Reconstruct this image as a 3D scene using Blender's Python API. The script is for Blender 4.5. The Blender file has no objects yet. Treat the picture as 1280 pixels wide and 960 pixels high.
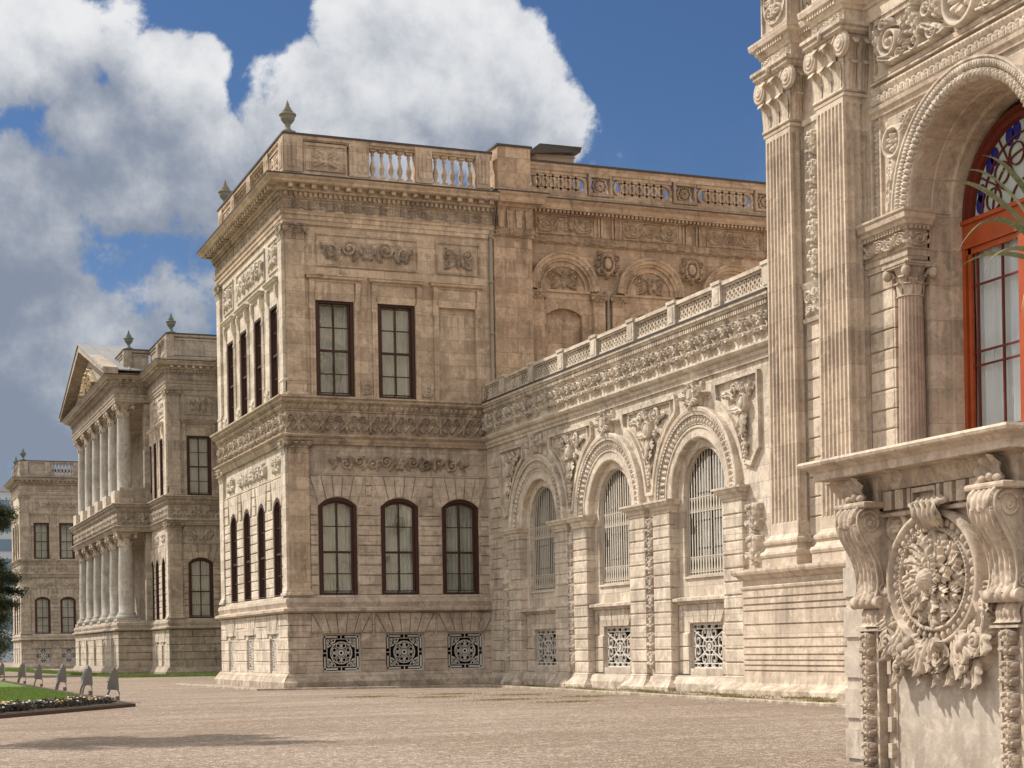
import bpy, math, random
import numpy as np
from mathutils import Vector, Matrix
random.seed(4)
RNG = np.random.default_rng(11)
PI = math.pi
R = math.radians

# ------------------------------------------------------------------ camera, sky, sun, exposure
scene = bpy.context.scene
COL = scene.collection
cam_data = bpy.data.cameras.new('camera')
cam = bpy.data.objects.new('camera', cam_data)
COL.objects.link(cam)
cam.location = (0.0, 0.0, 1.23)
cam.rotation_mode = 'XYZ'
cam.rotation_euler = (R(90), R(1.006), R(-21.802))
cam_data.sensor_width = 36.0
cam_data.lens = 58.559
cam_data.shift_x = -5.75 / 1280.0
cam_data.shift_y = 327.4 / 1280.0
cam_data.clip_start = 0.1
cam_data.clip_end = 6000.0
scene.camera = cam

SUN_EL = 48.0
SUN_X, SUN_Y = -0.69, 0.725          # horizontal direction towards the sun
SUN_STRENGTH = 4.0
SKY_STRENGTH = 0.06
scene.view_settings.view_transform = 'Standard'
scene.view_settings.look = 'None'
scene.view_settings.gamma = 1.0
scene.view_settings.exposure = 0.36
scene.view_settings.use_curve_mapping = False

sd = Vector((SUN_X * math.cos(R(SUN_EL)), SUN_Y * math.cos(R(SUN_EL)), math.sin(R(SUN_EL)))).normalized()
sun_data = bpy.data.lights.new('sun', 'SUN')
sun_data.energy = SUN_STRENGTH
sun_data.angle = R(0.6)
sun_data.color = (1.0, 0.93, 0.83)
sun = bpy.data.objects.new('sun', sun_data)
COL.objects.link(sun)
sun.location = (-60, 60, 90)
sun.rotation_euler = sd.to_track_quat('Z', 'Y').to_euler()


class NT:
    """small helper for node trees"""
    def __init__(self, tree):
        self.t = tree
        self.t.nodes.clear()

    def n(self, kind, **kw):
        nd = self.t.nodes.new(kind)
        for k, v in kw.items():
            if k.startswith('i_'):
                key = k[2:]
                key = int(key) if key.isdigit() else key.replace('_', ' ')
                self.set(nd.inputs[key], v)
            else:
                setattr(nd, k, v)
        return nd

    def set(self, sock, v):
        if isinstance(v, bpy.types.NodeSocket):
            self.t.links.new(v, sock)
        elif isinstance(v, bpy.types.Node):
            self.t.links.new(v.outputs[0], sock)
        else:
            sock.default_value = v

    def math(self, op, a, b=None, c=None, clamp=False):
        nd = self.n('ShaderNodeMath', operation=op, use_clamp=clamp)
        self.set(nd.inputs[0], a)
        if b is not None:
            self.set(nd.inputs[1], b)
        if c is not None:
            self.set(nd.inputs[2], c)
        return nd.outputs[0]

    def vmath(self, op, a, b=None, out=0):
        nd = self.n('ShaderNodeVectorMath', operation=op)
        self.set(nd.inputs[0], a)
        if b is not None:
            self.set(nd.inputs[1], b)
        return nd.outputs[out]

    def mix(self, f, a, b, blend='MIX'):
        nd = self.n('ShaderNodeMix', data_type='RGBA', blend_type=blend)
        self.set(nd.inputs[0], f)
        self.set(nd.inputs[6], a if not isinstance(a, tuple) else (*a[:3], 1))
        self.set(nd.inputs[7], b if not isinstance(b, tuple) else (*b[:3], 1))
        return nd.outputs[2]

    def ramp(self, f, a, b, lo=0.0, hi=1.0):
        nd = self.n('ShaderNodeMapRange', interpolation_type='SMOOTHSTEP')
        self.set(nd.inputs[0], f)
        nd.inputs[1].default_value = a
        nd.inputs[2].default_value = b
        nd.inputs[3].default_value = lo
        nd.inputs[4].default_value = hi
        return nd.outputs[0]

    def noise(self, vec, scale, detail=4.0, rough=0.55, dist=0.0):
        nd = self.n('ShaderNodeTexNoise')
        self.set(nd.inputs['Vector'], vec)
        nd.inputs['Scale'].default_value = scale
        nd.inputs['Detail'].default_value = detail
        nd.inputs['Roughness'].default_value = rough
        nd.inputs['Distortion'].default_value = dist
        return nd.outputs[0]


def pixdir(x, y):
    """direction in the world of a point of the sky (used to lay out the clouds on the sky sphere)"""
    a, f = R(21.802), 2082.0
    r, u = (x - 645.7) / f, -(y - 807.4) / f
    ro = R(1.006)
    r, u = r * math.cos(ro) - u * math.sin(ro), u * math.cos(ro) + r * math.sin(ro)
    v = Vector((r * math.cos(a) + math.sin(a), -r * math.sin(a) + math.cos(a), u))
    return v.normalized()


def make_world():
    w = bpy.data.worlds.new('World')
    scene.world = w
    w.use_nodes = True
    N = NT(w.node_tree)
    sky = N.n('ShaderNodeTexSky', sky_type='NISHITA', sun_disc=False)
    sky.sun_elevation = R(SUN_EL)
    sky.sun_rotation = math.atan2(SUN_X, SUN_Y)
    sky.altitude = 30.0
    sky.air_density = 1.0
    sky.dust_density = 0.4
    sky.ozone_density = 2.2
    co = N.n('ShaderNodeTexCoord').outputs['Generated']
    d = N.vmath('NORMALIZE', co)
    # cumulus masses: (centre on the sky, angular radius, strength)
    blobs = [((520, 50), 150, 1.0), ((630, 110), 130, 1.0), ((715, 165), 80, .95), ((400, 115), 120, .9), ((470, 190), 150, .9), ((600, 20), 60, .85), ((365, 70), 50, .7),
             ((240, 100), 100, 1.0), ((285, 65), 55, .85), ((150, 190), 130, 1.0), ((60, 240), 130, 1.0), ((280, 190), 100, .9), ((20, 180), 60, .6),
             ((60, 25), 140, .78), ((160, 20), 80, .68), ((20, 90), 60, .6), ((60, 360), 200, .58), ((230, 330), 150, .55), ((30, 500), 140, .74), ((150, 450), 120, .5), ((330, 260), 100, .65), ((765, 180), 70, .65), ((165, 345), 130, .72), ((260, 440), 120, .6)]
    def fields(vec):
        acc = None
        for (px, rad, st) in blobs:
            c = pixdir(*px)
            dist = N.vmath('DISTANCE', vec, tuple(c), out=1)
            m = N.ramp(dist, rad / 2082 * 1.2, rad / 2082 * 0.35, 0.0, st)
            acc = m if acc is None else N.math('MAXIMUM', acc, m)
        # clear gaps between the clouds
        for (px, rad, st) in [((75, 140), 110, .42), ((310, 10), 120, .50), ((930, 120), 140, .5), ((850, 20), 120, .4), ((110, 330), 110, .22)]:
            acc = N.math('SUBTRACT', acc, N.ramp(N.vmath('DISTANCE', vec, tuple(pixdir(*px)), out=1), rad / 2082 * 1.3, 0.0, 0.0, st))
        # the rest of the sky dome, out of the picture, carries unseen broken clouds added for fill light
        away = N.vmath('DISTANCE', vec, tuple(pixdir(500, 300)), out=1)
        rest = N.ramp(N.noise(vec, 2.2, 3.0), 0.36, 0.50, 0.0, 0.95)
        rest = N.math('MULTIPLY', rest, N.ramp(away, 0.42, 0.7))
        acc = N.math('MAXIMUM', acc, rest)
        n1 = N.noise(vec, 9.0, 12.0, 0.61, 0.10)
        return acc, n1, rest
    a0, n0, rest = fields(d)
    up = N.vmath('NORMALIZE', N.vmath('ADD', d, (0.006, 0.0, 0.030)))
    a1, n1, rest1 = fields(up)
    dens = N.math('ADD', a0, N.math('MULTIPLY', N.math('SUBTRACT', n0, 0.5), 2.7))
    dens_up = N.math('ADD', a1, N.math('MULTIPLY', N.math('SUBTRACT', n1, 0.5), 2.7))
    alpha = N.ramp(dens, 0.38, 0.60)
    lit = N.math('SUBTRACT', dens, dens_up)
    puff = N.noise(d, 26.0, 7.0, 0.62)
    body_ = N.noise(d, 5.5, 4.0, 0.55, 0.3)
    shade = N.math('ADD', N.math('MULTIPLY', lit, 0.55), N.math('MULTIPLY', N.math('SUBTRACT', puff, 0.5), 1.0))
    shade = N.math('ADD', shade, N.math('MULTIPLY', N.math('SUBTRACT', body_, 0.5), 1.9))
    elev = N.n('ShaderNodeSeparateXYZ', i_0=d).outputs[2]
    shade = N.math('ADD', shade, N.ramp(elev, 0.12, 0.36, -0.42, 0.34))
    shade = N.ramp(shade, -0.36, 0.86)
    ccol = N.mix(shade, (0.265, 0.315, 0.41), (0.93, 0.94, 0.955))
    ccol = N.mix(rest, ccol, (1.42, 1.36, 1.28))  # out-of-view clouds made brighter and warmer to lift the fill light
    veil = N.math('MULTIPLY', N.ramp(N.noise(d, 5.0, 5.0), 0.35, 0.7), N.ramp(elev, 0.34, 0.02))
    alpha = N.math('MAXIMUM', alpha, N.math('MULTIPLY', veil, 0.8))
    tint = N.mix(1.0, sky.outputs[0], (0.55, 0.72, 0.95), 'MULTIPLY')
    b1 = N.n('ShaderNodeBackground')
    N.set(b1.inputs[0], tint)
    b1.inputs[1].default_value = SKY_STRENGTH
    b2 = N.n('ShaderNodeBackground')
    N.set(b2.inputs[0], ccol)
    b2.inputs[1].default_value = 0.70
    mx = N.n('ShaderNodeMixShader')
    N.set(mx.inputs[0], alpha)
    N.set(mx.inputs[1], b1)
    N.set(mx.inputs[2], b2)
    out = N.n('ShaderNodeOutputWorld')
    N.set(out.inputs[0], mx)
make_world()


# ------------------------------------------------------------------ materials
MATS = {}

def new_mat(name):
    m = bpy.data.materials.new(name)
    m.use_nodes = True
    MATS[name] = m
    return m, NT(m.node_tree)


def stone(name, col, warm, dark, block=(0.9, 0.38), joint=0.006, contrast=0.5, grime=0.35, bump=0.012, joints=True, fine=1.0, vein=0.0,
          ledges=(2.40, 7.75, 9.10, 12.1, 14.1, 15.6, 4.6)):
    """weathered limestone / marble: separate blocks with their own tone, patches, run-off streaks, pits"""
    m, N = new_mat(name)
    pos = N.n('ShaderNodeNewGeometry').outputs['Position']
    s = N.n('ShaderNodeSeparateXYZ', i_0=pos)
    h = N.math('ADD', s.outputs[0], N.math('MULTIPLY', s.outputs[1], 1.0))
    vec = N.n('ShaderNodeCombineXYZ', i_0=h, i_1=s.outputs[2]).outputs[0]
    br = N.n('ShaderNodeTexBrick', offset=0.5)
    N.set(br.inputs['Vector'], vec)
    br.inputs['Scale'].default_value = 1.0
    br.inputs['Mortar Size'].default_value = joint if joints else 0.0
    br.inputs['Mortar Smooth'].default_value = 0.3
    br.inputs['Brick Width'].default_value = block[0]
    br.inputs['Row Height'].default_value = block[1]
    br.inputs['Color1'].default_value = (0, 0, 0, 1)
    br.inputs['Color2'].default_value = (1, 1, 1, 1)
    br.inputs['Mortar'].default_value = (0.5, 0.5, 0.5, 1)
    tone = br.outputs['Color']
    big = N.noise(pos, 0.33, 4.0, 0.6)
    mid = N.noise(pos, 1.9, 5.0, 0.62)
    c = N.mix(N.ramp(big, 0.38, 0.60), col, warm)
    toned = N.mix(tone, tuple(x * (1 - 0.26 * contrast) for x in warm), tuple(min(1, x * (1 + 0.16 * contrast)) for x in col))
    c = N.mix(0.68, c, toned)
    c = N.mix(N.ramp(mid, 0.42, 0.75, 0.0, 0.55 * contrast), c, warm)
    # vertical run-off streaks
    mp = N.n('ShaderNodeMapping')
    N.set(mp.inputs['Vector'], pos)
    mp.inputs['Scale'].default_value = (3.2, 3.2, 0.22)
    streak = N.noise(mp.outputs[0], 1.0, 5.0, 0.65)
    patch = N.noise(pos, 0.8, 5.0, 0.7)
    g = N.math('MULTIPLY', N.ramp(streak, 0.46, 0.66), N.ramp(patch, 0.42, 0.60))
    c = N.mix(N.math('MULTIPLY', g, grime), c, dark)
    # rain streaks running down below the projecting courses
    drip = None
    for zl in ledges:
        q = N.math('MULTIPLY', N.ramp(s.outputs[2], zl - 1.3, zl), N.math('LESS_THAN', s.outputs[2], zl + 0.02))
        drip = q if drip is None else N.math('MAXIMUM', drip, q)
    mp2 = N.n('ShaderNodeMapping')
    N.set(mp2.inputs['Vector'], pos)
    mp2.inputs['Scale'].default_value = (7.0, 7.0, 0.35)
    st2 = N.noise(mp2.outputs[0], 1.0, 6.0, 0.7)
    c = N.mix(N.math('MULTIPLY', N.math('MULTIPLY', N.ramp(st2, 0.43, 0.62), drip), 0.85 * grime), c, dark)
    foot = N.math('MULTIPLY', N.ramp(s.outputs[2], 0.75, 0.0), N.ramp(N.noise(pos, 2.6, 7.0, 0.7), 0.36, 0.62))
    c = N.mix(N.math('MULTIPLY', foot, 0.75), c, (0.13, 0.10, 0.07))
    blot = N.noise(pos, 1.25 * fine, 9.0, 0.72)
    c = N.mix(N.ramp(blot, 0.44, 0.66, 0.0, 0.55 * grime), c, tuple(x * 0.50 for x in warm))
    blot2 = N.noise(pos, 4.5 * fine, 8.0, 0.75, 0.4)
    c = N.mix(N.ramp(blot2, 0.47, 0.66, 0.0, 0.62 * grime), c, tuple(x * 0.42 for x in warm))
    pale = N.noise(pos, 2.3 * fine, 8.0, 0.7, 0.6)
    c = N.mix(N.ramp(pale, 0.48, 0.68, 0.0, 0.6), c, tuple(min(0.8, x * 1.28) for x in col))
    spots = N.noise(pos, 9.0 * fine, 4.0, 0.7)
    c = N.mix(N.ramp(spots, 0.50, 0.70, 0.0, 0.6 * grime + 0.1), c, tuple(x * 0.45 for x in warm))
    fine_n = N.noise(pos, 38.0 * fine, 4.0, 0.65)
    c = N.mix(N.ramp(fine_n, 0.3, 0.75, 0.0, 0.24), c, tuple(min(1, x * 1.25) for x in col))
    if vein > 0:
        vn = N.noise(pos, 1.6, 6.0, 0.6, 2.2)
        vl = N.math('SUBTRACT', 1.0, N.math('MULTIPLY', N.math('ABSOLUTE', N.math('SUBTRACT', vn, 0.5)), 9.0), clamp=True)
        c = N.mix(N.math('MULTIPLY', vl, vein), c, tuple(x * 0.62 for x in col))
    if joints:
        c = N.mix(N.math('MULTIPLY', br.outputs['Fac'], 0.8), c, tuple(x * 0.45 for x in warm))
    hgt = N.math('ADD', N.math('MULTIPLY', fine_n, 0.5), N.math('MULTIPLY', spots, 0.6))
    if joints:
        hgt = N.math('SUBTRACT', hgt, N.math('MULTIPLY', br.outputs['Fac'], 0.8))
    bp = N.n('ShaderNodeBump')
    bp.inputs['Strength'].default_value = 0.55
    bp.inputs['Distance'].default_value = bump
    N.set(bp.inputs['Height'], hgt)
    p = N.n('ShaderNodeBsdfPrincipled')
    N.set(p.inputs['Base Color'], c)
    p.inputs['Roughness'].default_value = 0.82
    p.inputs['Specular IOR Level'].default_value = 0.25
    N.set(p.inputs['Normal'], bp.outputs[0])
    N.set(N.n('ShaderNodeOutputMaterial').inputs[0], p)
    return m


def plain(name, col, rough=0.6, var=0.15, scale=3.0, bump=0.0, metal=0.0, spec=0.3):
    m, N = new_mat(name)
    pos = N.n('ShaderNodeNewGeometry').outputs['Position']
    n1 = N.noise(pos, scale, 5.0, 0.6)
    c = N.mix(n1, tuple(x * (1 - var) for x in col), tuple(min(1, x * (1 + var)) for x in col))
    p = N.n('ShaderNodeBsdfPrincipled')
    N.set(p.inputs['Base Color'], c)
    p.inputs['Roughness'].default_value = rough
    p.inputs['Metallic'].default_value = metal
    p.inputs['Specular IOR Level'].default_value = spec
    if bump > 0:
        bp = N.n('ShaderNodeBump')
        bp.inputs['Distance'].default_value = bump
        N.set(bp.inputs['Height'], N.noise(pos, scale * 8, 4.0))
        N.set(p.inputs['Normal'], bp.outputs[0])
    N.set(N.n('ShaderNodeOutputMaterial').inputs[0], p)
    return m


def glass_mat(name, tint=(0.9, 0.93, 0.92), refl=0.10):
    m, N = new_mat(name)
    pos = N.n('ShaderNodeNewGeometry').outputs['Position']
    bp = N.n('ShaderNodeBump')
    bp.inputs['Strength'].default_value = 0.25
    bp.inputs['Distance'].default_value = 0.02
    N.set(bp.inputs['Height'], N.noise(pos, 2.2, 2.0))
    t = N.n('ShaderNodeBsdfTransparent')
    t.inputs[0].default_value = (*tint, 1)
    g = N.n('ShaderNodeBsdfGlossy')
    g.inputs['Roughness'].default_value = 0.02
    N.set(g.inputs['Normal'], bp.outputs[0])
    lw = N.n('ShaderNodeLayerWeight')
    lw.inputs[0].default_value = 0.35
    f = N.math('ADD', N.math('MULTIPLY', lw.outputs['Fresnel'], 0.55), refl, clamp=True)
    mx = N.n('ShaderNodeMixShader')
    N.set(mx.inputs[0], f)
    N.set(mx.inputs[1], t)
    N.set(mx.inputs[2], g)
    N.set(N.n('ShaderNodeOutputMaterial').inputs[0], mx)
    return m


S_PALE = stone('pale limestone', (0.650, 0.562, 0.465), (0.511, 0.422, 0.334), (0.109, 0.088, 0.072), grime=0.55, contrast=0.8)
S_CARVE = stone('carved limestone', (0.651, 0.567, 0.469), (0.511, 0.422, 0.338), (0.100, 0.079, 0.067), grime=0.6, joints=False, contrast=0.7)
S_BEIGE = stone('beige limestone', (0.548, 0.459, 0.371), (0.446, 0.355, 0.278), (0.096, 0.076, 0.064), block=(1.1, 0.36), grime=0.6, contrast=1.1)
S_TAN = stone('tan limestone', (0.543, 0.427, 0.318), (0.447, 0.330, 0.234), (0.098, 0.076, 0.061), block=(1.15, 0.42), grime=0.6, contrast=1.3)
S_BROWN = stone('brown sandstone', (0.490, 0.359, 0.251), (0.400, 0.271, 0.181), (0.086, 0.063, 0.050), block=(0.8, 0.5), grime=0.7, contrast=1.5)
S_BROWNC = stone('carved brown sandstone', (0.466, 0.348, 0.245), (0.362, 0.249, 0.168), (0.056, 0.044, 0.035), grime=0.8, joints=False)
S_TANC = stone('carved tan limestone', (0.485, 0.390, 0.298), (0.381, 0.291, 0.216), (0.056, 0.046, 0.039), grime=0.85, joints=False, contrast=0.9)
S_FAR = stone('weathered grey limestone', (0.434, 0.368, 0.296), (0.353, 0.285, 0.222), (0.085, 0.072, 0.061), block=(1.2, 0.4), grime=0.65, contrast=1.2)
S_MARBLE = stone('veined marble', (0.60, 0.53, 0.455), (0.53, 0.44, 0.35), (0.170, 0.146, 0.115), joints=False, grime=0.4, bump=0.003, contrast=0.4, vein=0.55, fine=1.6, ledges=(2.5, 0.95))
S_COLUMN = stone('column marble', (0.469, 0.438, 0.384), (0.399, 0.362, 0.308), (0.130, 0.118, 0.106), joints=False, grime=0.5, bump=0.004, contrast=0.5)
S_GARDEN = stone('carved terrace marble', (0.585, 0.495, 0.398), (0.486, 0.387, 0.298), (0.133, 0.104, 0.084), joints=False, grime=0.6, bump=0.004, contrast=0.6, fine=2.0, ledges=(2.78, 2.44, 1.32))
S_HALL = stone('hall limestone', (0.621, 0.526, 0.421), (0.506, 0.403, 0.312), (0.117, 0.093, 0.077), block=(1.6, 0.7), grime=0.55, contrast=0.6, joint=0.004)
S_PINK = stone('pinkish marble', (0.452, 0.348, 0.274), (0.375, 0.274, 0.209), (0.134, 0.107, 0.091), joints=False, grime=0.35, bump=0.003)
LEAD = plain('lead flashing', (0.06, 0.05, 0.045), 0.6, 0.3, 2.0)
LEADROOF = plain('lead roof sheet', (0.25, 0.25, 0.245), 0.55, 0.2, 1.2)
WOOD = plain('dark brown window wood', (0.050, 0.020, 0.012), 0.5, 0.3, 6.0)
REDWOOD = plain('orange brown door paint', (0.37, 0.075, 0.022), 0.5, 0.35, 3.0, bump=.004)
DARKRED = plain('dark red door paint', (0.13, 0.022, 0.012), 0.45, 0.25, 5.0)
IRON = plain('white painted iron', (0.62, 0.58, 0.52), 0.5, 0.15, 5.0)
GREYIRON = plain('cream painted iron', (0.47, 0.415, 0.34), 0.5, 0.2, 5.0)
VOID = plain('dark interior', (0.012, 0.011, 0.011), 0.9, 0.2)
CURTAIN = plain('pale curtain', (0.44, 0.44, 0.385), 0.9, 0.55, 0.75)
CURTAIN2 = plain('white curtain', (0.86, 0.87, 0.90), 0.9, 0.12, 1.6)
BRONZE = plain('verdigris bronze', (0.13, 0.155, 0.135), 0.6, 0.35, 4.0)
GOLD = plain('faded gilt relief', (0.25, 0.175, 0.08), 0.5, 0.5, 2.0)
PIPE = plain('grey painted drainpipe', (0.29, 0.24, 0.185), 0.55, 0.2, 2.0)
GLASS = glass_mat('window glass', refl=0.15)
GLASS_R = glass_mat('door glass', refl=0.06)
URNSTONE = plain('weathered urn stone', (0.20, 0.19, 0.15), 0.85, 0.3, 6.0)
BLUEGLASS = plain('blue stained glass', (0.015, 0.02, 0.20), 0.15, 0.4, 4.0, spec=0.5)
PALEGLASS = plain('pale stained glass', (0.42, 0.50, 0.47), 0.12, 0.25, 3.0, spec=0.5)
GREYMETAL = plain('grey floodlight housing', (0.17, 0.155, 0.145), 0.45, 0.15, 4.0)


# ------------------------------------------------------------------ mesh accumulator (local frame: x along the wall, w outwards, z up)
class MB:
    def __init__(self):
        self.V, self.L, self.T, self.S = [], [], [], []
        self.n = 0

    def raw(self, verts, faces, smooth=False):
        """verts (N,3) already as x,y,z ; faces list of index lists or (M,4) int array"""
        v = np.asarray(verts, float).reshape(-1, 3)
        if isinstance(faces, np.ndarray):
            self.L.append((faces + self.n).ravel())
            self.T.append(np.full(len(faces), faces.shape[1], int))
            k = len(faces)
        else:
            self.L.append(np.array([i + self.n for f in faces for i in f], int))
            self.T.append(np.array([len(f) for f in faces], int))
            k = len(faces)
        self.S.append(np.full(k, smooth, bool))
        self.V.append(v)
        self.n += len(v)

    def add(self, verts, faces, smooth=False):
        """verts as (x, w, z)"""
        v = np.array(verts, float).reshape(-1, 3)
        v[:, 1] *= -1
        self.raw(v, faces, smooth)

    def box(self, x0, x1, w0, w1, z0, z1):
        self.add([(x0, w0, z0), (x1, w0, z0), (x1, w1, z0), (x0, w1, z0), (x0, w0, z1), (x1, w0, z1), (x1, w1, z1), (x0, w1, z1)],
                 [(0, 1, 2, 3), (7, 6, 5, 4), (3, 2, 6, 7), (1, 0, 4, 5), (0, 3, 7, 4), (2, 1, 5, 6)])

    def pillow(self, x0, x1, w0, w1, z0, z1, c=0.012):
        """a rusticated block: straight sides then a chamfered face"""
        wm = w1 - c
        self.add([(x0, w0, z0), (x1, w0, z0), (x1, w0, z1), (x0, w0, z1), (x0, wm, z0), (x1, wm, z0), (x1, wm, z1), (x0, wm, z1),
                  (x0 + c, w1, z0 + c), (x1 - c, w1, z0 + c), (x1 - c, w1, z1 - c), (x0 + c, w1, z1 - c)],
                 [(0, 4, 7, 3), (1, 2, 6, 5), (0, 1, 5, 4), (3, 7, 6, 2), (4, 5, 9, 8), (5, 6, 10, 9), (6, 7, 11, 10), (7, 4, 8, 11), (8, 9, 10, 11)])

    def prism(self, poly, w0, w1, chamfer=0.0):
        """poly [(x,z)] extruded from w0 to w1"""
        n = len(poly)
        v = [(x, w0, z) for x, z in poly] + [(x, w1 - chamfer, z) for x, z in poly]
        f = [(i, (i + 1) % n, n + (i + 1) % n, n + i) for i in range(n)]
        if chamfer > 0:
            cx = sum(p[0] for p in poly) / n
            cz = sum(p[1] for p in poly) / n
            for x, z in poly:
                d = math.hypot(x - cx, z - cz) + 1e-6
                k = max(0, 1 - 1.4 * chamfer / d)
                v.append((cx + (x - cx) * k, w1, cz + (z - cz) * k))
            f += [(n + i, n + (i + 1) % n, 2 * n + (i + 1) % n, 2 * n + i) for i in range(n)]
            f.append(tuple(range(2 * n, 3 * n)))
        else:
            f.append(tuple(range(n, 2 * n)))
        f.append(tuple(reversed(range(n))))
        self.add(v, f)

    def lathe(self, cx, cw, prof, n=20, a0=0.0, a1=2 * PI, smooth=True):
        """prof [(r,z)] about a vertical axis"""
        full = abs(a1 - a0 - 2 * PI) < 1e-6
        m = n if full else n + 1
        th = a0 + (a1 - a0) * np.arange(m) / n
        P = np.array(prof, float)
        k = len(P)
        X = cx + P[:, 0][:, None] * np.cos(th)[None]
        W = cw + P[:, 0][:, None] * np.sin(th)[None]
        Z = np.repeat(P[:, 1][:, None], m, 1)
        v = np.stack([X, W, Z], -1).reshape(-1, 3)
        f = []
        for i in range(k - 1):
            for j in range(n):
                a, b = j, (j + 1) % m
                f.append((i * m + a, i * m + b, (i + 1) * m + b, (i + 1) * m + a))
        self.add(v, f, smooth)
        for e in (0, k - 1):
            if P[e, 0] > 1e-4 and full:
                self.add(v[e * m:(e + 1) * m], [tuple(range(m))])

    def hcyl(self, x, w, z, r, x1, n=14):
        """horizontal cylinder along x with capped ends"""
        th = 2 * PI * np.arange(n) / n
        a = np.stack([np.full(n, x), w + r * np.cos(th), z + r * np.sin(th)], -1)
        b = a.copy(); b[:, 0] = x1
        v = np.concatenate([a, b])
        self.add(v, [(i, (i + 1) % n, n + (i + 1) % n, n + i) for i in range(n)], True)
        self.add(v, [tuple(range(n)), tuple(range(n, 2 * n))])

    def sweep(self, path, prof, closed=False, cap=True):
        """path [(x,w)] travelled so that the outside is on its right seen from above in (x,y); prof [(o,z)]"""
        P = [Vector((x, -w)) for x, w in path]
        n = len(P)
        rows = []
        for i in range(n):
            if closed or 0 < i < n - 1:
                d0 = (P[i] - P[i - 1]).normalized()
                d1 = (P[(i + 1) % n] - P[i]).normalized()
            elif i == 0:
                d0 = d1 = (P[1] - P[0]).normalized()
            else:
                d0 = d1 = (P[-1] - P[-2]).normalized()
            n0, n1 = Vector((d0.y, -d0.x)), Vector((d1.y, -d1.x))
            b = n0 + n1
            b = b / max(0.2, b.dot(n0)) if b.length > 1e-6 else n0
            rows.append([(P[i].x + b.x * o, P[i].y + b.y * o, z) for o, z in prof])
        k = len(prof)
        v = [p for r in rows for p in r]
        f = []
        for i in range(n if closed else n - 1):
            j = (i + 1) % n
            for q in range(k - 1):
                f.append((i * k + q, j * k + q, j * k + q + 1, i * k + q + 1))
        if cap and not closed:
            f.append(tuple(range(k)))
            f.append(tuple(reversed(range((n - 1) * k, n * k))))
        self.raw(v, f)

    def arch_sweep(self, cx, cz, prof, t0=0.0, t1=PI, n=28, sx=1.0, smooth=False):
        """profile [(r,w)] turned about a horizontal axis through (cx,cz)"""
        th = t0 + (t1 - t0) * np.arange(n + 1) / n
        k = len(prof)
        v = [(cx + sx * r * math.cos(t), w, cz + r * math.sin(t)) for t in th for r, w in prof]
        f = [(i * k + q, (i + 1) * k + q, (i + 1) * k + q + 1, i * k + q + 1) for i in range(n) for q in range(k - 1)]
        self.add(v, f, smooth)

    def ribbon(self, pts, width, w0, w1, closed=False):
        """flat bar following a 2-D line (x,z), of rectangular section"""
        P = [Vector(p) for p in pts]
        n = len(P)
        v = []
        for i in range(n):
            a = P[i - 1] if (closed or i > 0) else P[i]
            b = P[(i + 1) % n] if (closed or i < n - 1) else P[i]
            d = (b - a)
            d = d.normalized() if d.length > 1e-9 else Vector((1, 0))
            q = Vector((-d.y, d.x)) * width / 2
            for s, w in ((1, w0), (1, w1), (-1, w1), (-1, w0)):
                p = P[i] + q * s
                v.append((p.x, w, p.y))
        f = []
        for i in range(n if closed else n - 1):
            j = (i + 1) % n
            for c in range(4):
                f.append((4 * i + c, 4 * j + c, 4 * j + (c + 1) % 4, 4 * i + (c + 1) % 4))
        if not closed:
            f += [(0, 1, 2, 3), tuple(4 * (n - 1) + c for c in (3, 2, 1, 0))]
        self.add(v, f)

    def tube(self, pts, rad, n=7, smooth=True):
        """round tube through 3-D points (x,w,z); rad number or list"""
        P = [Vector(p) for p in pts]
        rr = rad if isinstance(rad, (list, tuple)) else [rad] * len(P)
        v, f = [], []
        up = Vector((0.13, 0.21, 0.97))
        for i, p in enumerate(P):
            d = (P[min(i + 1, len(P) - 1)] - P[max(i - 1, 0)])
            d = d.normalized() if d.length > 1e-9 else Vector((0, 0, 1))
            a = d.cross(up)
            if a.length < 0.1:
                a = d.cross(Vector((1, 0, 0)))
            a.normalize()
            b = d.cross(a)
            for j in range(n):
                t = 2 * PI * j / n
                v.append(p + (a * math.cos(t) + b * math.sin(t)) * rr[i])
        for i in range(len(P) - 1):
            for j in range(n):
                f.append((i * n + j, i * n + (j + 1) % n, (i + 1) * n + (j + 1) % n, (i + 1) * n + j))
        f.append(tuple(range(n)))
        f.append(tuple(range((len(P) - 1) * n, len(P) * n)))
        self.add(v, f, smooth)

    def ball(self, c, r, n=8):
        """ellipsoid; c (x,w,z), r 3 radii"""
        m = n
        th = PI * np.arange(m + 1) / m
        ph = 2 * PI * np.arange(2 * n) / (2 * n)
        T, Q = np.meshgrid(th, ph, indexing='ij')
        v = np.stack([c[0] + r[0] * np.sin(T) * np.cos(Q), c[1] + r[1] * np.sin(T) * np.sin(Q), c[2] + r[2] * np.cos(T)], -1).reshape(-1, 3)
        k = 2 * n
        f = [(i * k + j, i * k + (j + 1) % k, (i + 1) * k + (j + 1) % k, (i + 1) * k + j) for i in range(m) for j in range(k)]
        self.add(v, f, True)

    def surf(self, X, W, Z, keep=None, smooth=True):
        """grid surface from 2-D arrays"""
        a, b = X.shape
        idx = np.arange(a * b).reshape(a, b)
        q = np.stack([idx[:-1, :-1], idx[:-1, 1:], idx[1:, 1:], idx[1:, :-1]], -1)
        if keep is not None:
            kk = keep[:-1, :-1] | keep[:-1, 1:] | keep[1:, 1:] | keep[1:, :-1]
            q = q[kk]
        else:
            q = q.reshape(-1, 4)
        if not len(q):
            return
        v = np.stack([X, -W, Z], -1).reshape(-1, 3)
        used, inv = np.unique(q, return_inverse=True)
        self.raw(v[used], inv.reshape(-1, 4).astype(int), smooth)

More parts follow.
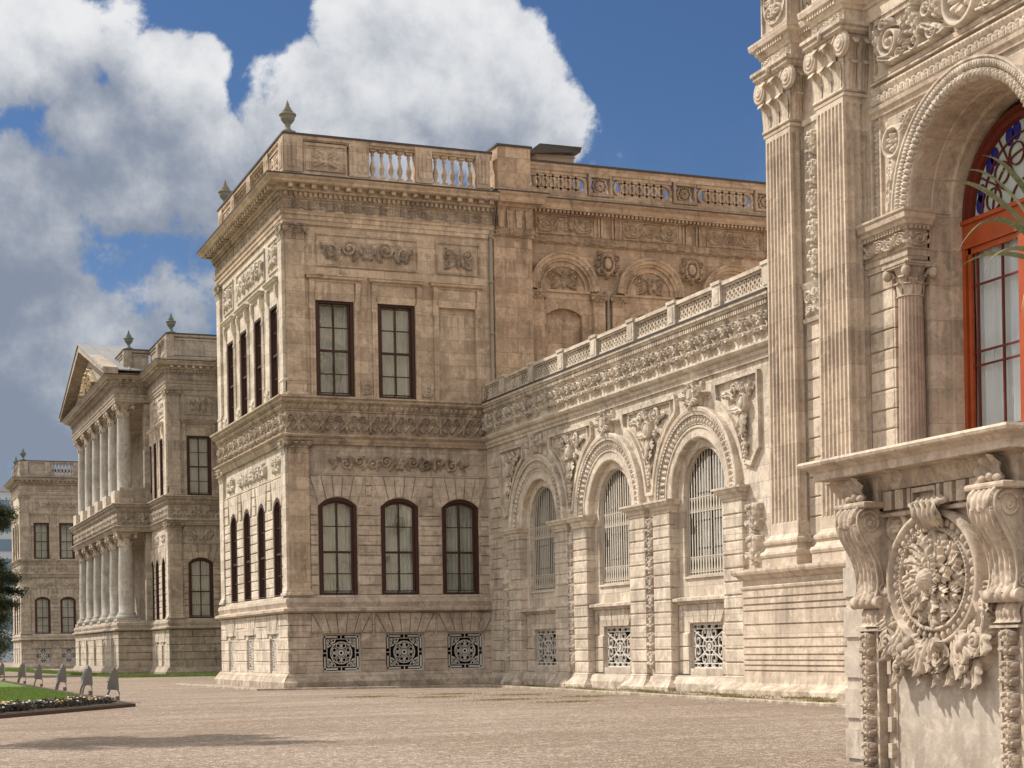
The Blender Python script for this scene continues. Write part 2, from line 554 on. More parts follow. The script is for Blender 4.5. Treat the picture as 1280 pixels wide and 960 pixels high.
    def relief(self, x0, x1, z0, z1, w0, depth, fun, step, flip=False):
        """carved relief: the height function 0..1 over the panel becomes real depth; bare ground is left out"""
        W_, H_ = x1 - x0, z1 - z0
        nx, nz = max(4, int(W_ / step)), max(4, int(H_ / step))
        X, Z = np.meshgrid(np.linspace(0, W_, nx + 1), np.linspace(0, H_, nz + 1))
        h = np.clip(fun(X, Z, W_, H_), 0, 1.3)
        edge = np.minimum(np.minimum(X, W_ - X), np.minimum(Z, H_ - Z))
        h = h * np.clip(edge / (1.2 * step), 0, 1)
        self.surf(x0 + X, w0 + 0.003 + depth * h, z0 + Z, h > 0.03)

    def arc_relief(self, cx, cz, r0, r1, t0, t1, w0, depth, fun, step, sx=1.0):
        n = max(8, int((t1 - t0) * (r0 + r1) / 2 / step))
        m = max(3, int((r1 - r0) / step))
        T, RR = np.meshgrid(np.linspace(t0, t1, n + 1), np.linspace(r0, r1, m + 1))
        h = np.clip(fun(T, (RR - r0) / (r1 - r0)), 0, 1.3)
        self.surf(cx + sx * RR * np.cos(T), w0 + 0.003 + depth * h, cz + RR * np.sin(T), h > 0.03)

    def build(self, name, mat, parent=None, loc=(0, 0, 0), rot=0.0):
        me = bpy.data.meshes.new(name)
        if self.n:
            V = np.concatenate(self.V); L = np.concatenate(self.L).astype(np.int32); T = np.concatenate(self.T).astype(np.int32); S = np.concatenate(self.S)
            me.vertices.add(len(V)); me.vertices.foreach_set('co', V.astype(np.float32).ravel())
            me.loops.add(len(L)); me.loops.foreach_set('vertex_index', L)
            me.polygons.add(len(T))
            st = np.concatenate([[0], np.cumsum(T)[:-1]]).astype(np.int32)
            me.polygons.foreach_set('loop_start', st)
            me.polygons.foreach_set('use_smooth', S)
            me.update(calc_edges=True)
            me.validate()
        me.materials.append(mat)
        o = bpy.data.objects.new(name, me)
        COL.objects.link(o)
        put(o, parent, loc, rot)
        return o


def put(o, parent, loc=(0, 0, 0), rot=0.0):
    if parent is not None:
        o.parent = parent
        if parent.type == 'EMPTY' and parent.get('category'):
            loc = Vector(loc) - parent.location
    o.location = loc
    o.rotation_euler = (0, 0, rot)


def thing(name, label, cat, loc=(0, 0, 0), group=None):
    o = bpy.data.objects.new(name, None)
    COL.objects.link(o)
    o.location = loc
    o['label'] = label
    o['category'] = cat
    if group:
        o['group'] = group
    return o


def copy_part(src, parent, loc, rot):
    c = src.copy()
    COL.objects.link(c)
    put(c, parent, loc, rot)
    for ch in src.children:
        k = ch.copy()
        COL.objects.link(k)
        k.parent = c
        k.location = ch.location
        k.rotation_euler = ch.rotation_euler
    return c


def copy_thing(src, loc, rotz, label=None):
    c = src.copy()
    COL.objects.link(c)
    c.location = loc
    c.rotation_euler = (0, 0, rotz)
    if label:
        c['label'] = label
    for ch in src.children:
        k = ch.copy(); COL.objects.link(k); k.parent = c
        for g in ch.children:
            q = g.copy(); COL.objects.link(q); q.parent = k
    return c


FRONT, LEFT = 0.0, -PI / 2        # facade turned to -Y / to -X (local x = X, or local x = -Y)

# ------------------------------------------------------------------ ornament (height functions)
def sm(a, b, x):
    t = np.clip((x - a) / (b - a), 0, 1)
    return t * t * (3 - 2 * t)


def o_scroll(X, Z, cx, cz, Rr, d=1, turns=2.2, ph=0.0):
    x, z = (X - cx) * d, Z - cz
    r = np.hypot(x, z)
    th = np.arctan2(z, x) / (2 * PI)
    s = (r / Rr * turns - th + ph) % 1.0
    rd = 1 - np.abs(s - 0.5) * 2
    h = sm(0.15, 0.75, rd) * sm(Rr, Rr * 0.86, r) * (0.65 + 0.35 * r / Rr)
    return np.maximum(h, sm(0.26 * Rr, 0.10 * Rr, r))


def o_leaf(X, Z, x0, z0, ang, L, Wd, lobes=4):
    c, s = math.cos(ang), math.sin(ang)
    t = ((X - x0) * c + (Z - z0) * s) / L
    q = (-(X - x0) * s + (Z - z0) * c)
    tt = np.clip(t, 0, 1)
    aq = np.abs(q) / Wd
    lob = np.abs(np.cos(lobes * PI * (tt - 0.30 * aq)))
    w = Wd * np.sin(PI * (0.06 + 0.90 * tt) ** 0.8) ** 0.7 * (0.74 + 0.26 * lob) + 1e-5
    k = np.abs(q) / w
    h = sm(1.0, 0.55, k) * (0.66 + 0.16 * lob + 0.28 * tt)
    h = h * (1 - 0.40 * np.exp(-(q / (0.11 * Wd)) ** 2)) * (1 - 0.25 * np.exp(-((aq - 0.5) / 0.10) ** 2))
    return np.where((t > 0) & (t < 1), h, 0)


def o_rosette(X, Z, cx, cz, Rr, n=6):
    x, z = X - cx, Z - cz
    r = np.hypot(x, z) / Rr
    a = np.arctan2(z, x)
    pet = 0.66 + 0.34 * np.abs(np.cos(n * a / 2))
    h = sm(1.0, 0.75, r / pet) * (0.45 + 0.45 * sm(0.2, 0.75, r)) * (0.7 + 0.3 * np.abs(np.cos(n * a / 2)))
    return np.maximum(h, sm(0.30, 0.12, r))


def o_disc(X, Z, cx, cz, rx, rz, edge=0.25):
    r = np.hypot((X - cx) / rx, (Z - cz) / rz)
    return sm(1.0, 1 - edge, r)


def o_line(X, Z, pts, width):
    h = np.zeros_like(X)
    for (xa, za), (xb, zb) in zip(pts[:-1], pts[1:]):
        dx, dz = xb - xa, zb - za
        t = np.clip(((X - xa) * dx + (Z - za) * dz) / (dx * dx + dz * dz + 1e-9), 0, 1)
        dd = np.hypot(X - xa - t * dx, Z - za - t * dz)
        h = np.maximum(h, sm(width, width * 0.35, dd))
    return h


def mx(*a):
    r = a[0]
    for b in a[1:]:
        r = np.maximum(r, b)
    return r


def f_frieze(period):
    """running band: palmette between a pair of volutes, with a bell under it"""
    def fun(X, Z, W, H):
        n = max(1, round(W / period))
        p = W / n
        k = np.floor(X / p)
        jit = np.sin(k * 12.9898) * 0.02
        x = X - (k + 0.5) * p + jit * p
        x, z = x / H, Z / H                     # in units of the band height
        P = p / H
        ax = np.abs(x)
        h = o_scroll(ax, z, 0.33 * P, 0.68, 0.19, 1, 1.9, 0.2)
        h = mx(h, o_scroll(ax, z, 0.22 * P, 0.26, 0.12, -1, 1.5))
        for an in (0, 0.7, -0.7):
            h = mx(h, o_leaf(x, z, 0, 0.46, PI / 2 + an, 0.50 - 0.08 * abs(an), 0.085, 3))
        h = mx(h, o_leaf(ax, z, 0.02, 0.42, -0.8, 0.44, 0.07, 3))
        h = mx(h, o_leaf(x, z, 0, 0.45, -PI / 2, 0.42, 0.09, 3), o_disc(x, z, 0, 0.45, 0.08, 0.08))
        h = mx(h, 0.7 * o_line(ax, z, [(0.33 * P, 0.48), (0.42 * P, 0.30), (0.5 * P, 0.24)], 0.045), o_disc(ax, z, 0.5 * P, 0.22, 0.06, 0.08))
        return h
    return fun


def f_vine(X, Z, W, H):
    """a wave of scrolls with leaves"""
    n = max(1, round(W / (1.15 * H)))
    p = W / n
    k = np.floor(X / p)
    x, z = (X - (k + 0.5) * p) / H, Z / H
    P = p / H
    up = np.where(k % 2 == 0, 1, -1)
    zz = np.where(up > 0, z, 1 - z)
    h = o_scroll(x, zz, 0, 0.5, 0.40, 1, 2.0)
    h = mx(h, 0.9 * o_line(x, zz, [(-0.5 * P, 0.5), (-0.38 * P, 0.14), (0, 0.07), (0.40 * P, 0.22), (0.5 * P, 0.5)], 0.07))
    h = mx(h, o_leaf(x, zz, 0.25 * P, 0.55, 0.9, 0.42, 0.12), o_leaf(x, zz, -0.3 * P, 0.5, 2.0, 0.42, 0.13), o_leaf(x, zz, -0.2, 0.2, -2.5, 0.4, 0.12))
    return h


def f_garland(X, Z, W, H):
    """long band of rosettes and foliage symmetrical about its centre"""
    x, z = np.abs(X - W / 2) / H, Z / H
    Lh = W / 2 / H
    h = mx(o_rosette(x, z, 0, 0.5, 0.46, 6))
    n = int(Lh / 0.85)
    for i in range(n):
        c = 0.85 + i * 0.85
        if c > Lh - 0.3:
            break
        h = mx(h, o_scroll(x, z, c, 0.52 + 0.08 * (-1) ** i, 0.36, (-1) ** i, 1.8, 0.3 * i))
        h = mx(h, o_leaf(x, z, c - 0.42, 0.5, 1.1, 0.5, 0.15), o_leaf(x, z, c - 0.42, 0.5, -1.1, 0.5, 0.15), o_leaf(x, z, c + 0.2, 0.55, 0.7, 0.45, 0.13))
    h = mx(h, o_leaf(x, z, Lh - 0.55, 0.5, 0.25, 0.55, 0.2), o_leaf(x, z, Lh - 0.6, 0.5, -0.9, 0.5, 0.15))
    return h


def f_panel(X, Z, W, H):
    """square-ish panel: central motive and four curls"""
    x, z = np.abs(X - W / 2) / H, Z / H
    a = W / H
    h = mx(o_rosette(x, z, 0, 0.55, 0.20, 8), o_scroll(x, z, 0.28 * a, 0.66, 0.24, 1, 1.9), o_scroll(x, z, 0.26 * a, 0.26, 0.20, -1, 1.7))
    h = mx(h, o_leaf(x, z, 0, 0.70, PI / 2, 0.28, 0.12), o_leaf(x, z, 0.0, 0.42, -PI / 2, 0.36, 0.14), o_leaf(x, z, 0.06 * a, 0.3, -0.5, 0.4 * a, 0.1), o_leaf(x, z, 0.06, 0.7, 0.5, 0.4 * a, 0.09))
    return h


def f_strip(period):
    """vertical strip: stacked acanthus buds"""
    def fun(X, Z, W, H):
        n = max(1, round(H / period))
        p = H / n
        k = np.floor(Z / p)
        z = (Z - k * p) / p
        x = (X - W / 2) / p
        ax = np.abs(x)
        w = W / p
        h = mx(o_leaf(x, z, 0, 0.98, -PI / 2, 0.9, 0.16 * w / 0.8, 4), o_leaf(ax, z, 0.02, 0.42, 0.95, 0.5 * w + .15, 0.16 * w, 3), o_leaf(ax, z, 0.05, 0.15, 0.6, 0.42 * w + .1, 0.15 * w, 3),
               o_disc(ax, z, 0.33 * w, 0.28, 0.09 * w, 0.07), o_disc(ax, z, 0.16 * w, 0.86, 0.11 * w, 0.10), o_disc(x, z, 0, 0.05, 0.10 * w, 0.06))
        return h
    return fun


def f_eggs(period):
    def fun(X, Z, W, H):
        n = max(1, round(W / period))
        p = W / n
        x = (X % p) / p - 0.5
        z = Z / H
        h = np.sqrt(np.clip(1 - (x / 0.36) ** 2 - ((z - 0.55) / 0.5) ** 2, 0, 1))
        return mx(h, 0.7 * sm(0.06, 0.02, np.abs(np.abs(x) - 0.5)))
    return fun


def f_cartouche(X, Z, W, H):
    x, z = np.abs(X - W / 2) / H, Z / H
    a = W / H
    h = mx(0.95 * o_disc(x, z, 0, 0.55, 0.17, 0.26, 0.35), o_scroll(x, z, 0.30, 0.72, 0.17, 1, 1.7), o_scroll(x, z, 0.26, 0.30, 0.17, -1, 1.7))
    h = mx(h, 0.8 * sm(0.07, 0.02, np.abs(np.hypot(x / 0.24, (z - 0.55) / 0.34) - 1) * 0.25))
    h = mx(h, o_leaf(x, z, 0, 0.78, PI / 2, 0.24, 0.16), o_leaf(x, z, 0.15, 0.8, 0.9, 0.3, 0.1), o_leaf(x, z, 0.3, 0.5, 0.0, max(0.15, a / 2 - 0.34), 0.13), o_leaf(x, z, 0, 0.28, -PI / 2, 0.28, 0.12))
    return h

# ------------------------------------------------------------------ building blocks of a facade
def op(x0, x1, z0, z1, rise=0.0):
    return dict(x0=x0, x1=x1, z0=z0, z1=z1, rise=rise, top=z1 + rise)


def arc_pts(o, n=18):
    a, r = (o['x1'] - o['x0']) / 2, o['rise']
    cx = (o['x0'] + o['x1']) / 2
    if r <= 0:
        return [(o['x0'], o['z1']), (o['x1'], o['z1'])]
    Rr = (a * a + r * r) / (2 * r)
    cz = o['z1'] + r - Rr
    t = math.asin(min(1, a / Rr))
    if r > a - 1e-6:
        t = PI / 2
    return [(cx + Rr * math.sin(-t + 2 * t * i / n), cz + Rr * math.cos(-t + 2 * t * i / n)) for i in range(n + 1)]


def wall_holes(mb, x0, x1, z0, z1, w, ops, depth):
    xs = sorted({x0, x1, *[o[k] for o in ops for k in ('x0', 'x1')]})
    zs = sorted({z0, z1, *[o[k] for o in ops for k in ('z0', 'top')]})
    xs = [x for x in xs if x0 - 1e-6 <= x <= x1 + 1e-6]
    zs = [z for z in zs if z0 - 1e-6 <= z <= z1 + 1e-6]
    for i in range(len(xs) - 1):
        for j in range(len(zs) - 1):
            cx, cz = (xs[i] + xs[i + 1]) / 2, (zs[j] + zs[j + 1]) / 2
            if any(o['x0'] < cx < o['x1'] and o['z0'] < cz < o['top'] for o in ops):
                continue
            mb.add([(xs[i], w, zs[j]), (xs[i + 1], w, zs[j]), (xs[i + 1], w, zs[j + 1]), (xs[i], w, zs[j + 1])], [(0, 1, 2, 3)])
    for o in ops:
        p = arc_pts(o)
        if o['rise'] > 0:
            for a, b in zip(p[:-1], p[1:]):
                mb.add([(a[0], w, a[1]), (b[0], w, b[1]), (b[0], w, o['top']), (a[0], w, o['top'])], [(0, 1, 2, 3)])
        ol = [(o['x0'], o['z0'])] + p + [(o['x1'], o['z0'])]
        for a, b in zip(ol, ol[1:] + ol[:1]):
            if abs(a[1] - b[1]) < 1e-6 and (('bottom' in o.get('skip', ()) and a[1] == o['z0']) or ('top' in o.get('skip', ()) and a[1] == o['z1'])):
                continue
            mb.add([(a[0], w, a[1]), (b[0], w, b[1]), (b[0], w - depth, b[1]), (a[0], w - depth, a[1])], [(0, 1, 2, 3)])


def rustic(mb, x0, x1, z0, z1, n, w0, w1, holes=(), joint=0.022, blk=None, c=0.014):
    """n courses of rusticated stone, holes = [(x0,x1,z0,z1)] left free; blk = block length or None for unbroken bands"""
    ch = (z1 - z0) / n
    for k in range(n):
        a, b = z0 + k * ch, z0 + (k + 1) * ch
        iv = [(x0, x1)]
        for h in holes:
            if h[2] < b - 0.03 and h[3] > a + 0.03:
                iv = [q for (p, r) in iv for q in ((p, min(r, h[0])), (max(p, h[1]), r)) if q[1] - q[0] > 0.03]
        for p, r in iv:
            if blk:
                m = max(1, round((r - p) / blk))
                if k % 2 and r - p > 1.3 * blk:
                    cuts = [p] + [p + (i + 0.5) * (r - p) / m for i in range(m)] + [r]
                else:
                    cuts = [p + i * (r - p) / m for i in range(m + 1)]
            else:
                cuts = [p, r]
            for q, s in zip(cuts[:-1], cuts[1:]):
                mb.pillow(q + joint / 2, s - joint / 2, w0, w1 - random.uniform(0, 0.004), a + joint / 2, b - joint / 2, c)


def voussoirs(mb, cx, hw, z0, z1, n, w0, w1, splay=0.34):
    """flat arch of n tapering stones"""
    for i in range(n):
        a, b = -1 + 2 * i / n, -1 + 2 * (i + 1) / n
        k = 1 + splay / hw
        g = 0.010
        mb.prism([(cx + a * hw + g, z0), (cx + b * hw - g, z0), (cx + b * hw * k - g, z1), (cx + a * hw * k + g, z1)], w0, w1, 0.012)


WIN = {}
def window(parent, w, h, rise, loc, rot, rows=4, cols=2, mat=WOOD, deep=0.0):
    key = (round(w, 2), round(h, 2), rise, rows)
    if key in WIN:
        return copy_part(WIN[key], parent, loc, rot)
    a = w / 2
    f = MB()
    o = op(-a, a, 0, h, rise)
    b = 0.055
    oi = op(-a + b, a - b, b, h - (0 if rise else b), max(0, rise - b) if rise else 0)
    pts = [(oi['x0'], oi['z0'])] + arc_pts(oi, 14) + [(oi['x1'], oi['z0'])]
    f.ribbon(pts, 0.12, -0.20, -0.02, closed=True)
    o2 = op(-a + 0.145, a - 0.145, 0.145, h - (0.02 if rise else 0.145), max(0, rise - 0.13) if rise else 0)
    f.ribbon([(o2['x0'], o2['z0'])] + arc_pts(o2, 14) + [(o2['x1'], o2['z0'])], 0.06, -0.17, -0.09, closed=True)
    mid = h * 0.485
    f.box(-a + 0.1, a - 0.1, -0.17, -0.075, mid - 0.035, mid + 0.035)
    top = h + rise
    for c in range(1, cols):
        x = -a + 0.1 + c * (w - 0.2) / cols
        f.box(x - 0.02, x + 0.02, -0.16, -0.10, 0.12, mid - 0.03)
        f.box(x - 0.02, x + 0.02, -0.16, -0.095, mid + 0.03, top - 0.12)
    for q in range(1, rows):
        if abs(q - rows / 2) < 0.1:
            continue
        z = (mid * q / (rows / 2)) if q < rows / 2 else mid + (top - 0.1 - mid) * (q - rows / 2) / (rows / 2)
        f.box(-a + 0.13, a - 0.13, -0.155, -0.104, z - 0.016, z + 0.016)
    root = f.build('window', mat, parent, loc, rot)
    g = MB()
    p = [(o2['x0'], o2['z0'])] + arc_pts(o2, 14) + [(o2['x1'], o2['z0'])]
    g.add([(x, -0.135, z) for x, z in p], [tuple(range(len(p)))])
    g.build('pane', GLASS, root)
    cu = MB()
    xs = np.linspace(-a + 0.02, a - 0.02, 48)
    zs = np.linspace(0.03, top - 0.02, 8)
    X, Z = np.meshgrid(xs, zs)
    Wv = -0.30 + 0.028 * np.sin(X * 46 + 0.8 * np.sin(Z * 1.1)) + 0.015 * np.sin(X * 19 + Z)
    gap = np.abs(X) < 0.03
    keep = ~gap
    lim = arc_pts(op(-a, a, 0, h, rise), 24)
    ztop = np.interp(X, [q[0] for q in lim], [q[1] for q in lim])
    cu.surf(X, Wv, np.minimum(Z, ztop), keep)
    cu.build('curtain', CURTAIN, root)
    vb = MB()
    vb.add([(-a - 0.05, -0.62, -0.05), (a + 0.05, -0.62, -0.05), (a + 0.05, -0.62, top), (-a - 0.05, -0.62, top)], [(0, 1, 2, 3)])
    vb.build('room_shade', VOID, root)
    WIN[key] = root
    return root


def spiral(cx, cz, r, turns, a0, d=1, n=22, r_in=0.12):
    return [(cx + (r * (1 - (1 - r_in) * t / n)) * math.cos(a0 + d * 2 * PI * turns * t / n), cz + (r * (1 - (1 - r_in) * t / n)) * math.sin(a0 + d * 2 * PI * turns * t / n)) for t in range(n + 1)]


GR = {}
def iron_grille(parent, w, h, loc, rot, style=0):
    key = (round(w, 2), round(h, 2), style)
    if key in GR:
        return copy_part(GR[key], parent, loc, rot)
    m = MB()
    t = 0.027
    a, b = w / 2 - 0.02, h / 2 - 0.02
    cz = h / 2
    wa, wb = -0.10, -0.06
    R_ = lambda pts, k=t, cl=False: m.ribbon([(x, cz + z) for x, z in pts], k, wa, wb, cl)
    rect = lambda p, q: [(-p, -q), (p, -q), (p, q), (-p, q)]
    circ = lambda x, z, r, n=24, sx=1.0: [(x + sx * r * math.cos(2 * PI * i / n), z + r * math.sin(2 * PI * i / n)) for i in range(n)]
    R_(rect(a, b), 0.045, True)
    if style == 0:
        i1, j1 = a * 0.76, b * 0.76
        R_(rect(i1, j1), t, True)
        rr = min(a, b)
        R_(circ(0, 0, rr * 0.60), t, True)
        R_(circ(0, 0, rr * 0.24), t, True)
        R_(circ(0, 0, rr * 0.12), 0.05, True)
        for sx in (-1, 1):
            for sz in (-1, 1):
                R_(circ(sx * a * 0.88, sz * b * 0.88, rr * 0.085, 12), 0.026, True)
                R_([(sx * rr * 0.43, sz * rr * 0.43), (sx * i1, sz * j1)], 0.034)
                R_(circ(sx * a * .57, sz * b * .57, rr * .13, 14), 0.024, True)
                R_([(sx * a * .30, sz * j1), (sx * a * .36, sz * b * .60), (sx * a * .46, sz * b * .52)], 0.024)
                R_([(sx * i1, sz * b * .30), (sx * a * .60, sz * b * .36), (sx * a * .52, sz * b * .46)], 0.024)
                R_(spiral(sx * a * 0.56, sz * b * 0.66, rr * 0.13, 1.3, 0.5 if sx > 0 else 2.6, sx * sz, 14), 0.026)
                R_(spiral(sx * a * 0.66, sz * b * 0.44, rr * 0.11, 1.2, 2.0 * sz, -sx * sz, 14), 0.026)
                R_([(sx * rr * 0.16, sz * rr * 0.16), (sx * rr * 0.40, sz * rr * 0.40)], 0.03)
                R_([(sx * a * 0.88, sz * b * 0.78), (sx * a * 0.88, sz * b * 0.2)], 0.05)
                R_([(sx * a * 0.78, sz * b * 0.88), (sx * a * 0.2, sz * b * 0.88)], 0.05)
        for q in range(8):
            an = (q + .5) * PI / 4
            R_(circ(rr * .42 * math.cos(an), rr * .42 * math.sin(an), rr * .115, 12), 0.020, True)
        for q in range(8):
            an = q * PI / 4
            R_([(rr * 0.24 * math.cos(an), rr * 0.24 * math.sin(an)), (rr * 0.60 * math.cos(an), rr * 0.60 * math.sin(an))], 0.026)
        R_([(-a, 0), (-i1, 0)]); R_([(i1, 0), (a, 0)]); R_([(0, j1), (0, b)]); R_([(0, -b), (0, -j1)])
    else:
        for sz in (-1, 1):
            R_([(-a, sz * b * 0.80), (a, sz * b * 0.80)])
            for q in range(4):
                R_(circ(-a * 0.66 + q * a * 0.44, sz * b * 0.90, b * 0.075, 10, 1.8), 0.022, True)
        R_(circ(0, 0, b * 0.42, 24, a / b * 0.95), t, True)
        R_(circ(0, 0, b * 0.22, 20, a / b), t, True)
        R_(circ(0, 0, b * 0.10, 14), 0.05, True)
        for q in range(8):
            an = q * PI / 4
            R_([(a * 0.24 * math.cos(an), b * 0.24 * math.sin(an)), (a * 0.42 * math.cos(an), b * 0.42 * math.sin(an))], 0.026)
        for sx in (-1, 1):
            R_([(sx * a, 0), (sx * a * 0.42, 0)], 0.03)
            for sz in (-1, 1):
                R_([(sx * a * 0.30, sz * b * 0.30), (sx * a * 0.62, sz * b * 0.52), (sx * a * 0.95, sz * b * 0.74)], t)
                R_(spiral(sx * a * 0.70, sz * b * 0.27, a * 0.26, 1.3, 1.2 * sz, -sx * sz, 16), 0.028)
                R_(spiral(sx * a * 0.30, sz * b * 0.62, a * 0.24, 1.3, 1.2 * sz, sx * sz, 16), 0.028)
                R_([(sx * a * 0.86, sz * b * 0.08), (sx * a * 0.86, sz * b * 0.42)], 0.026)
        R_([(0, b * 0.42), (0, b * 0.8)], 0.03); R_([(0, -b * 0.42), (0, -b * 0.8)], 0.03)
    root = m.build('basement_grille', IRON, parent, loc, rot)
    v = MB()
    v.add([(-w / 2, -0.30, 0), (w / 2, -0.30, 0), (w / 2, -0.30, h), (-w / 2, -0.30, h)], [(0, 1, 2, 3)])
    v.build('dark_opening', VOID, root)
    GR[key] = root
    return root


def capital(mb, x0, x1, w0, w1, z0, z1, sides=1, nl=3):
    """corinthian pilaster capital: bell, two rows of curling leaves, volutes, moulded abacus; w0 wall, w1 face of the shaft"""
    H = z1 - z0
    cx, hw, dp = (x0 + x1) / 2, (x1 - x0) / 2, w1 - w0
    def ring(e, z):
        return [(x0 - e, w0, z), (x0 - e, w1 + e, z), (x1 + e, w1 + e, z), (x1 + e, w0, z)]
    lev = [(0.0, z0), (0.02 * hw, z0 + 0.05 * H), (0.02 * hw, z0 + 0.5 * H), (0.14 * hw, z0 + 0.84 * H)]
    v = [p for e, z in lev for p in ring(e, z)]
    f = [(4 * i + j, 4 * i + j + 1, 4 * i + j + 5, 4 * i + j + 4) for i in range(len(lev) - 1) for j in range(3)]
    mb.add(v, f)
    ab = [(0.20 * hw, z0 + 0.84 * H), (0.30 * hw, z0 + 0.88 * H), (0.30 * hw, z0 + 0.93 * H), (0.38 * hw, z0 + 0.95 * H), (0.38 * hw, z1)]
    mb.sweep([(x0, w0), (x0, w1), (x1, w1), (x1, w0)], [(0, z0 + 0.84 * H)] + ab + [(0, z1)])
    def leaf(px, pw, nx, nw, zb, h, wd, out):
        s = np.linspace(-1, 1, 9)
        t = np.linspace(0, 1, 9)
        S, T = np.meshgrid(s, t)
        wid = wd * (0.62 + 0.38 * np.sin(PI * T * 0.9 + 0.4)) * (1 - 0.35 * (T > 0.9))
        o = out * (0.10 + 0.25 * T + 0.75 * np.clip((T - 0.45) / 0.55, 0, 1) ** 1.6) - 0.10 * out * S ** 2 + 0.12 * out * np.abs(np.sin(2.5 * PI * S))
        zz = zb + h * (np.sin(np.minimum(T, 0.86) * PI / 2 / 0.86)) - np.where(T > 0.88, h * 0.16 * (T - 0.88) / 0.12, 0)
        tx, tw = nw, -nx
        mb.surf(px + tx * S * wid + nx * o, pw + tw * S * wid + nw * o, zz)
    for row, (zb, h, n, out) in enumerate(((z0 + 0.02 * H, 0.42 * H, nl, 0.34 * hw + 0.02), (z0 + 0.22 * H, 0.52 * H, nl - 1, 0.46 * hw + 0.02))):
        for i in range(n):
            u = (i + 0.5) / n if row == 0 else (i + 1) / nl
            leaf(x0 + u * (x1 - x0), w1, 0, 1, zb, h, hw / nl * (0.95 if row == 0 else 1.05), out)
        if sides:
            m = 1 if dp < hw else 2
            for sx, xx in ((-1, x0), (1, x1)):
                for i in range(m):
                    leaf(xx, w0 + (i + 0.5) * dp / m, sx, 0, zb, h, min(hw / nl, dp / m / 2) * 0.95, out)
    # volutes at the corners and the small flower of the abacus
    r = 0.19 * H
    for sx in (-1, 1):
        xc = cx + sx * (hw * 1.04)
        for k in range(3):
            mb.arch_sweep(xc, z0 + 0.68 * H, [(r * (1 - 0.3 * k), w1 + 0.02), (r * (1 - 0.3 * k), w1 + 0.16 * hw + 0.03 * k * hw), (r * (0.80 - 0.3 * k), w1 + 0.19 * hw + 0.03 * k * hw), (0.0 if k == 2 else r * (0.62 - 0.3 * k), w1 + 0.14 * hw + 0.03 * k * hw)], 0, 2 * PI, 16, smooth=True)
        pts = [(xc - sx * r * 0.4, w1 + 0.12 * hw, z0 + 0.84 * H), (xc - sx * hw * 0.35, w1 + 0.10 * hw, z0 + 0.80 * H), (cx + sx * 0.16 * hw, w1 + 0.08 * hw, z0 + 0.60 * H)]
        mb.tube(pts, [0.05 * H, 0.045 * H, 0.03 * H], 6)
    mb.ball((cx, w1 + 0.36 * hw, z0 + 0.92 * H), (0.12 * hw, 0.10 * hw, 0.08 * H), 6)
    mb.hcyl(x0 - 0.02 * hw, w1, z0 + 0.02 * H, 0.022 * H + 0.01, x1 + 0.02 * hw, 8)


def round_capital(mb, cx, cw, r, z0, z1, nl=8):
    H = z1 - z0
    mb.lathe(cx, cw, [(r * 1.10, z0), (r * 1.14, z0 + .03 * H), (r * 1.0, z0 + .06 * H), (r * 1.0, z0 + .55 * H), (r * 1.28, z0 + .86 * H)], 20)
    e = r * 1.5
    mb.sweep([(cx - e, cw - e), (cx - e, cw + e), (cx + e, cw + e), (cx + e, cw - e)], [(-0.25 * r, z0 + .86 * H), (0, z0 + .88 * H), (0, z0 + .94 * H), (.08 * r, z0 + .95 * H), (.08 * r, z1)], closed=True)
    mb.box(cx - e * .9, cx + e * .9, cw - e * .9, cw + e * .9, z0 + .86 * H, z1 - 0.002)
    for row in range(2):
        for i in range(nl):
            a = 2 * PI * (i + 0.5 * row) / nl
            nx, nw = math.cos(a), math.sin(a)
            S, T = np.meshgrid(np.linspace(-1, 1, 7), np.linspace(0, 1, 8))
            o = r * (0.06 + 0.12 * T + 0.36 * np.clip((T - .5) / .5, 0, 1) ** 1.6) + 0.05 * r * np.abs(np.sin(2.5 * PI * S)) - .06 * r * S ** 2
            zb, h = (z0 + .04 * H, .36 * H) if row == 0 else (z0 + .22 * H, .40 * H)
            zz = zb + h * np.sin(np.minimum(T, .86) * PI / 2 / .86) - np.where(T > .88, h * .15 * (T - .88) / .12, 0)
            wd = r * .40 * (0.65 + 0.35 * np.sin(PI * T * .9 + .4))
            mb.surf(cx + nx * (r + o) - nw * S * wd, cw + nw * (r + o) + nx * S * wd, zz)
    rv = .17 * H
    for sx in (-1, 1):
        for sw in (-1, 1):
            xc, wc = cx + sx * r * 1.32, cw + sw * r * 1.32
            mb.ball((xc, wc, z0 + .72 * H), (rv * 0.9, rv * 0.9, rv), 7)
            mb.tube([(xc, wc, z0 + .86 * H), (cx + sx * r * 1.1, cw + sw * r * 1.1, z0 + .80 * H), (cx + sx * r * .75, cw + sw * r * .75, z0 + .55 * H)], [rv * .35] * 3, 5)


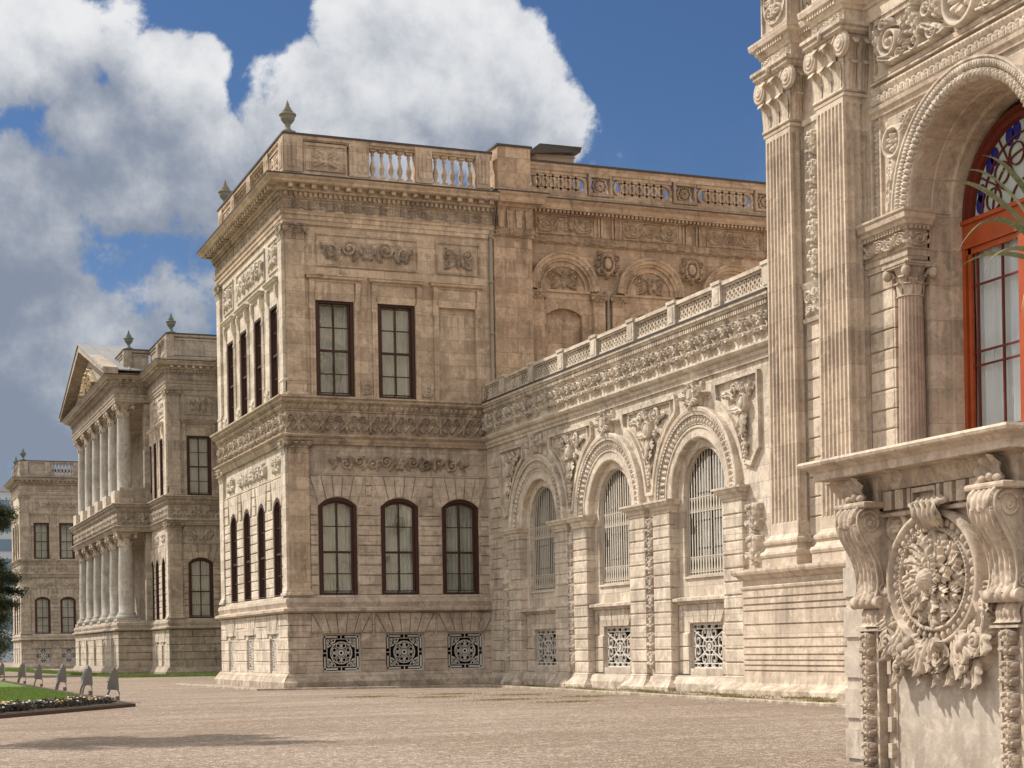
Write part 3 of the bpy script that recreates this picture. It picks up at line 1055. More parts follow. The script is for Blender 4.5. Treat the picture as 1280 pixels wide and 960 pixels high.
def leaf3d(mb, x0, z0, w0, ang, L, Wd, rise=.05, curl=.05, bend=0.0, lobes=3, tip=0.0):
    """one carved acanthus leaf as a curved, lobed sheet standing off its ground"""
    n, m = 30, 21
    t = np.linspace(0, 1, n)
    s = np.linspace(-1, 1, m)
    a = ang + bend * t
    px = x0 + np.concatenate([[0], np.cumsum(np.cos(a[:-1]))]) * L / (n - 1)
    pz = z0 + np.concatenate([[0], np.cumsum(np.sin(a[:-1]))]) * L / (n - 1)
    S, T = np.meshgrid(s, t)
    lob = .5 - .5 * np.cos(2 * PI * (lobes * T + .12))
    wd = Wd * np.sin(PI * (.10 + .86 * T) ** .85) ** .65 * (1 - .30 * (1 - lob) * np.abs(S) ** 2)
    sh = .30 * Wd * lob * np.abs(S) ** 2                     # lobes lean towards the tip
    A = a[:, None]
    X = px[:, None] - np.sin(A) * S * wd + np.cos(A) * sh
    Z = pz[:, None] + np.cos(A) * S * wd + np.sin(A) * sh
    h = rise * np.sin(PI * np.minimum(T * .62 + .12, 1)) + curl * np.clip((T - .62) / .38, 0, 1) ** 2 - .45 * Wd * S ** 2 + tip * T
    h = h + .16 * Wd * np.cos(2 * PI * (lobes * T - .55 * np.abs(S))) * np.abs(S) * (1 - T * .4) - .22 * Wd * np.exp(-(S / .13) ** 2)
    mb.surf(X, np.maximum(w0 + h, w0 - .01), Z)


def fluted(mb, x0, x1, w0, w1, z0, z1, n, taper=0.0, depth=None, zf0=0.0, zf1=0.0):
    """pilaster shaft with real flutes cut in its face and along its sides"""
    W = x1 - x0
    def section(k, cut):
        a, b = (x0 + x1) / 2 - W / 2 * k, (x0 + x1) / 2 + W / 2 * k
        pts = [(a, w0)]
        sidew = w1 - w0
        m = max(1, int(sidew / (W / n)))
        fl = (b - a) / (n + 0.45)
        rr = fl * 0.34
        def groove(p, q, nrm, cnt):
            out = []
            for i in range(cnt):
                c0 = (i + 0.5) / cnt
                L = math.hypot(q[0] - p[0], q[1] - p[1])
                tx, tw = (q[0] - p[0]) / L, (q[1] - p[1]) / L
                for j in range(7):
                    t = PI * j / 6
                    s = c0 * L - rr * math.cos(t)
                    d = (depth or rr * 1.45) * math.sin(t) * cut
                    out.append((p[0] + tx * s - nrm[0] * d, p[1] + tw * s - nrm[1] * d))
            return out
        mg = fl * 0.22
        if m and sidew > fl:
            pts += groove((a, w0 + 0.02), (a, w1 - mg), (-1, 0), m)
        pts.append((a, w1))
        pts += groove((a + mg, w1), (b - mg, w1), (0, 1), n)
        pts.append((b, w1))
        if m and sidew > fl:
            pts += groove((b, w1 - mg), (b, w0 + 0.02), (1, 0), m)
        pts.append((b, w0))
        return pts
    lev = [(z0, 0.0)] + ([(z0 + zf0, 0.0), (z0 + zf0 + 0.05, 1.0)] if zf0 else [])
    if not zf0:
        lev = [(z0, 1.0)]
    lev += [(z1 - zf1 - 0.05, 1.0), (z1 - zf1, 0.0), (z1, 0.0)] if zf1 else [(z1, 1.0)]
    rows = []
    for z, c in lev:
        k = 1 - taper * (z - z0) / (z1 - z0)
        rows.append([(x, w, z) for x, w in section(k, c)])
    k = len(rows[0])
    v = [p for r_ in rows for p in r_]
    f = [(i * k + j, i * k + j + 1, (i + 1) * k + j + 1, (i + 1) * k + j) for i in range(len(rows) - 1) for j in range(k - 1)]
    mb.add(v, f)


BAL = {}
def baluster(parent, h, r, loc, rot=0.0, mat=None, seg=10):
    key = (h, r, mat.name)
    if key in BAL:
        return copy_part(BAL[key], parent, loc, rot)
    m = MB()
    m.box(-r, r, -r, r, 0, 0.08 * h)
    m.lathe(0, 0, [(r * .8, .08 * h), (r * .5, .14 * h), (r * .9, .28 * h), (r * 1.0, .36 * h), (r * .8, .46 * h), (r * .42, .60 * h), (r * .36, .72 * h), (r * .62, .80 * h), (r * .42, .84 * h), (r * .75, .92 * h)], seg)
    m.box(-r, r, -r, r, .92 * h, h)
    BAL[key] = m.build('baluster', mat, parent, loc, rot)
    return BAL[key]


URN = {}
def urn(parent, loc, s=1.0, mat=None):
    if mat.name in URN:
        c = copy_part(URN[mat.name], parent, loc, 0)
        return c
    m = MB()
    m.box(-.20, .20, -.20, .20, 0, .08)
    m.lathe(0, 0, [(.17, .08), (.17, .12), (.10, .17), (.075, .24), (.10, .28), (.085, .31), (.15, .37), (.22, .47), (.24, .55), (.22, .58), (.275, .60), (.275, .645), (.20, .665), (.17, .70), (.185, .72), (.13, .77), (.14, .79), (.095, .84), (.10, .86), (.055, .93), (.06, .955), (.03, 1.03), (.0, 1.12)], 18)
    URN[mat.name] = m.build('urn_finial', mat, parent, loc, 0)
    return URN[mat.name]


def hood(mb, cx, hw, z0, zt, w=0.0):
    """window head: frieze board, side brackets and a small cornice"""
    mb.box(cx - hw - .02, cx + hw + .02, w, w + .05, z0, zt - .2)
    mb.sweep([(cx - hw - .16, w), (cx - hw - .16, w + .06), (cx + hw + .16, w + .06), (cx + hw + .16, w)],
             [(0, zt - .22), (.03, zt - .20), (.04, zt - .15), (.12, zt - .11), (.13, zt - .05), (.17, zt - .03), (.17, zt), (-.02, zt + .02)])
    for s in (-1, 1):
        x = cx + s * (hw + .12)
        side = [(w, z0 - .32), (w + .06, z0 - .34), (w + .09, z0 - .27), (w + .06, z0 - .18), (w + .08, z0 + .1), (w + .16, z0 + .35), (w + .17, zt - .28), (w + .12, zt - .21), (w, zt - .21)]
        v = [(x - .075, a, b) for a, b in side] + [(x + .075, a, b) for a, b in side]
        n = len(side)
        mb.add(v, [(i, (i + 1) % n, n + (i + 1) % n, n + i) for i in range(n)] + [tuple(range(n)), tuple(range(2 * n - 1, n - 1, -1))])


# levels shared by all the pavilions of the palace
Z_PL, Z_BC, Z_SB, Z_G0, Z_G1, Z_GR = 0.46, 2.38, 2.52, 2.95, 5.81, 0.28
Z_LC, Z_FR, Z_ED, Z_SC, Z_F0, Z_F1 = 7.75, 8.10, 8.82, 9.08, 9.30, 12.37
Z_AR, Z_RF, Z_DN, Z_CO, Z_PT = 14.74, 15.17, 15.52, 16.15, 17.66


def facade(T, face, org, x0, x1, gw, fw, bg, step, m_lo, m_hi, m_car, pil=(), skip_bg=False, hw=0.64, detail=True, gf_rel=(), ff_rel=(), slim=False, deep=0.16, ext=(0, 0)):
    """one side of a pavilion from the ground to the architrave. gw, fw: window centres of the two floors (fw: (centre, blind));
    bg: basement openings (centre, half width, style); pil: corner pilasters (x0, x1)"""
    def B(mb, name, mat, parent=T):
        return mb.build(name, mat, parent, org, face)
    at = lambda u, z: ((u, org[1], z) if face == FRONT else (org[0], -u, z))
    fwd = lambda q: q if not slim else ((q[0] - .06, q[1], q[2]) if face == LEFT else q)
    # basement
    m = MB()
    bops = [op(c - h, c + h, .50 if s != 2 else .54, 1.71 if s != 2 else 1.40, 0 if s != 2 else h) for c, h, s in bg]
    wall_holes(m, x0 - ext[0], x1 + ext[1] * .5, 0.0, Z_BC, 0.06, bops, 0.30)
    holes = [(c - h, c + h, .50, 1.71) for c, h, s in bg] + [(c - h - .36, c + h + .36, 1.73, Z_BC) for c, h, s in bg]
    rustic(m, x0 - ext[0] * 1.9, x1 + ext[1], Z_PL, Z_BC, 5, 0.06, 0.115, holes, blk=1.15)
    for c, h, s in bg:
        voussoirs(m, c, h, 1.74, Z_BC - .01, 5, .06, .125, .32)
        a = [(c - h - .36, 1.74 + .02), (c - h - .02, 1.74 + .02), (c - h - .36, Z_BC - .02)]
        m.prism(a, .06, .11, .01)
        m.prism([(2 * c - x, z) for x, z in reversed(a)], .06, .11, .01)
    B(m, 'basement_wall', m_lo)
    for c, h, s in bg:
        g = at(c, .50)
        if slim:
            g = (g[0] - .10, g[1], g[2]) if face == LEFT else (g[0], g[1] - .10, g[2])
        iron_grille(T, 2 * h, 1.21, g, face, 0 if s != 2 else 1)
    # ground floor
    m = MB()
    ops = [op(c - hw, c + hw, Z_G0, Z_G1, Z_GR if not slim else .34) for c in gw]
    wall_holes(m, x0, x1, Z_BC, Z_LC, 0.0, ops, deep)
    holes = [(c - hw - .01, c + hw + .01, Z_G0, Z_G1 + .32) for c in gw] + [(c - hw - .30, c + hw + .30, Z_G1 + .30, 6.9) for c in gw]
    holes += [(a - .01, b + .01, 0, 20) for a, b in pil]
    rustic(m, x0, x1, Z_G0, 6.78, 12, 0.0, 0.055, holes, joint=.03, blk=None, c=.018)
    for c in gw:
        n = 5
        for i in range(n):
            a, b = -1 + 2 * i / n, -1 + 2 * (i + 1) / n
            rise = (Z_GR if not slim else .34)
            za, zb = Z_G1 + rise * (1 - a * a) + .02, Z_G1 + rise * (1 - b * b) + .02
            k = 1.42
            m.prism([(c + a * hw + .012, za), (c + b * hw - .012, zb), (c + b * hw * k - .012, 6.76), (c + a * hw * k + .012, 6.76)], 0, .05, .014)
    m.box(x0 + .02, x1 - .02, 0, .035, 6.80, 6.86)
    B(m, 'wall', m_lo)
    for c in gw:
        window(T, 2 * hw, Z_G1 - Z_G0, Z_GR if not slim else .34, fwd(at(c, Z_G0)), face)
    # first floor
    m = MB()
    ops = [op(c - hw, c + hw, Z_F0, Z_F1) for c, b in fw]
    wall_holes(m, x0, x1, Z_LC, Z_AR, 0.0, ops, deep)
    for c, b in fw:
        for s in (-1, 1):
            xa, xb = sorted((c + s * (hw + .0), c + s * (hw + .17)))
            m.box(xa, xb, 0, .05, Z_F0, Z_F1 + .05)
            xa, xb = sorted((c + s * (hw + .02), c + s * (hw + .08)))
            m.box(xa, xb, .05, .07, Z_F0, Z_F1 + .05)
        if b:
            m.add([(c - hw, -.10, Z_F0), (c + hw, -.10, Z_F0), (c + hw, -.10, Z_F1), (c - hw, -.10, Z_F1)], [(0, 1, 2, 3)])
    B(m, 'wall', m_hi)
    hd = None
    for c, b in fw:
        if hd is None:
            h = MB()
            hood(h, 0, hw - (.06 if slim else 0), Z_F1 + .0, 13.17)
            hd = h.build('window_hood', m_hi, T, at(c, 0), face)
        else:
            copy_part(hd, T, at(c, 0), face)
    for c, b in fw:
        if not b:
            window(T, 2 * hw, Z_F1 - Z_F0, 0.0, fwd(at(c, Z_F0)), face)
    # pilasters and their capitals
    for a, b in pil:
        p = MB()
        p.box(a, b, 0, .09, Z_SB + .42, 7.46)
        p.sweep([(a, 0), (a, .09), (b, .09), (b, 0)], [(0, Z_SB + .64), (.03, Z_SB + .60), (.03, Z_SB + .54), (.07, Z_SB + .50), (.07, Z_SB + .43)])
        p.box(a + .03, b - .03, 0, .09, Z_F0, 14.25)
        p.sweep([(a + .03, 0), (a + .03, .09), (b - .03, .09), (b - .03, 0)], [(0, 9.86), (.03, 9.83), (.03, 9.76), (.01, 9.74), (.01, 9.40), (.05, 9.37), (.05, Z_F0 + .01)])
        B(p, 'pilaster', m_hi)
        for e, za, zb in ((0, 7.46, 7.93), (.03, 14.25, 14.74)):
            c = MB()
            capital(c, a + e, b - e, 0, .09, za, zb, nl=3)
            B(c, 'capital', m_car)
    # carved panels
    for a, b, z0, z1, kind in gf_rel:
        r = MB()
        r.relief(a, b, z0, z1, 0.0, .13, kind, step)
        B(r, 'carved_panel', m_car)
    for a, b in ff_rel:
        r = MB()
        r.ribbon([(a - .12, 13.50), (b + .12, 13.50), (b + .12, 14.50), (a - .12, 14.50)], .07, 0, .045, closed=True)
        r.relief(a, b, 13.64, 14.36, 0.0, .12, f_garland if b - a > 1.8 else f_panel, step)
        B(r, 'carved_panel', m_car)
    # carved dado between the upper windows
    edges = sorted([x0 + .1] + [c + s * (hw + .19) for c, b in fw for s in (-1, 1)] + [x1 - .1])
    for a, b in zip(edges[::2], edges[1::2]):
        a = max([a] + [q + .03 for p_, q in pil if p_ <= a + .05 <= q + .2])
        b = min([b] + [p_ - .03 for p_, q in pil if p_ - .2 <= b - .05 <= q])
        if b - a > .25:
            r = MB()
            r.box(a, b, 0, .03, Z_F0 + .02, Z_F0 + .56)
            r.relief(a + .03, b - .03, Z_F0 + .08, Z_F0 + .50, .03, .06, f_vine, step)
            B(r, 'carved_dado', m_car)


def band_courses(T, path, m_lo, m_hi, m_car, spans, step, over=0.55, cornice=True, closed=False):
    """mouldings carried round a building along path [(X,Y)] (outside on the right); spans = carved bands [(face, org, u0, u1)]"""
    P = [(x, -y) for x, y in path]
    m = MB()
    m.sweep(P, [(-.05, 0), (.34, 0), (.34, .20), (.30, .24), (.20, .40), (.135, .47), (.06, .47)], closed)
    m.build('plinth', m_lo, T)
    m = MB()
    m.sweep(P, [(.05, Z_BC), (.16, Z_BC + .02), (.20, Z_BC + .05), (.28, Z_BC + .07), (.28, Z_BC + .14), (.20, Z_BC + .17), (.14, Z_BC + .20), (.16, Z_BC + .27), (.19, Z_BC + .35), (.16, Z_BC + .46), (.10, Z_BC + .50), (.07, Z_BC + .57), (0, Z_BC + .58)], closed)
    m.build('sill_band', m_lo, T)
    m = MB()
    m.sweep(P, [(0, Z_LC), (.10, Z_LC + .01), (.12, Z_LC + .07), (.15, Z_LC + .12), (.16, Z_LC + .19), (.22, Z_LC + .23), (.26, Z_LC + .27), (.26, Z_LC + .31), (.10, Z_LC + .345), (.06, Z_FR + .01), (.06, Z_ED - .02), (.10, Z_ED), (.10, Z_ED + .05), (.13, Z_ED + .06), (.16, Z_ED + .20), (.24, Z_SC), (.27, Z_SC + .03), (.27, Z_SC + .10), (.34, Z_SC + .14), (.34, Z_F0 - .03), (0, Z_F0 + .01)], closed)
    m.build('string_course', m_car, T)
    fr = MB()
    for face, org, a, b in spans:
        k = MB()
        k.relief(a, b, Z_FR + .02, Z_ED - .02, .06, .12, f_frieze(0.82), step)
        k.relief(a, b, Z_ED + .05, Z_ED + .22, .125, .07, f_eggs(.17), max(step * .8, .02))
        k.build('frieze', m_car, T, org, face)
    if not cornice:
        return
    m = MB()
    m.sweep(P, [(0, Z_AR), (.06, Z_AR + .01), (.06, Z_AR + .13), (.09, Z_AR + .15), (.09, Z_AR + .28), (.13, Z_AR + .30), (.16, Z_AR + .40), (.06, Z_RF), (.06, Z_DN), (.10, Z_DN + .01), (.10, Z_DN + .04), (.12, Z_DN + .05), (.12, Z_DN + .21), (.22, Z_DN + .23), (.24, Z_DN + .26), (.24, Z_DN + .40), (.50, Z_DN + .41), (over - .02, Z_DN + .43), (over, Z_DN + .50), (over + .08, Z_DN + .57), (over + .10, Z_CO - .015)], closed)
    m.build('cornice', m_hi, T)
    d = MB()
    for face, org, a, b in spans:
        k = MB()
        k.relief(a, b, Z_RF + .03, Z_DN - .02, .06, .06, f_vine, step)
        n = int((b - a) / .16)
        for i in range(n):
            x = a + (i + .5) * (b - a) / n
            k.box(x - .045, x + .045, .12, .20, Z_DN + .07, Z_DN + .205)
        n = int((b - a) / .36)
        for i in range(n):
            x = a + (i + .5) * (b - a) / n
            k.prism([(x - .07, Z_DN + .28), (x + .07, Z_DN + .28), (x + .07, Z_DN + .40), (x - .07, Z_DN + .40)], .24, over - .08)
        k.build('dentil_course', m_car, T, org, face)
    l = MB()
    l.sweep(P, [(0, Z_CO - .015), (over + .12, Z_CO - .015), (over + .12, Z_CO + .03), (0, Z_CO + .12)], closed)
    l.build('cornice_flashing', LEAD, T)


def parapet(T, path, mat, m_car, items, step, inset=.06, urns=(), h=(16.45, 17.50)):
    """roof parapet: base course, moulded rail with lead on top; items = [(face, org, kind, a, b)]"""
    P = [(x, -y) for x, y in path]
    m = MB()
    m.sweep(P, [(-.5, Z_CO + .05), (-inset + .03, Z_CO + .05), (-inset + .03, h[0] - .06), (-inset - .02, h[0] - .02), (-inset - .02, h[0]), (-.5, h[0])])
    m.sweep(P, [(-.48, h[1] - .08), (-inset - .04, h[1] - .08), (-inset - .04, h[1] - .04), (-inset + .02, h[1]), (-inset + .02, h[1] + .10), (-.48, h[1] + .10)])
    root = m.build('parapet', mat, T)
    l = MB()
    l.sweep(P, [(-.5, h[1] + .10), (-inset + .06, h[1] + .10), (-inset + .06, h[1] + .16), (-.5, h[1] + .17)])
    l.build('rail_flashing', LEAD, root)
    k = {}
    for face, org, kind, a, b in items:
        w = -inset
        q = MB()
        if kind == 'pier':
            q.box(a, b, w - .36, w + .03, h[0] - .02, h[1] + .11)
            n = 3
            for i in range(n):
                x = a + (b - a) * (i + 1) / (n + 1)
                q.box(x - .045, x + .045, w + .03, w + .05, h[0] + .12, h[1] - .14)
            q.build('parapet_pier', mat, root, org, face)
        elif kind == 'panel':
            q.box(a, b, w - .3, w - .04, h[0] - .01, h[1] - .05)
            q.ribbon([(a + .08, h[0] + .10), (b - .08, h[0] + .10), (b - .08, h[1] - .16), (a + .08, h[1] - .16)], .06, w - .04, w + .0, closed=True)
            if step < .05:
                q.relief(a + .18, b - .18, h[0] + .2, h[1] - .25, w - .04, .06, f_panel, step)
            q.build('parapet_panel', mat, root, org, face)
        elif kind == 'balusters':
            n = max(2, round((b - a) / .305))
            for i in range(n):
                u = a + (b - a) * (i + .5) / n
                loc = (u, org[1] + .06 + .19, h[0]) if face == FRONT else (org[0] + .06 + .19, -u, h[0])
                baluster(root, round(h[1] - .08 - h[0], 3), .105, loc, 0, mat)
    for x, y in urns:
        urn(root, (x, y, h[1] + .155), mat=BRONZE if mat in (S_FAR,) else URNSTONE)
    return root


def body(T, x0, x1, y0, y1, z1, mat, name='core'):
    """the solid behind the facades, with the flat roof"""
    m = MB()
    m.box(x0, x1, -y1, -y0, 0, z1)
    return m.build(name, mat, T)

# ------------------------------------------------------------------ ground
def ground():
    m = MB()
    m.raw([(-1500, -300, 0), (1500, -300, 0), (1500, 2500, 0), (-1500, 2500, 0)], [(0, 1, 2, 3)])
    mat, N = new_mat('gravel')
    pos = N.n('ShaderNodeNewGeometry').outputs['Position']
    big = N.noise(pos, 0.16, 4.0, 0.6)
    mid = N.noise(pos, 1.1, 5.0, 0.65)
    vo = N.n('ShaderNodeTexVoronoi')
    N.set(vo.inputs['Vector'], pos)
    vo.inputs['Scale'].default_value = 42.0
    vo2 = N.n('ShaderNodeTexVoronoi')
    N.set(vo2.inputs['Vector'], pos)
    vo2.inputs['Scale'].default_value = 15.0
    c = N.mix(N.ramp(big, 0.35, 0.65), (0.275, 0.222, 0.178), (0.21, 0.162, 0.126))
    peb = N.n('ShaderNodeSeparateColor')
    N.set(peb.inputs[0], vo.outputs['Color'])
    peb2 = N.n('ShaderNodeSeparateColor')
    N.set(peb2.inputs[0], vo2.outputs['Color'])
    c = N.mix(N.ramp(peb.outputs[0], 0.62, 0.97, 0.0, 0.65), c, (0.64, 0.56, 0.48))
    c = N.mix(N.ramp(peb.outputs[1], 0.60, 0.98, 0.0, 0.75), c, (0.15, 0.10, 0.075))
    c = N.mix(N.ramp(peb2.outputs[1], 0.55, 0.98, 0.0, 0.6), c, (0.17, 0.12, 0.088))
    c = N.mix(N.ramp(peb2.outputs[0], 0.75, 0.98, 0.0, 0.5), c, (0.55, 0.46, 0.38))
    c = N.mix(N.ramp(mid, 0.45, 0.72, 0.0, 0.5), c, (0.24, 0.18, 0.135))
    mpg = N.n('ShaderNodeMapping')
    N.set(mpg.inputs['Vector'], pos)
    mpg.inputs['Scale'].default_value = (0.25, 1.0, 1.0)
    trk = N.noise(mpg.outputs[0], 0.55, 6.0, 0.6)
    c = N.mix(N.ramp(trk, 0.47, 0.66, 0.0, 0.6), c, (0.20, 0.152, 0.108))
    c = N.mix(N.ramp(trk, 0.48, 0.28, 0.0, 0.35), c, (0.47, 0.40, 0.33))
    p = N.n('ShaderNodeBsdfPrincipled')
    N.set(p.inputs['Base Color'], c)
    p.inputs['Roughness'].default_value = 0.95
    p.inputs['Specular IOR Level'].default_value = 0.1
    bp = N.n('ShaderNodeBump')
    bp.inputs['Strength'].default_value = 0.8
    bp.inputs['Distance'].default_value = 0.03
    N.set(bp.inputs['Height'], N.math('ADD', N.math('MULTIPLY', vo.outputs['Distance'], -0.7), N.math('MULTIPLY', mid, 0.6)))
    N.set(p.inputs['Normal'], bp.outputs[0])
    N.set(N.n('ShaderNodeOutputMaterial').inputs[0], p)
    o = m.build('ground', mat)
    o['kind'] = 'structure'
ground()

# ------------------------------------------------------------------ corner pavilion in the middle of the picture
YF, XL = 51.6, 12.95
XR = 20.05
P1 = thing('palace_pavilion', 'tall corner pavilion at the centre with three arched ground floor windows facing front', 'palace wing', (XL, YF, 0))
f_org, l_org = (0, YF, 0), (XL, 0, 0)
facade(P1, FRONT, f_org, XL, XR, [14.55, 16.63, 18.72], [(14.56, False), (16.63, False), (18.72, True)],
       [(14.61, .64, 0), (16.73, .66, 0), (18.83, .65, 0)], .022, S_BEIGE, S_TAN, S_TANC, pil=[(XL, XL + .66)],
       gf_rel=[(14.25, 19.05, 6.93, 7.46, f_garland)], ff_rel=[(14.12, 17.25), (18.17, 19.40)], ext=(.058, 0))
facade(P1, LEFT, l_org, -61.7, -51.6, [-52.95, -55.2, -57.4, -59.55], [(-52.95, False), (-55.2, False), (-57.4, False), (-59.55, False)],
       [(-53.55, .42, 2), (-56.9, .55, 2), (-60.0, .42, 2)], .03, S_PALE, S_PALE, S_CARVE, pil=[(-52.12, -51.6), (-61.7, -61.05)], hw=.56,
       gf_rel=[(-60.6, -59.2, 6.95, 7.5, f_panel), (-58.5, -54.4, 6.95, 7.5, f_garland), (-53.6, -52.4, 6.95, 7.5, f_panel)],
       ff_rel=[(-60.5, -59.2), (-58.3, -54.3), (-53.5, -52.4)], slim=True, deep=.16, ext=(0, .11))
path = [(20.2, 61.7), (XL, 61.7), (XL, YF), (XR + .035, YF)]
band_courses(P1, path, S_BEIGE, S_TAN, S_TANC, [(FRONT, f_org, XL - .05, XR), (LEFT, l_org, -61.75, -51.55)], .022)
parapet(P1, path, S_TAN, S_TANC,
        [(FRONT, f_org, 'pier', XL + .07, 13.62), (FRONT, f_org, 'panel', 13.66, 15.1), (FRONT, f_org, 'pier', 15.16, 15.82), (FRONT, f_org, 'balusters', 15.84, 17.38),
         (FRONT, f_org, 'pier', 17.4, 17.98), (FRONT, f_org, 'balusters', 18.0, 19.5), (FRONT, f_org, 'pier', 19.52, 20.0),
         (LEFT, l_org, 'pier', -52.25, -51.67), (LEFT, l_org, 'panel', -53.7, -52.3), (LEFT, l_org, 'pier', -54.3, -53.72), (LEFT, l_org, 'balusters', -56.3, -54.32),
         (LEFT, l_org, 'pier', -56.9, -56.32), (LEFT, l_org, 'balusters', -58.9, -56.92), (LEFT, l_org, 'pier', -59.5, -58.92), (LEFT, l_org, 'panel', -61.0, -59.55), (LEFT, l_org, 'pier', -61.63, -61.02)],
        .025, urns=((13.22, 51.9), (13.22, 61.4)))
body(P1, 13.75, 20.3, 52.35, 61.6, Z_CO + .1, S_TAN)
m = MB()
m.tube([(19.93, -51.52, z) for z in (9.3, 11, 13, 15.0)], .06, 8)
for z in (9.9, 11.6, 13.3, 14.8):
    m.lathe(19.93, -51.52, [(.06, z - .04), (.085, z - .04), (.085, z + .04), (.06, z + .04)], 8)
m.build('drainpipe', PIPE, P1)

# ------------------------------------------------------------------ brown rear wing above the arcade roof
YB = 51.95
RW = thing('palace_rear_wing', 'brown sandstone upper wing behind the arcade roof with blind arches and a pierced ring parapet', 'palace wing', (21, YB, 0))
RX1 = 44.5
b_org = (0, YB, 0)
m = MB()
arch_c = [22.72, 25.98, 29.24, 32.5, 35.76, 39.02]
nops = [op(c - .66, c + .66, 9.0, 12.42, .28) for c in arch_c]
wall_holes(m, 20.05, RX1, 8.5, 14.85, 0, nops, .14)
for i, c in enumerate(arch_c):
    if i in (0, 2):
        m.add([(c - .7, -.12, 9), (c + .7, -.12, 9), (c + .7, -.12, 12.75), (c - .7, -.12, 12.75)], [(0, 1, 2, 3)])
m.box(20.05, 21.42, 0, .42, 8.5, 14.85)
m.build('wall', S_BROWN, RW, b_org)
for i, c in enumerate(arch_c):
    if i not in (0, 2):
        window(RW, 1.32, 3.42, .28, (c, YB, 9.0), FRONT)
ba = MB()
o2 = op(-.76, .76, 9.0, 12.46, .30)
ba.ribbon([(o2['x0'], 9.0)] + arc_pts(o2, 12) + [(o2['x1'], 9.0)], .18, 0, .05)
ba.arch_sweep(0, 13.3, [(.98, .0), (.98, .06), (1.03, .09), (1.06, .09), (1.08, .14), (1.17, .16), (1.22, .20), (1.28, .20), (1.28, 0)], 0, PI, 26)
ba.arch_sweep(0, 13.3, [(.80, 0), (.80, .05), (.86, .06), (.86, 0)], 0, PI, 22)
ba.box(-.98, .98, 0, .06, 13.22, 13.30)
tm = MB()
tm.relief(-.72, .72, 13.32, 13.98, .0, .13, f_panel, .022)
sc_ = MB()
sc_.relief(1.12, 2.14, 13.75, 14.72, .0, .20, f_cartouche, .022)
pm, cp = MB(), MB()
pm.box(-.22, .22, 0, .16, 9.2, 12.8)
capital(cp, -.22, .22, 0, .16, 12.80, 13.2, nl=3)
dp_ = MB()
dp_.tube([(1.63, .09, 9.2), (1.63, .09, 13.35)], .055, 8)
dp_.lathe(1.63, .09, [(.05, 12.95), (.12, 13.2), (.12, 13.35), (.05, 13.36)], 8)
first = {}
def each(key, mb, name, mat, x):
    if key in first:
        copy_part(first[key], RW, (x, YB, 0), FRONT)
    else:
        first[key] = mb.build(name, mat, RW, (x, YB, 0), FRONT)
for c in arch_c:
    each('a', ba, 'blind_arch', S_BROWN, c)
    each('t', tm, 'tympanum_carving', S_BROWNC, c)
    each('s', sc_, 'spandrel_carving', S_BROWNC, c)
    each('d', dp_, 'drainpipe', PIPE, c)
for x in [21.72] + [c + s for c in arch_c for s in (1.27, 1.99)]:
    each('p', pm, 'pilaster', S_BROWN, x)
    each('c', cp, 'capital', S_BROWNC, x)
# entablature
m = MB()
ent = [(0, 14.85), (.05, 14.86), (.05, 14.97), (.09, 14.99), (.09, 15.10), (.14, 15.14), (.03, 15.16), (.03, 15.84), (.10, 15.86), (.14, 15.94), (.34, 15.96), (.36, 16.14), (.44, 16.22), (.46, 16.27)]
pp = [(20.05, YB - .42), (21.42, YB - .42), (21.42, YB), (RX1, YB)]
m.sweep([(x, -y) for x, y in pp], ent)
m.build('cornice', S_BROWN, RW)
m = MB()
m.sweep([(x, -y) for x, y in pp], [(0, 16.27), (.48, 16.27), (.48, 16.31), (0, 16.40)])
m.build('cornice_flashing', LEAD, RW)
k = MB()
for i in range(int((RX1 - 21.6) / .15)):
    x = 21.6 + i * .15
    k.box(x, x + .085, .14, .30, 15.86, 15.955)
for i, c in enumerate(arch_c):
    a = c - 1.0
    k.ribbon([(a, 15.20), (a + 2.16, 15.20), (a + 2.16, 15.80), (a, 15.80)], .05, .03, .07, True)
    k.relief(a + .05, a + 2.1, 15.24, 15.77, .03, .07, f_vine, .022)
    for q in (2.3, 2.42, 2.82, 2.94):
        k.box(a + q, a + q + .06, .03, .09, 15.17, 15.83)
    k.relief(a - .4, a + 2.9, 14.88, 15.12, .09, .05, f_vine, .022)
k.build('frieze', S_BROWNC, RW, b_org)
k = MB()
for i in range(4):
    k.prism([(20.2 + i * .33, 14.95), (20.36 + i * .33, 14.95), (20.40 + i * .33, 15.75), (20.16 + i * .33, 15.75)], .42, .52, .02)
k.relief(20.1, 21.4, 14.88, 15.14, .5, .05, f_vine, .022)
k.build('frieze', S_BROWNC, RW, b_org)
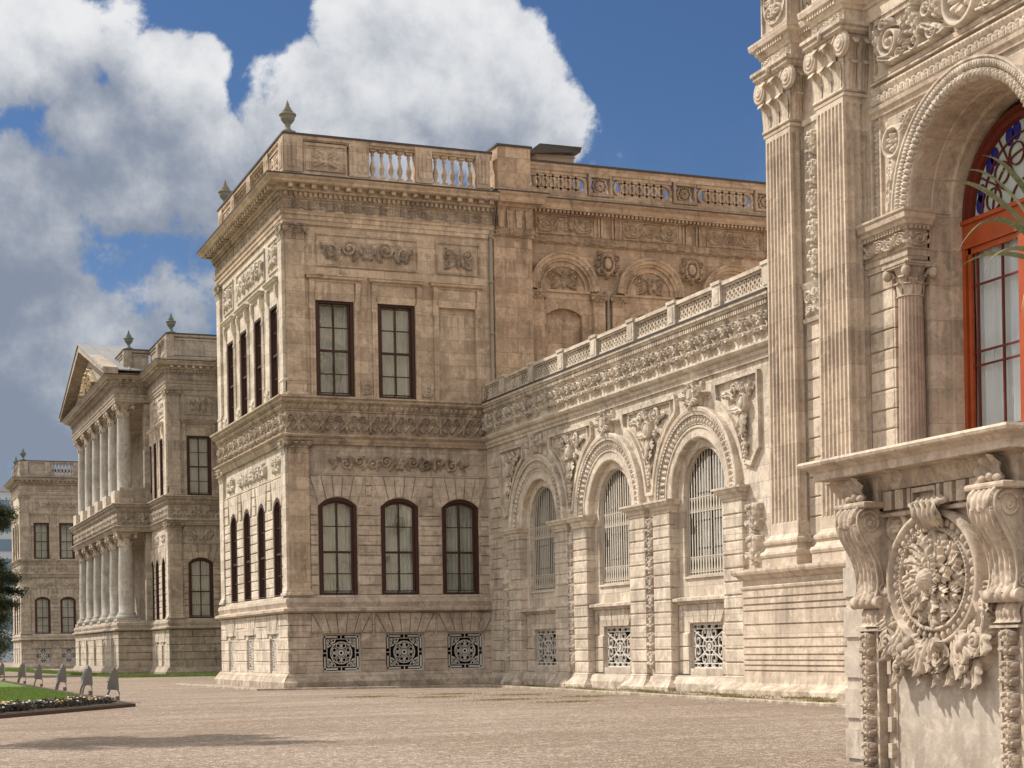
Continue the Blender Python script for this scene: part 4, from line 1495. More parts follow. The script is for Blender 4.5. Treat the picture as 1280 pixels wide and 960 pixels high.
# pierced parapet
m = MB()
m.box(20.1, RX1, -.50, .02, 16.30, 16.58)
m.box(21.4, RX1, -.50, .0, 17.36, 17.60)
m.box(20.22, 21.40, -.5, .45, 16.30, 17.86)
m.build('parapet', S_BROWN, RW, b_org)
m = MB()
m.box(21.4, RX1, -.53, .05, 17.60, 17.66)
m.box(20.18, 21.46, -.53, .50, 17.86, 17.93)
m.build('rail_flashing', LEAD, RW, b_org)
for i in range(7):
    a = 21.42 + i * 3.26
    m = MB()
    for q in range(7):
        m.arch_sweep(a + .30 + q * .283, 16.97, [(.20, -.22), (.20, -.05), (.285, -.05), (.285, -.22), (.20, -.22)], 0, 2 * PI, 20)
    m.box(a, a + 2.26, -.24, -.03, 16.58, 16.70)
    m.box(a, a + 2.26, -.24, -.03, 17.24, 17.36)
    for q in range(7):
        m.box(a + .28 + q * .283, a + .32 + q * .283, -.2, -.08, 16.68, 17.26)
    m.build('ring_panel', S_BROWNC, RW, b_org)
    m = MB()
    m.ribbon([(a + 2.36, 16.66), (a + 3.16, 16.66), (a + 3.16, 17.3), (a + 2.36, 17.3)], .14, -.26, .03, True)
    c0 = (a + 2.76, 16.98)
    for q in range(8):
        an = q * PI / 4
        m.arch_sweep(c0[0] + .20 * math.cos(an), c0[1] + .20 * math.sin(an), [(.05, -.2), (.05, -.04), (.095, -.04), (.095, -.2)], 0, 2 * PI, 12)
    m.arch_sweep(c0[0], c0[1], [(.06, -.2), (.06, -.03), (.10, -.03), (.10, -.2)], 0, 2 * PI, 12)
    m.build('rosette_panel', S_BROWNC, RW, b_org)
m = MB()
m.box(23.95, 25.45, -58.0, -57.0, 16.3, 19.55)
m.box(23.90, 25.50, -58.05, -56.95, 19.44, 19.48)
h_ = m.build('roof_hatch', PIPE, RW)
m = MB()
m.add([(23.45, -58.3, 19.40), (25.62, -58.3, 19.62), (25.62, -56.75, 19.62), (23.45, -56.75, 19.40), (24.0, -58.1, 19.82), (25.66, -58.2, 19.80), (25.66, -56.7, 19.80), (24.0, -56.8, 19.82)],
      [(0, 1, 2, 3), (4, 5, 6, 7), (0, 1, 5, 4), (1, 2, 6, 5), (2, 3, 7, 6), (3, 0, 4, 7)])
m.build('hatch_cover', LEAD, h_)
body(RW, 20.35, RX1, 52.7, 62, 16.3, S_BROWN)

# ------------------------------------------------------------------ arcade wing joining the pavilion to the hall
XA = 19.7
AW = thing('palace_arcade_wing', 'low sunlit arcade wing with three round arched barred windows and paired rusticated piers', 'palace wing', (XA, 42, 0))
a_org = (XA, 0, 0)
AC = [-47.2, -42.05, -36.85]
U0, U1 = -51.6, -33.0
SPR = 4.93
m = MB()
wall_holes(m, U0, U1, 0, 9.0, 0, [op(c - 1.41, c + 1.41, 0.0, SPR, 1.41) for c in AC], .20)
m.build('wall', S_PALE, AW, a_org, LEFT)
# recessed window bays
bay = sil = None
for c in AC:
    if bay is None:
        m = MB()
        wall_holes(m, -1.5, 1.5, 0, 6.5, -.14, [op(-1.08, 1.08, 2.92, 5.04, 1.08), op(-.86, .86, .58, 1.71)], .25)
        rustic(m, -1.39, 1.39, .42, 2.20, 5, -.14, -.10, [(-.86, .86, .5, 1.71), (-1.2, 1.2, 1.71, 2.2)])
        voussoirs(m, 0, .86, 1.73, 2.20, 5, -.14, -.08, .30)
        m.prism([(-1.08, 2.86), (1.08, 2.86), (1.08, 2.915), (-1.08, 2.915)], -.16, -.09)
        bay = m.build('window_bay', S_PALE, AW, (XA, -c, 0), LEFT)
        m = MB()
        q = 1.395
        m.add([(-q, -.16, 2.20), (q, -.16, 2.20), (q, -.07, 2.21), (-q, -.07, 2.21), (-q, -.03, 2.27), (q, -.03, 2.27), (q, .08, 2.29), (-q, .08, 2.29), (-q, .08, 2.36), (q, .08, 2.36), (q, -.16, 2.41), (-q, -.16, 2.41)],
              [(0, 1, 2, 3), (3, 2, 5, 4), (4, 5, 6, 7), (7, 6, 9, 8), (8, 9, 10, 11)])
        sil = m.build('sill_cornice', S_CARVE, AW, (XA, -c, 0), LEFT)
    else:
        copy_part(bay, AW, (XA, -c, 0), LEFT)
        copy_part(sil, AW, (XA, -c, 0), LEFT)
# barred windows
def barred(loc):
    g = MB()
    n = 15
    rr = 1.06
    for i in range(n):
        x = -rr + 0.05 + i * (2 * rr - .1) / (n - 1)
        zt = 2.12 + math.sqrt(max(0, rr * rr - x * x)) - .01
        g.tube([(x, -.12, 0.04), (x, -.12, zt)], .017, 6)
    for zb in (.10, .48, 1.62, 1.98):
        g.box(-rr, rr, -.135, -.105, zb - .013, zb + .013)
    for zb in (.10, 1.62):
        for i in range(n - 1):
            x = -rr + 0.05 + (i + .5) * (2 * rr - .1) / (n - 1)
            g.ribbon([(x + .06 * math.cos(t * PI / 5), zb + .19 + .17 * math.sin(t * PI / 5)) for t in range(10)], .016, -.132, -.112, True)
    o = op(-rr, rr, 0.02, 2.12, rr)
    g.ribbon([(-rr, 0.02)] + arc_pts(o, 24) + [(rr, 0.02)], .05, -.16, -.08, True)
    root = g.build('window_grille', GREYIRON, AW, loc, LEFT)
    p = MB()
    o = op(-1.06, 1.06, 0, 2.12, 1.06)
    pts = [(-1.06, 0)] + arc_pts(o, 24) + [(1.06, 0)]
    p.add([(x, -.22, z) for x, z in pts], [tuple(range(len(pts)))])
    p.build('pane', GLASS, root)
    w = MB()
    w.ribbon(pts, .12, -.26, -.18, True)
    w.box(-.04, .04, -.26, -.19, 0, 3.1)
    for z in (.7, 1.4, 2.1):
        w.box(-1.0, 1.0, -.25, -.195, z - .02, z + .02)
    w.build('sash', WOOD, root)
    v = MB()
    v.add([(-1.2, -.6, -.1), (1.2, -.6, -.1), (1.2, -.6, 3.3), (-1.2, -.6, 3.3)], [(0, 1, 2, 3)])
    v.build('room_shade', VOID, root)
    cu = MB()
    X, Z = np.meshgrid(np.linspace(-1.05, 1.05, 60), np.linspace(0.0, 3.1, 6))
    ztop = 2.12 + np.sqrt(np.clip(1.06 ** 2 - X ** 2, 0, None))
    cu.surf(X, -.34 + .03 * np.sin(X * 30), np.minimum(Z, ztop), np.abs(X) > .10)
    cu.build('curtain', CURTAIN, root)
    return root
g0 = None
for c in AC:
    loc = (XA + .15, -c, 2.92)
    g0 = barred(loc) if g0 is None else copy_part(g0, AW, loc, LEFT) and g0
    iron_grille(AW, 1.72, 1.13, (XA + .16, -c, .58), LEFT, 1)
# piers, plinths, imposts
PIER = []
for c in AC:
    PIER += [(c - 2.36, c - 1.402), (c + 1.402, c + 2.36)]
for a, b in PIER:
    m = MB()
    m.box(a + .03, b - .03, -.18, .085, 0, 4.6)
    nz = 13
    for k_ in range(nz):
        z0, z1 = .42 + k_ * (4.6 - .42) / nz, .42 + (k_ + 1) * (4.6 - .42) / nz
        m.pillow(a, b, -.18, .12 - random.uniform(0, .006), z0 + .016, z1 - .016, .016)
    m.build('pier', S_PALE, AW, a_org, LEFT)
    m = MB()
    m.sweep([(a, -.17), (a, .12), (b, .12), (b, -.17)], [(0, 0), (.24, 0), (.24, .10), (.20, .14), (.06, .30), (.03, .40), (-.02, .43)])
    m.build('pier_base', S_PALE, AW, a_org, LEFT)
    m = MB()
    m.sweep([(a, -.17), (a, .10), (b, .10), (b, -.17)], [(-.02, 4.58), (.03, 4.60), (.03, 4.66), (.06, 4.68), (.07, 4.76), (.15, 4.80), (.17, 4.86), (.20, 4.88), (.20, 4.93), (-.1, 4.95)])
    m.build('impost', S_CARVE, AW, a_org, LEFT)
m = MB()
m.sweep([(U0, 0), (U1, 0)], [(0, 0), (.14, 0), (.14, .2), (.04, .36), (-.02, .40)])
m.build('wall_base', S_PALE, AW, a_org, LEFT)
m = MB()
rustic(m, -51.25, -50.30, .42, 7.4, 21, 0, .045)
m.build('quoin_strip', S_PALE, AW, a_org, LEFT)
for a, b, z0, z1, dp, per, stp in [(-50.14, -49.66, .75, 4.3, .11, .62, .02)] + [((c1 + c2) / 2 - .21, (c1 + c2) / 2 + .21, .55, 4.55, .15, .48, .02) for c1, c2 in zip(AC[:-1], AC[1:])] + [(-34.35, -33.65, 3.0, 4.5, .18, .7, .018), (-34.30, -33.7, .55, 2.6, .12, .7, .018)]:
    st = MB()
    st.relief(a, b, z0, z1, 0.0, dp, f_strip(per), stp)
    st.build('carved_strip', S_CARVE, AW, a_org, LEFT)
# archivolts
def f_beads(n):
    def fun(T, q):
        s = (T / PI * n) % 1.0 - .5
        return mx(np.sqrt(np.clip(1 - (s / .34) ** 2 - ((q - .45) / .42) ** 2, 0, 1)), .8 * sm(.14, .06, np.abs(q - .95)) * (np.abs(s) < .4), .5 * sm(.12, .04, np.abs(q - .03)))
    return fun
for c in AC:
    m = MB()
    m.arch_sweep(c, SPR, [(1.405, -.16), (1.405, .03), (1.44, .05), (1.64, .05), (1.66, .08), (1.71, .08), (1.73, .03), (1.95, .03), (1.97, .12), (2.03, .13), (2.06, .16), (2.14, .17), (2.17, .15), (2.17, 0)], 0, PI, 44)
    m.arc_relief(c, SPR, 1.735, 1.945, 0, PI, .03, .10, f_beads(36), .02)
    m.arc_relief(c, SPR, 1.97, 2.06, 0, PI, .12, .03, f_beads(60), .02)
    m.build('archivolt', S_CARVE, AW, a_org, LEFT)
# spandrels
def spandrel(mb, c1, c2, side=0):
    zt = 7.52
    Rr = 2.42
    mid = (c1 + c2) / 2
    def arc(c, s):
        t0 = math.acos(min(.995, (abs(mid - c) - .13) / Rr))
        t1 = math.radians(63)
        return [(c + s * Rr * math.cos(t0 + (t1 - t0) * i / 12), SPR + Rr * math.sin(t0 + (t1 - t0) * i / 12)) for i in range(13)]
    L = arc(c1, 1)
    Rp = arc(c2, -1)
    pts = L + [(L[-1][0] - .06, L[-1][1] + .10), (L[-1][0] - .02, zt)] + [(Rp[-1][0] + .02, zt), (Rp[-1][0] + .06, Rp[-1][1] + .10)] + Rp[::-1]
    mb.ribbon(pts, .10, 0, .10, True)
    cx = mid
    ins = [(cx + (x - cx) * .80, 6.95 + (z - 6.95) * .86) for x, z in pts]
    mb.ribbon(ins, .05, 0, .06, True)
    shield(mb, mid, 1, 1)


def shield(mb, cx, lf, rt):
    """oval boss with volutes, acanthus and a hanging bunch"""
    mb.arch_sweep(cx, 6.86, [(.23, 0), (.23, .16), (.20, .19), (.17, .16), (.15, .12)], 0, 2 * PI, 24, .82, True)
    S = np.linspace(0, 2 * PI, 25)
    T_, Q = np.meshgrid(S, np.linspace(0, 1, 8))
    mb.surf(cx + .13 * Q * np.cos(T_), .12 + .09 * np.sqrt(np.clip(1 - Q ** 2, 0, 1)), 6.86 + .17 * Q * np.sin(T_))
    for s, on in ((-1, lf), (1, rt)):
        if not on:
            continue
        pts = spiral(cx + s * .46, 7.20, .17, 1.7, PI / 2 + s * 1.2, -s, 30, .16)
        mb.tube([(x, .07 + .08 * i / 30, z) for i, (x, z) in enumerate(pts)], [.045 - .02 * i / 30 for i in range(31)], 7)
        mb.ball((cx + s * .46, .14, 7.20), (.05, .06, .05), 6)
        for (dx, z, a, L, wd, bend) in ((.30, 7.02, .15, .50, .15, .5), (.16, 7.10, 1.2, .32, .11, -.3), (.20, 6.78, -.5, .40, .12, .9), (.10, 6.62, -1.1, .40, .11, .4), (.62, 7.12, .3, .42, .12, -.5), (.05, 6.40, -1.25, .36, .09, .3)):
            aa = a if s > 0 else PI - a
            leaf3d(mb, cx + s * dx, z, .02, aa, L, wd, .11, .08, s * bend, 3)
    leaf3d(mb, cx, 7.02, .06, PI / 2, .34, .12, .12, .08, 0, 3)
    leaf3d(mb, cx, 6.62, .06, -PI / 2, .52, .14, .12, .06, 0, 3)
    pts = spiral(cx, 6.08, .13, 1.5, 1.0, 1, 24, .2)
    mb.tube([(x, .07 + .05 * i / 24, z) for i, (x, z) in enumerate(pts)], .03, 6)
    for (dx, z, r) in ((-.06, 5.88, .065), (.06, 5.86, .065), (0, 5.78, .07), (-.05, 5.70, .055), (.05, 5.69, .055), (0, 5.60, .055), (0, 5.50, .045), (0, 5.42, .03)):
        mb.ball((cx + dx, .08, z), (r, r, r), 6)


for c1, c2 in zip(AC[:-1], AC[1:]):
    sp = MB()
    spandrel(sp, c1, c2)
    sp.build('spandrel_carving', S_CARVE, AW, a_org, LEFT)
# end spandrels: half ones with a hanging bunch of fruit
for c, s, lim in ((AC[0], -1, -50.2), (AC[2], 1, -33.75)):
    sp = MB()
    Rr = 2.42
    arc = [(c + s * Rr * math.cos(t), SPR + Rr * math.sin(t)) for t in np.linspace(R(14), R(63), 12)]
    pts = [(lim, 7.52)] + [(arc[-1][0], 7.52), (arc[-1][0] - s * .0, arc[-1][1] + .1)] + arc[::-1] + [(lim - s * .35, 5.4), (lim - s * .1, 5.7), (lim, 5.75)]
    sp.ribbon(pts, .10, 0, .10, True)
    shield(sp, lim - s * .62, s > 0, s < 0)
    sp_cx = lim - s * .62
    leaf3d(sp, sp_cx + s * .15, 7.0, .03, PI / 2 - s * .6, .45, .12, .1, .07, 0, 3)
    sp.build('spandrel_carving', S_CARVE, AW, a_org, LEFT)
for c in AC:
    sp = MB()
    sp.relief(c - .72, c + .72, 7.0, 7.74, .0, .27, f_cartouche, .018)
    sp.prism([(c - .34, 7.08), (c + .34, 7.08), (c + .42, 7.70), (c - .42, 7.70)], 0, .09, .03)
    sp.build('keystone_cartouche', S_CARVE, AW, a_org, LEFT)
# entablature, frieze, balustrade
pa = [(U0 + .0, 0.0), (U1 + .05, 0.0)]
m = MB()
m.sweep(pa, [(0, 7.76), (.06, 7.77), (.06, 7.86), (.10, 7.88), (.10, 7.98), (.20, 8.02), (.24, 8.08), (.24, 8.13), (.10, 8.16), (.08, 8.22), (.06, 8.24), (.06, 8.90), (.09, 8.92), (.12, 8.95), (.12, 9.05), (.20, 9.08), (.20, 9.12), (.26, 9.15), (.26, 9.22)])
m.build('cornice', S_CARVE, AW, a_org, LEFT)
m = MB()
m.sweep(pa, [(0, 9.22), (.285, 9.22), (.285, 9.27), (-1.4, 9.30)])
m.build('cornice_flashing', LEAD, AW, a_org, LEFT)
m = MB()
m.relief(U0 + .05, U1, 8.26, 8.89, .06, .19, f_frieze(.86), .013)
m.relief(U0 + .05, U1, 7.88, 7.98, .10, .02, f_eggs(.10), .02)
n = int((U1 - U0) / .105)
for i in range(n):
    x = U0 + .05 + i * .105
    m.box(x, x + .06, .12, .19, 8.96, 9.055)
m.build('frieze', S_CARVE, AW, a_org, LEFT)
m = MB()
m.box(U0, U1, -.22, .0, 9.28, 9.38)
m.box(U0, U1, -.24, .04, 9.84, 9.93)
bal = m.build('balustrade', S_CARVE, AW, a_org, LEFT)
pc = [-50.05, -47.6, -45.25, -42.9, -40.48, -38.07, -35.68, -33.3]
for c in pc:
    m = MB()
    m.box(c - .20, c + .20, -.26, .06, 9.28, 9.90)
    m.box(c - .23, c + .23, -.29, .09, 9.90, 9.98)
    m.box(c - .12, c + .12, .06, .075, 9.42, 9.82)
    m.build('balustrade_pier', S_CARVE, bal)
ends = [U0] + [x for c in pc for x in (c - .2, c + .2)] + [U1]
for a, b in zip(ends[::2], ends[1::2]):
    if b - a < .3:
        continue
    m = MB()
    m.ribbon([(a + .04, 9.42), (b - .04, 9.42), (b - .04, 9.82), (a + .04, 9.82)], .06, -.16, -.02, True)
    n = max(2, round((b - a - .2) / .20))
    for i in range(n):
        x = a + .1 + (i + .5) * (b - a - .2) / n
        for zc in (9.54, 9.70):
            m.arch_sweep(x, zc, [(.045, -.14), (.045, -.05), (.085, -.05), (.085, -.14)], 0, 2 * PI, 10)
        m.box(x - .02, x + .02, -.13, -.06, 9.60, 9.64)
    m.build('lattice_panel', S_CARVE, bal)
m = MB()
m.box(XA + 1.1, 40, -51.4, -33.2, 0, 9.24)
m.build('core', S_PALE, AW)

# ------------------------------------------------------------------ ceremonial hall on the right
XH = 20.0
CH = thing('palace_hall', 'ornate hall at the right with two tall fluted pilasters and an arched orange doorway', 'palace wing', (XH, 30, 0))
h_org = (XH, 0, 0)
HB = lambda mb, name, mat, parent=CH: mb.build(name, mat, parent, h_org, LEFT)
AY, AR_, AZ = -26.25, 1.95, 9.86
m = MB()
wall_holes(m, -33.0, -16.0, 0, 17.5, 0.0, [dict(op(AY - 2.52, AY + 2.52, 2.95, 8.9), skip=('top',)), dict(op(AY - AR_, AY + AR_, 8.9, AZ, AR_), skip=('bottom',))], .45)
m.box(-31.76, -30.78, 0, .25, 2.9, 14.4)
HB(m, 'wall', S_HALL)
# rusticated wall strips
m = MB()
rustic(m, -31.72, -30.82, 3.1, 8.25, 12, .25, .30, c=.02)
HB(m, 'rustication', S_HALL)
m = MB()
rustic(m, -29.62, AY - 2.52, 3.1, 8.85, 14, 0, .05, c=.02)
for k in range(14):
    ch = (8.85 - 3.1) / 14
    za = 3.1 + k * ch
    m.box(AY - 2.525, AY - 2.47, -.42, .045, za + .012, za + ch - .012)
HB(m, 'rustication', S_HALL)
# deep door reveal with the column niche
m = MB()
for s in (-1, 1):
    xa, xb = sorted((AY + s * AR_, AY + s * 2.52))
    m.box(xa, xb, -1.3, -.46, 2.95, 8.9)
    xa, xb = sorted((AY + s * (AR_ - .10), AY + s * AR_))
    m.box(xa, xb, -1.3, -.95, 2.95, AZ)
    m.box(*sorted((AY + s * AR_, AY + s * (AR_ + .05))), -1.3, -.4, 8.9, AZ)
m.arch_sweep(AY, AZ, [(AR_, 0), (AR_, -.50), (AR_ - .02, -.52), (AR_ - .02, -.93), (AR_ - .10, -.95), (AR_ - .10, -1.32)], 0, PI, 40)
HB(m, 'door_reveal', S_HALL)
# plinth with its horizontal mouldings
gro = [(.62, .28), (.60, .47)]
for z in (.56, .68, .80, .93, 1.10, 1.30, 1.62, 1.94, 2.08, 2.24):
    gro += [(.60, z - .022), (.555, z - .012), (.555, z + .012), (.60, z + .022)]
prof = [(0, 0), (.86, 0), (.86, .12), (.80, .17), (.66, .22)] + gro + [(.60, 2.42), (.63, 2.45), (.64, 2.50), (.58, 2.54), (.58, 2.64), (.66, 2.68), (.70, 2.74), (.78, 2.78), (.80, 2.84), (.80, 2.90), (.1, 2.94)]
m = MB()
m.sweep([(-33.62, -.3), (-33.62, 0), (-28.9, 0), (-28.9, -.3)], prof)
HB(m, 'plinth', S_HALL)
# the two giant pilasters
PIL = [(-32.93, -31.74), (-30.80, -29.62)]
PW_ = .57
for a, b in PIL:
    m = MB()
    m.box(a - .16, b + .16, 0, PW_ + .15, 2.90, 3.12)
    m.sweep([(a, 0), (a, PW_), (b, PW_), (b, 0)], [(.14, 3.10), (.17, 3.12), (.19, 3.18), (.17, 3.24), (.12, 3.26), (.10, 3.30), (.08, 3.34), (.08, 3.38), (.12, 3.41), (.13, 3.46), (.12, 3.50), (.06, 3.53), (.03, 3.58), (0, 3.62)])
    fluted(m, a, b, 0, PW_, 3.55, 12.62, 7, .13, None, .32, .14)
    HB(m, 'pilaster', S_HALL)
    d = .065 * (b - a)
    m = MB()
    m.sweep([(a + d, 0), (a + d, PW_ - .04), (b - d, PW_ - .04), (b - d, 0)], [(.0, 12.58), (.05, 12.60), (.06, 12.65), (.03, 12.70), (0, 12.72)])
    capital(m, a + d - .05, b - d + .05, 0, PW_ + .01, 12.70, 14.10, sides=1, nl=3)
    HB(m, 'capital', S_HALL)
m = MB()
m.relief(-31.52, -31.04, 9.15, 12.4, .25, .16, f_strip(.62), .016)
m.relief(-31.7, -30.85, 8.35, 8.95, .30, .10, f_panel, .016)
m.sweep([(-31.73, .25), (-30.82, .25)], [(0, 8.20), (.10, 8.22), (.12, 8.30), (.05, 8.33), (.05, 8.92), (.1, 8.95), (.14, 9.03), (.16, 9.08), (0, 9.12)])
for i in range(9):
    m.box(-31.7 + i * .098, -31.65 + i * .098, .30, .36, 8.82, 8.93)
m.box(-31.75, -30.8, .25, .30, 12.58, 12.70)
HB(m, 'carved_strip', S_CARVE)
# entablature broken forward over the pilasters
ep = [(-32.96, -.3), (-32.96, .58), (-31.70, .58), (-31.70, .30), (-30.83, .30), (-30.83, .58), (-29.60, .58), (-29.60, .05), (-16, .05)]
m = MB()
m.sweep(ep, [(-.4, 14.08), (0, 14.10), (0, 14.38), (.04, 14.40), (.05, 14.46), (.10, 14.50), (.12, 14.58), (.20, 14.62), (.22, 14.70), (.22, 14.76), (-.02, 14.80), (-.02, 16.30), (.03, 16.32), (.05, 16.40), (.14, 16.46), (.14, 16.60), (.24, 16.64), (.28, 16.72), (.75, 16.78), (.82, 16.90), (.90, 17.0), (.90, 17.1), (-.5, 17.2)])
HB(m, 'entablature', S_HALL)
m = MB()
for (a, b, w) in ((-32.90, -31.75, .58), (-31.66, -30.87, .30), (-30.77, -29.66, .58)):
    m.relief(a, b, 14.11, 14.37, w, .06, f_vine, .016)
    for i in range(int((b - a) / .10)):
        m.box(a + i * .10, a + .06 + i * .10, w + .10, w + .16, 14.51, 14.60)
    c = (a + b) / 2
    hw_ = min(.48, (b - a) / 2 - .06)
    m.ribbon([(a + .04, 14.92), (b - .04, 14.92), (b - .04, 16.2), (a + .04, 16.2)], .07, w - .02, w + .04, True)
    m.arch_sweep(c, 15.55, [(.52, w - .02), (.52, w + .04), (.44, w + .04), (.44, w - .02)], 0, 2 * PI, 28, sx=hw_ / .52)
    def fo(X, Z, W, H):
        x, z = X - W / 2, Z - H / 2
        return mx(o_rosette(x, z, 0, 0, .22, 8), o_scroll(np.abs(x), np.abs(z), .16, .26, .16, 1, 1.7), o_leaf(np.abs(x), z, .05, 0, 0.0, .34, .12), o_leaf(x, np.abs(z), 0, .1, PI / 2, .34, .12)) * (np.hypot(x / .42, z / .46) < 1)
    m.relief(c - hw_ * .8, c + hw_ * .8, 15.1, 16.0, w - .02, .12, fo, .016)
n = int(4 / .22)
for i in range(40):
    x = -32.95 + i * .22
    w = .58 if x < -31.75 or -30.83 < x < -29.7 else .30 if x < -31 else .05
    m.box(x, x + .13, w + .24, w + .70, 16.56, 16.74)
HB(m, 'entablature_carving', S_CARVE)
# panelled wall above the doorway
m = MB()
m.sweep([(-29.42, 0), (-16, 0)], [(0, 12.02), (.06, 12.04), (.07, 12.12), (.12, 12.16), (.14, 12.24), (.05, 12.27), (.05, 12.50), (.08, 12.52), (.12, 12.60), (.06, 12.66), (0, 12.68)])
m.ribbon([(-29.25, 12.85), (-18, 12.85), (-18, 14.0), (-29.25, 14.0)], .10, 0, .07, True)
m.ribbon([(-29.40, 12.75), (-17.8, 12.75), (-17.8, 14.08), (-29.40, 14.08)], .04, 0, .10, True)
m.box(-29.46, -29.40, 0, .08, 9.6, 12.02)
m.box(-29.16, -29.10, 0, .06, 9.6, 12.02)
HB(m, 'wall_moulding', S_HALL)
m = MB()
def f_leafrow(X, Z, W, H):
    n = round(W / .20)
    p = W / n
    x = (X % p) - p / 2
    z = Z
    return mx(o_leaf(x, z, 0, .0, PI / 2, H * .98, p * .42, 3), .8 * sm(.05, .02, np.abs(np.abs(x) - p * .5)) * (z < H * .7))
m.relief(-29.38, -17, 12.28, 12.50, .05, .08, f_leafrow, .016)
m.relief(-29.38, -17, 12.53, 12.66, .07, .05, f_eggs(.12), .02)
m.relief(-29.38, -29.18, 9.7, 12.0, .0, .05, f_strip(.22), .016)
m.relief(-29.38, -29.24, 12.8, 14.0, .0, .05, f_strip(.2), .016)
m.relief(-29.2, -18.0, 14.0, 14.09, .04, .05, f_eggs(.1), .02)
HB(m, 'carved_band', S_CARVE)
def f_big(X, Z, W, H):
    """main frieze: a medallion flanked by rearing volutes and foliage"""
    c = 26.25 - 0.0
    x, z = np.abs(X - W / 2), Z
    h = mx(o_rosette(x, z, 0, .55, .40, 9), .9 * sm(.09, .03, np.abs(np.hypot(x / .95, z - .55) - .50)))
    h = mx(h, o_scroll(x, z, .85, .22, .20, 1, 1.7), o_scroll(x, z, 1.05, .72, .24, -1, 1.9), o_leaf(x, z, .60, .10, .5, .7, .16), o_leaf(x, z, .75, .45, 1.1, .62, .16))
    h = mx(h, o_rosette(x, z, 1.60, .62, .28, 7), o_scroll(x, z, 1.45, .20, .19, 1, 1.6), o_leaf(x, z, 1.35, .3, 1.2, .7, .17), o_leaf(x, z, 1.8, .75, 2.6, .5, .15), o_leaf(x, z, 1.95, .3, 2.0, .6, .17))
    h = mx(h, o_scroll(x, z, 2.32, .50, .36, 1, 2.4, .4), o_scroll(x, z, 2.50, .92, .16, -1, 1.5), o_leaf(x, z, 2.65, .20, 1.3, .75, .18), o_leaf(x, z, 2.2, .1, .3, .5, .14), o_leaf(x, z, 2.0, .1, 2.8, .5, .14))
    h = mx(h, o_scroll(x, z, 1.95, .16, .14, -1, 1.5), .8 * o_line(x, z, [(.5, .12), (1.0, .04), (1.6, .06), (2.3, .1)], .06))
    return h
m = MB()
m.relief(AY - 2.85, AY + 2.85, 12.90, 13.95, 0, .26, f_big, .012)
HB(m, 'carved_frieze', S_CARVE)
# archivolt
m = MB()
m.arch_sweep(AY, AZ, [(AR_, -.05), (AR_, .05), (AR_ + .03, .07), (AR_ + .20, .08), (AR_ + .22, .12), (AR_ + .36, .15), (AR_ + .38, .18), (AR_ + .42, .18), (AR_ + .42, 0)], 0, PI, 56)
def f_arcleaf(n):
    def fun(T, q):
        s = (T / PI * n) % 1.0 - .5
        return mx(np.sqrt(np.clip(1 - (s / .42) ** 2 - ((q - .5) / .52) ** 2, 0, 1)) * (.55 + .45 * np.abs(np.cos(5 * s + 3 * q))), .6 * sm(.2, .1, np.abs(np.abs(s) - .5)) * (q > .6))
    return fun
m.arc_relief(AY, AZ, AR_ + .01, AR_ + .20, 0, PI, .07, .11, f_arcleaf(52), .013)
m.arc_relief(AY, AZ, AR_ + .22, AR_ + .36, 0, PI, .12, .06, f_arcleaf(90), .013)
HB(m, 'archivolt', S_CARVE)
m = MB()
def f_spand(X, Z, W, H):
    x, z = X, Z
    h = mx(o_rosette(x, z, .40, 1.42, .23, 7), .9 * sm(.06, .02, np.abs(np.hypot(x - .40, z - 1.42) - .30)))
    h = mx(h, o_scroll(x, z, .32, .88, .20, 1, 1.8), o_leaf(x, z, .35, 1.1, -PI / 2, .55, .17), o_leaf(x, z, .25, .66, -PI / 2, .6, .15), o_scroll(x, z, .80, 1.78, .15, -1, 1.6), o_leaf(x, z, .66, 1.55, .6, .62, .15), o_leaf(x, z, 1.0, 1.82, .2, .5, .10), o_disc(x, z, .25, .1, .07, .1))
    xx, zz = X - 2.78, Z + 9.95 - AZ
    return h * (np.hypot(xx, zz) > AR_ + .50)
m.relief(AY - 2.78, AY - 1.2, 9.95, 11.98, 0, .16, f_spand, .013)
X_ = MB()
HB(m, 'spandrel_carving', S_CARVE)
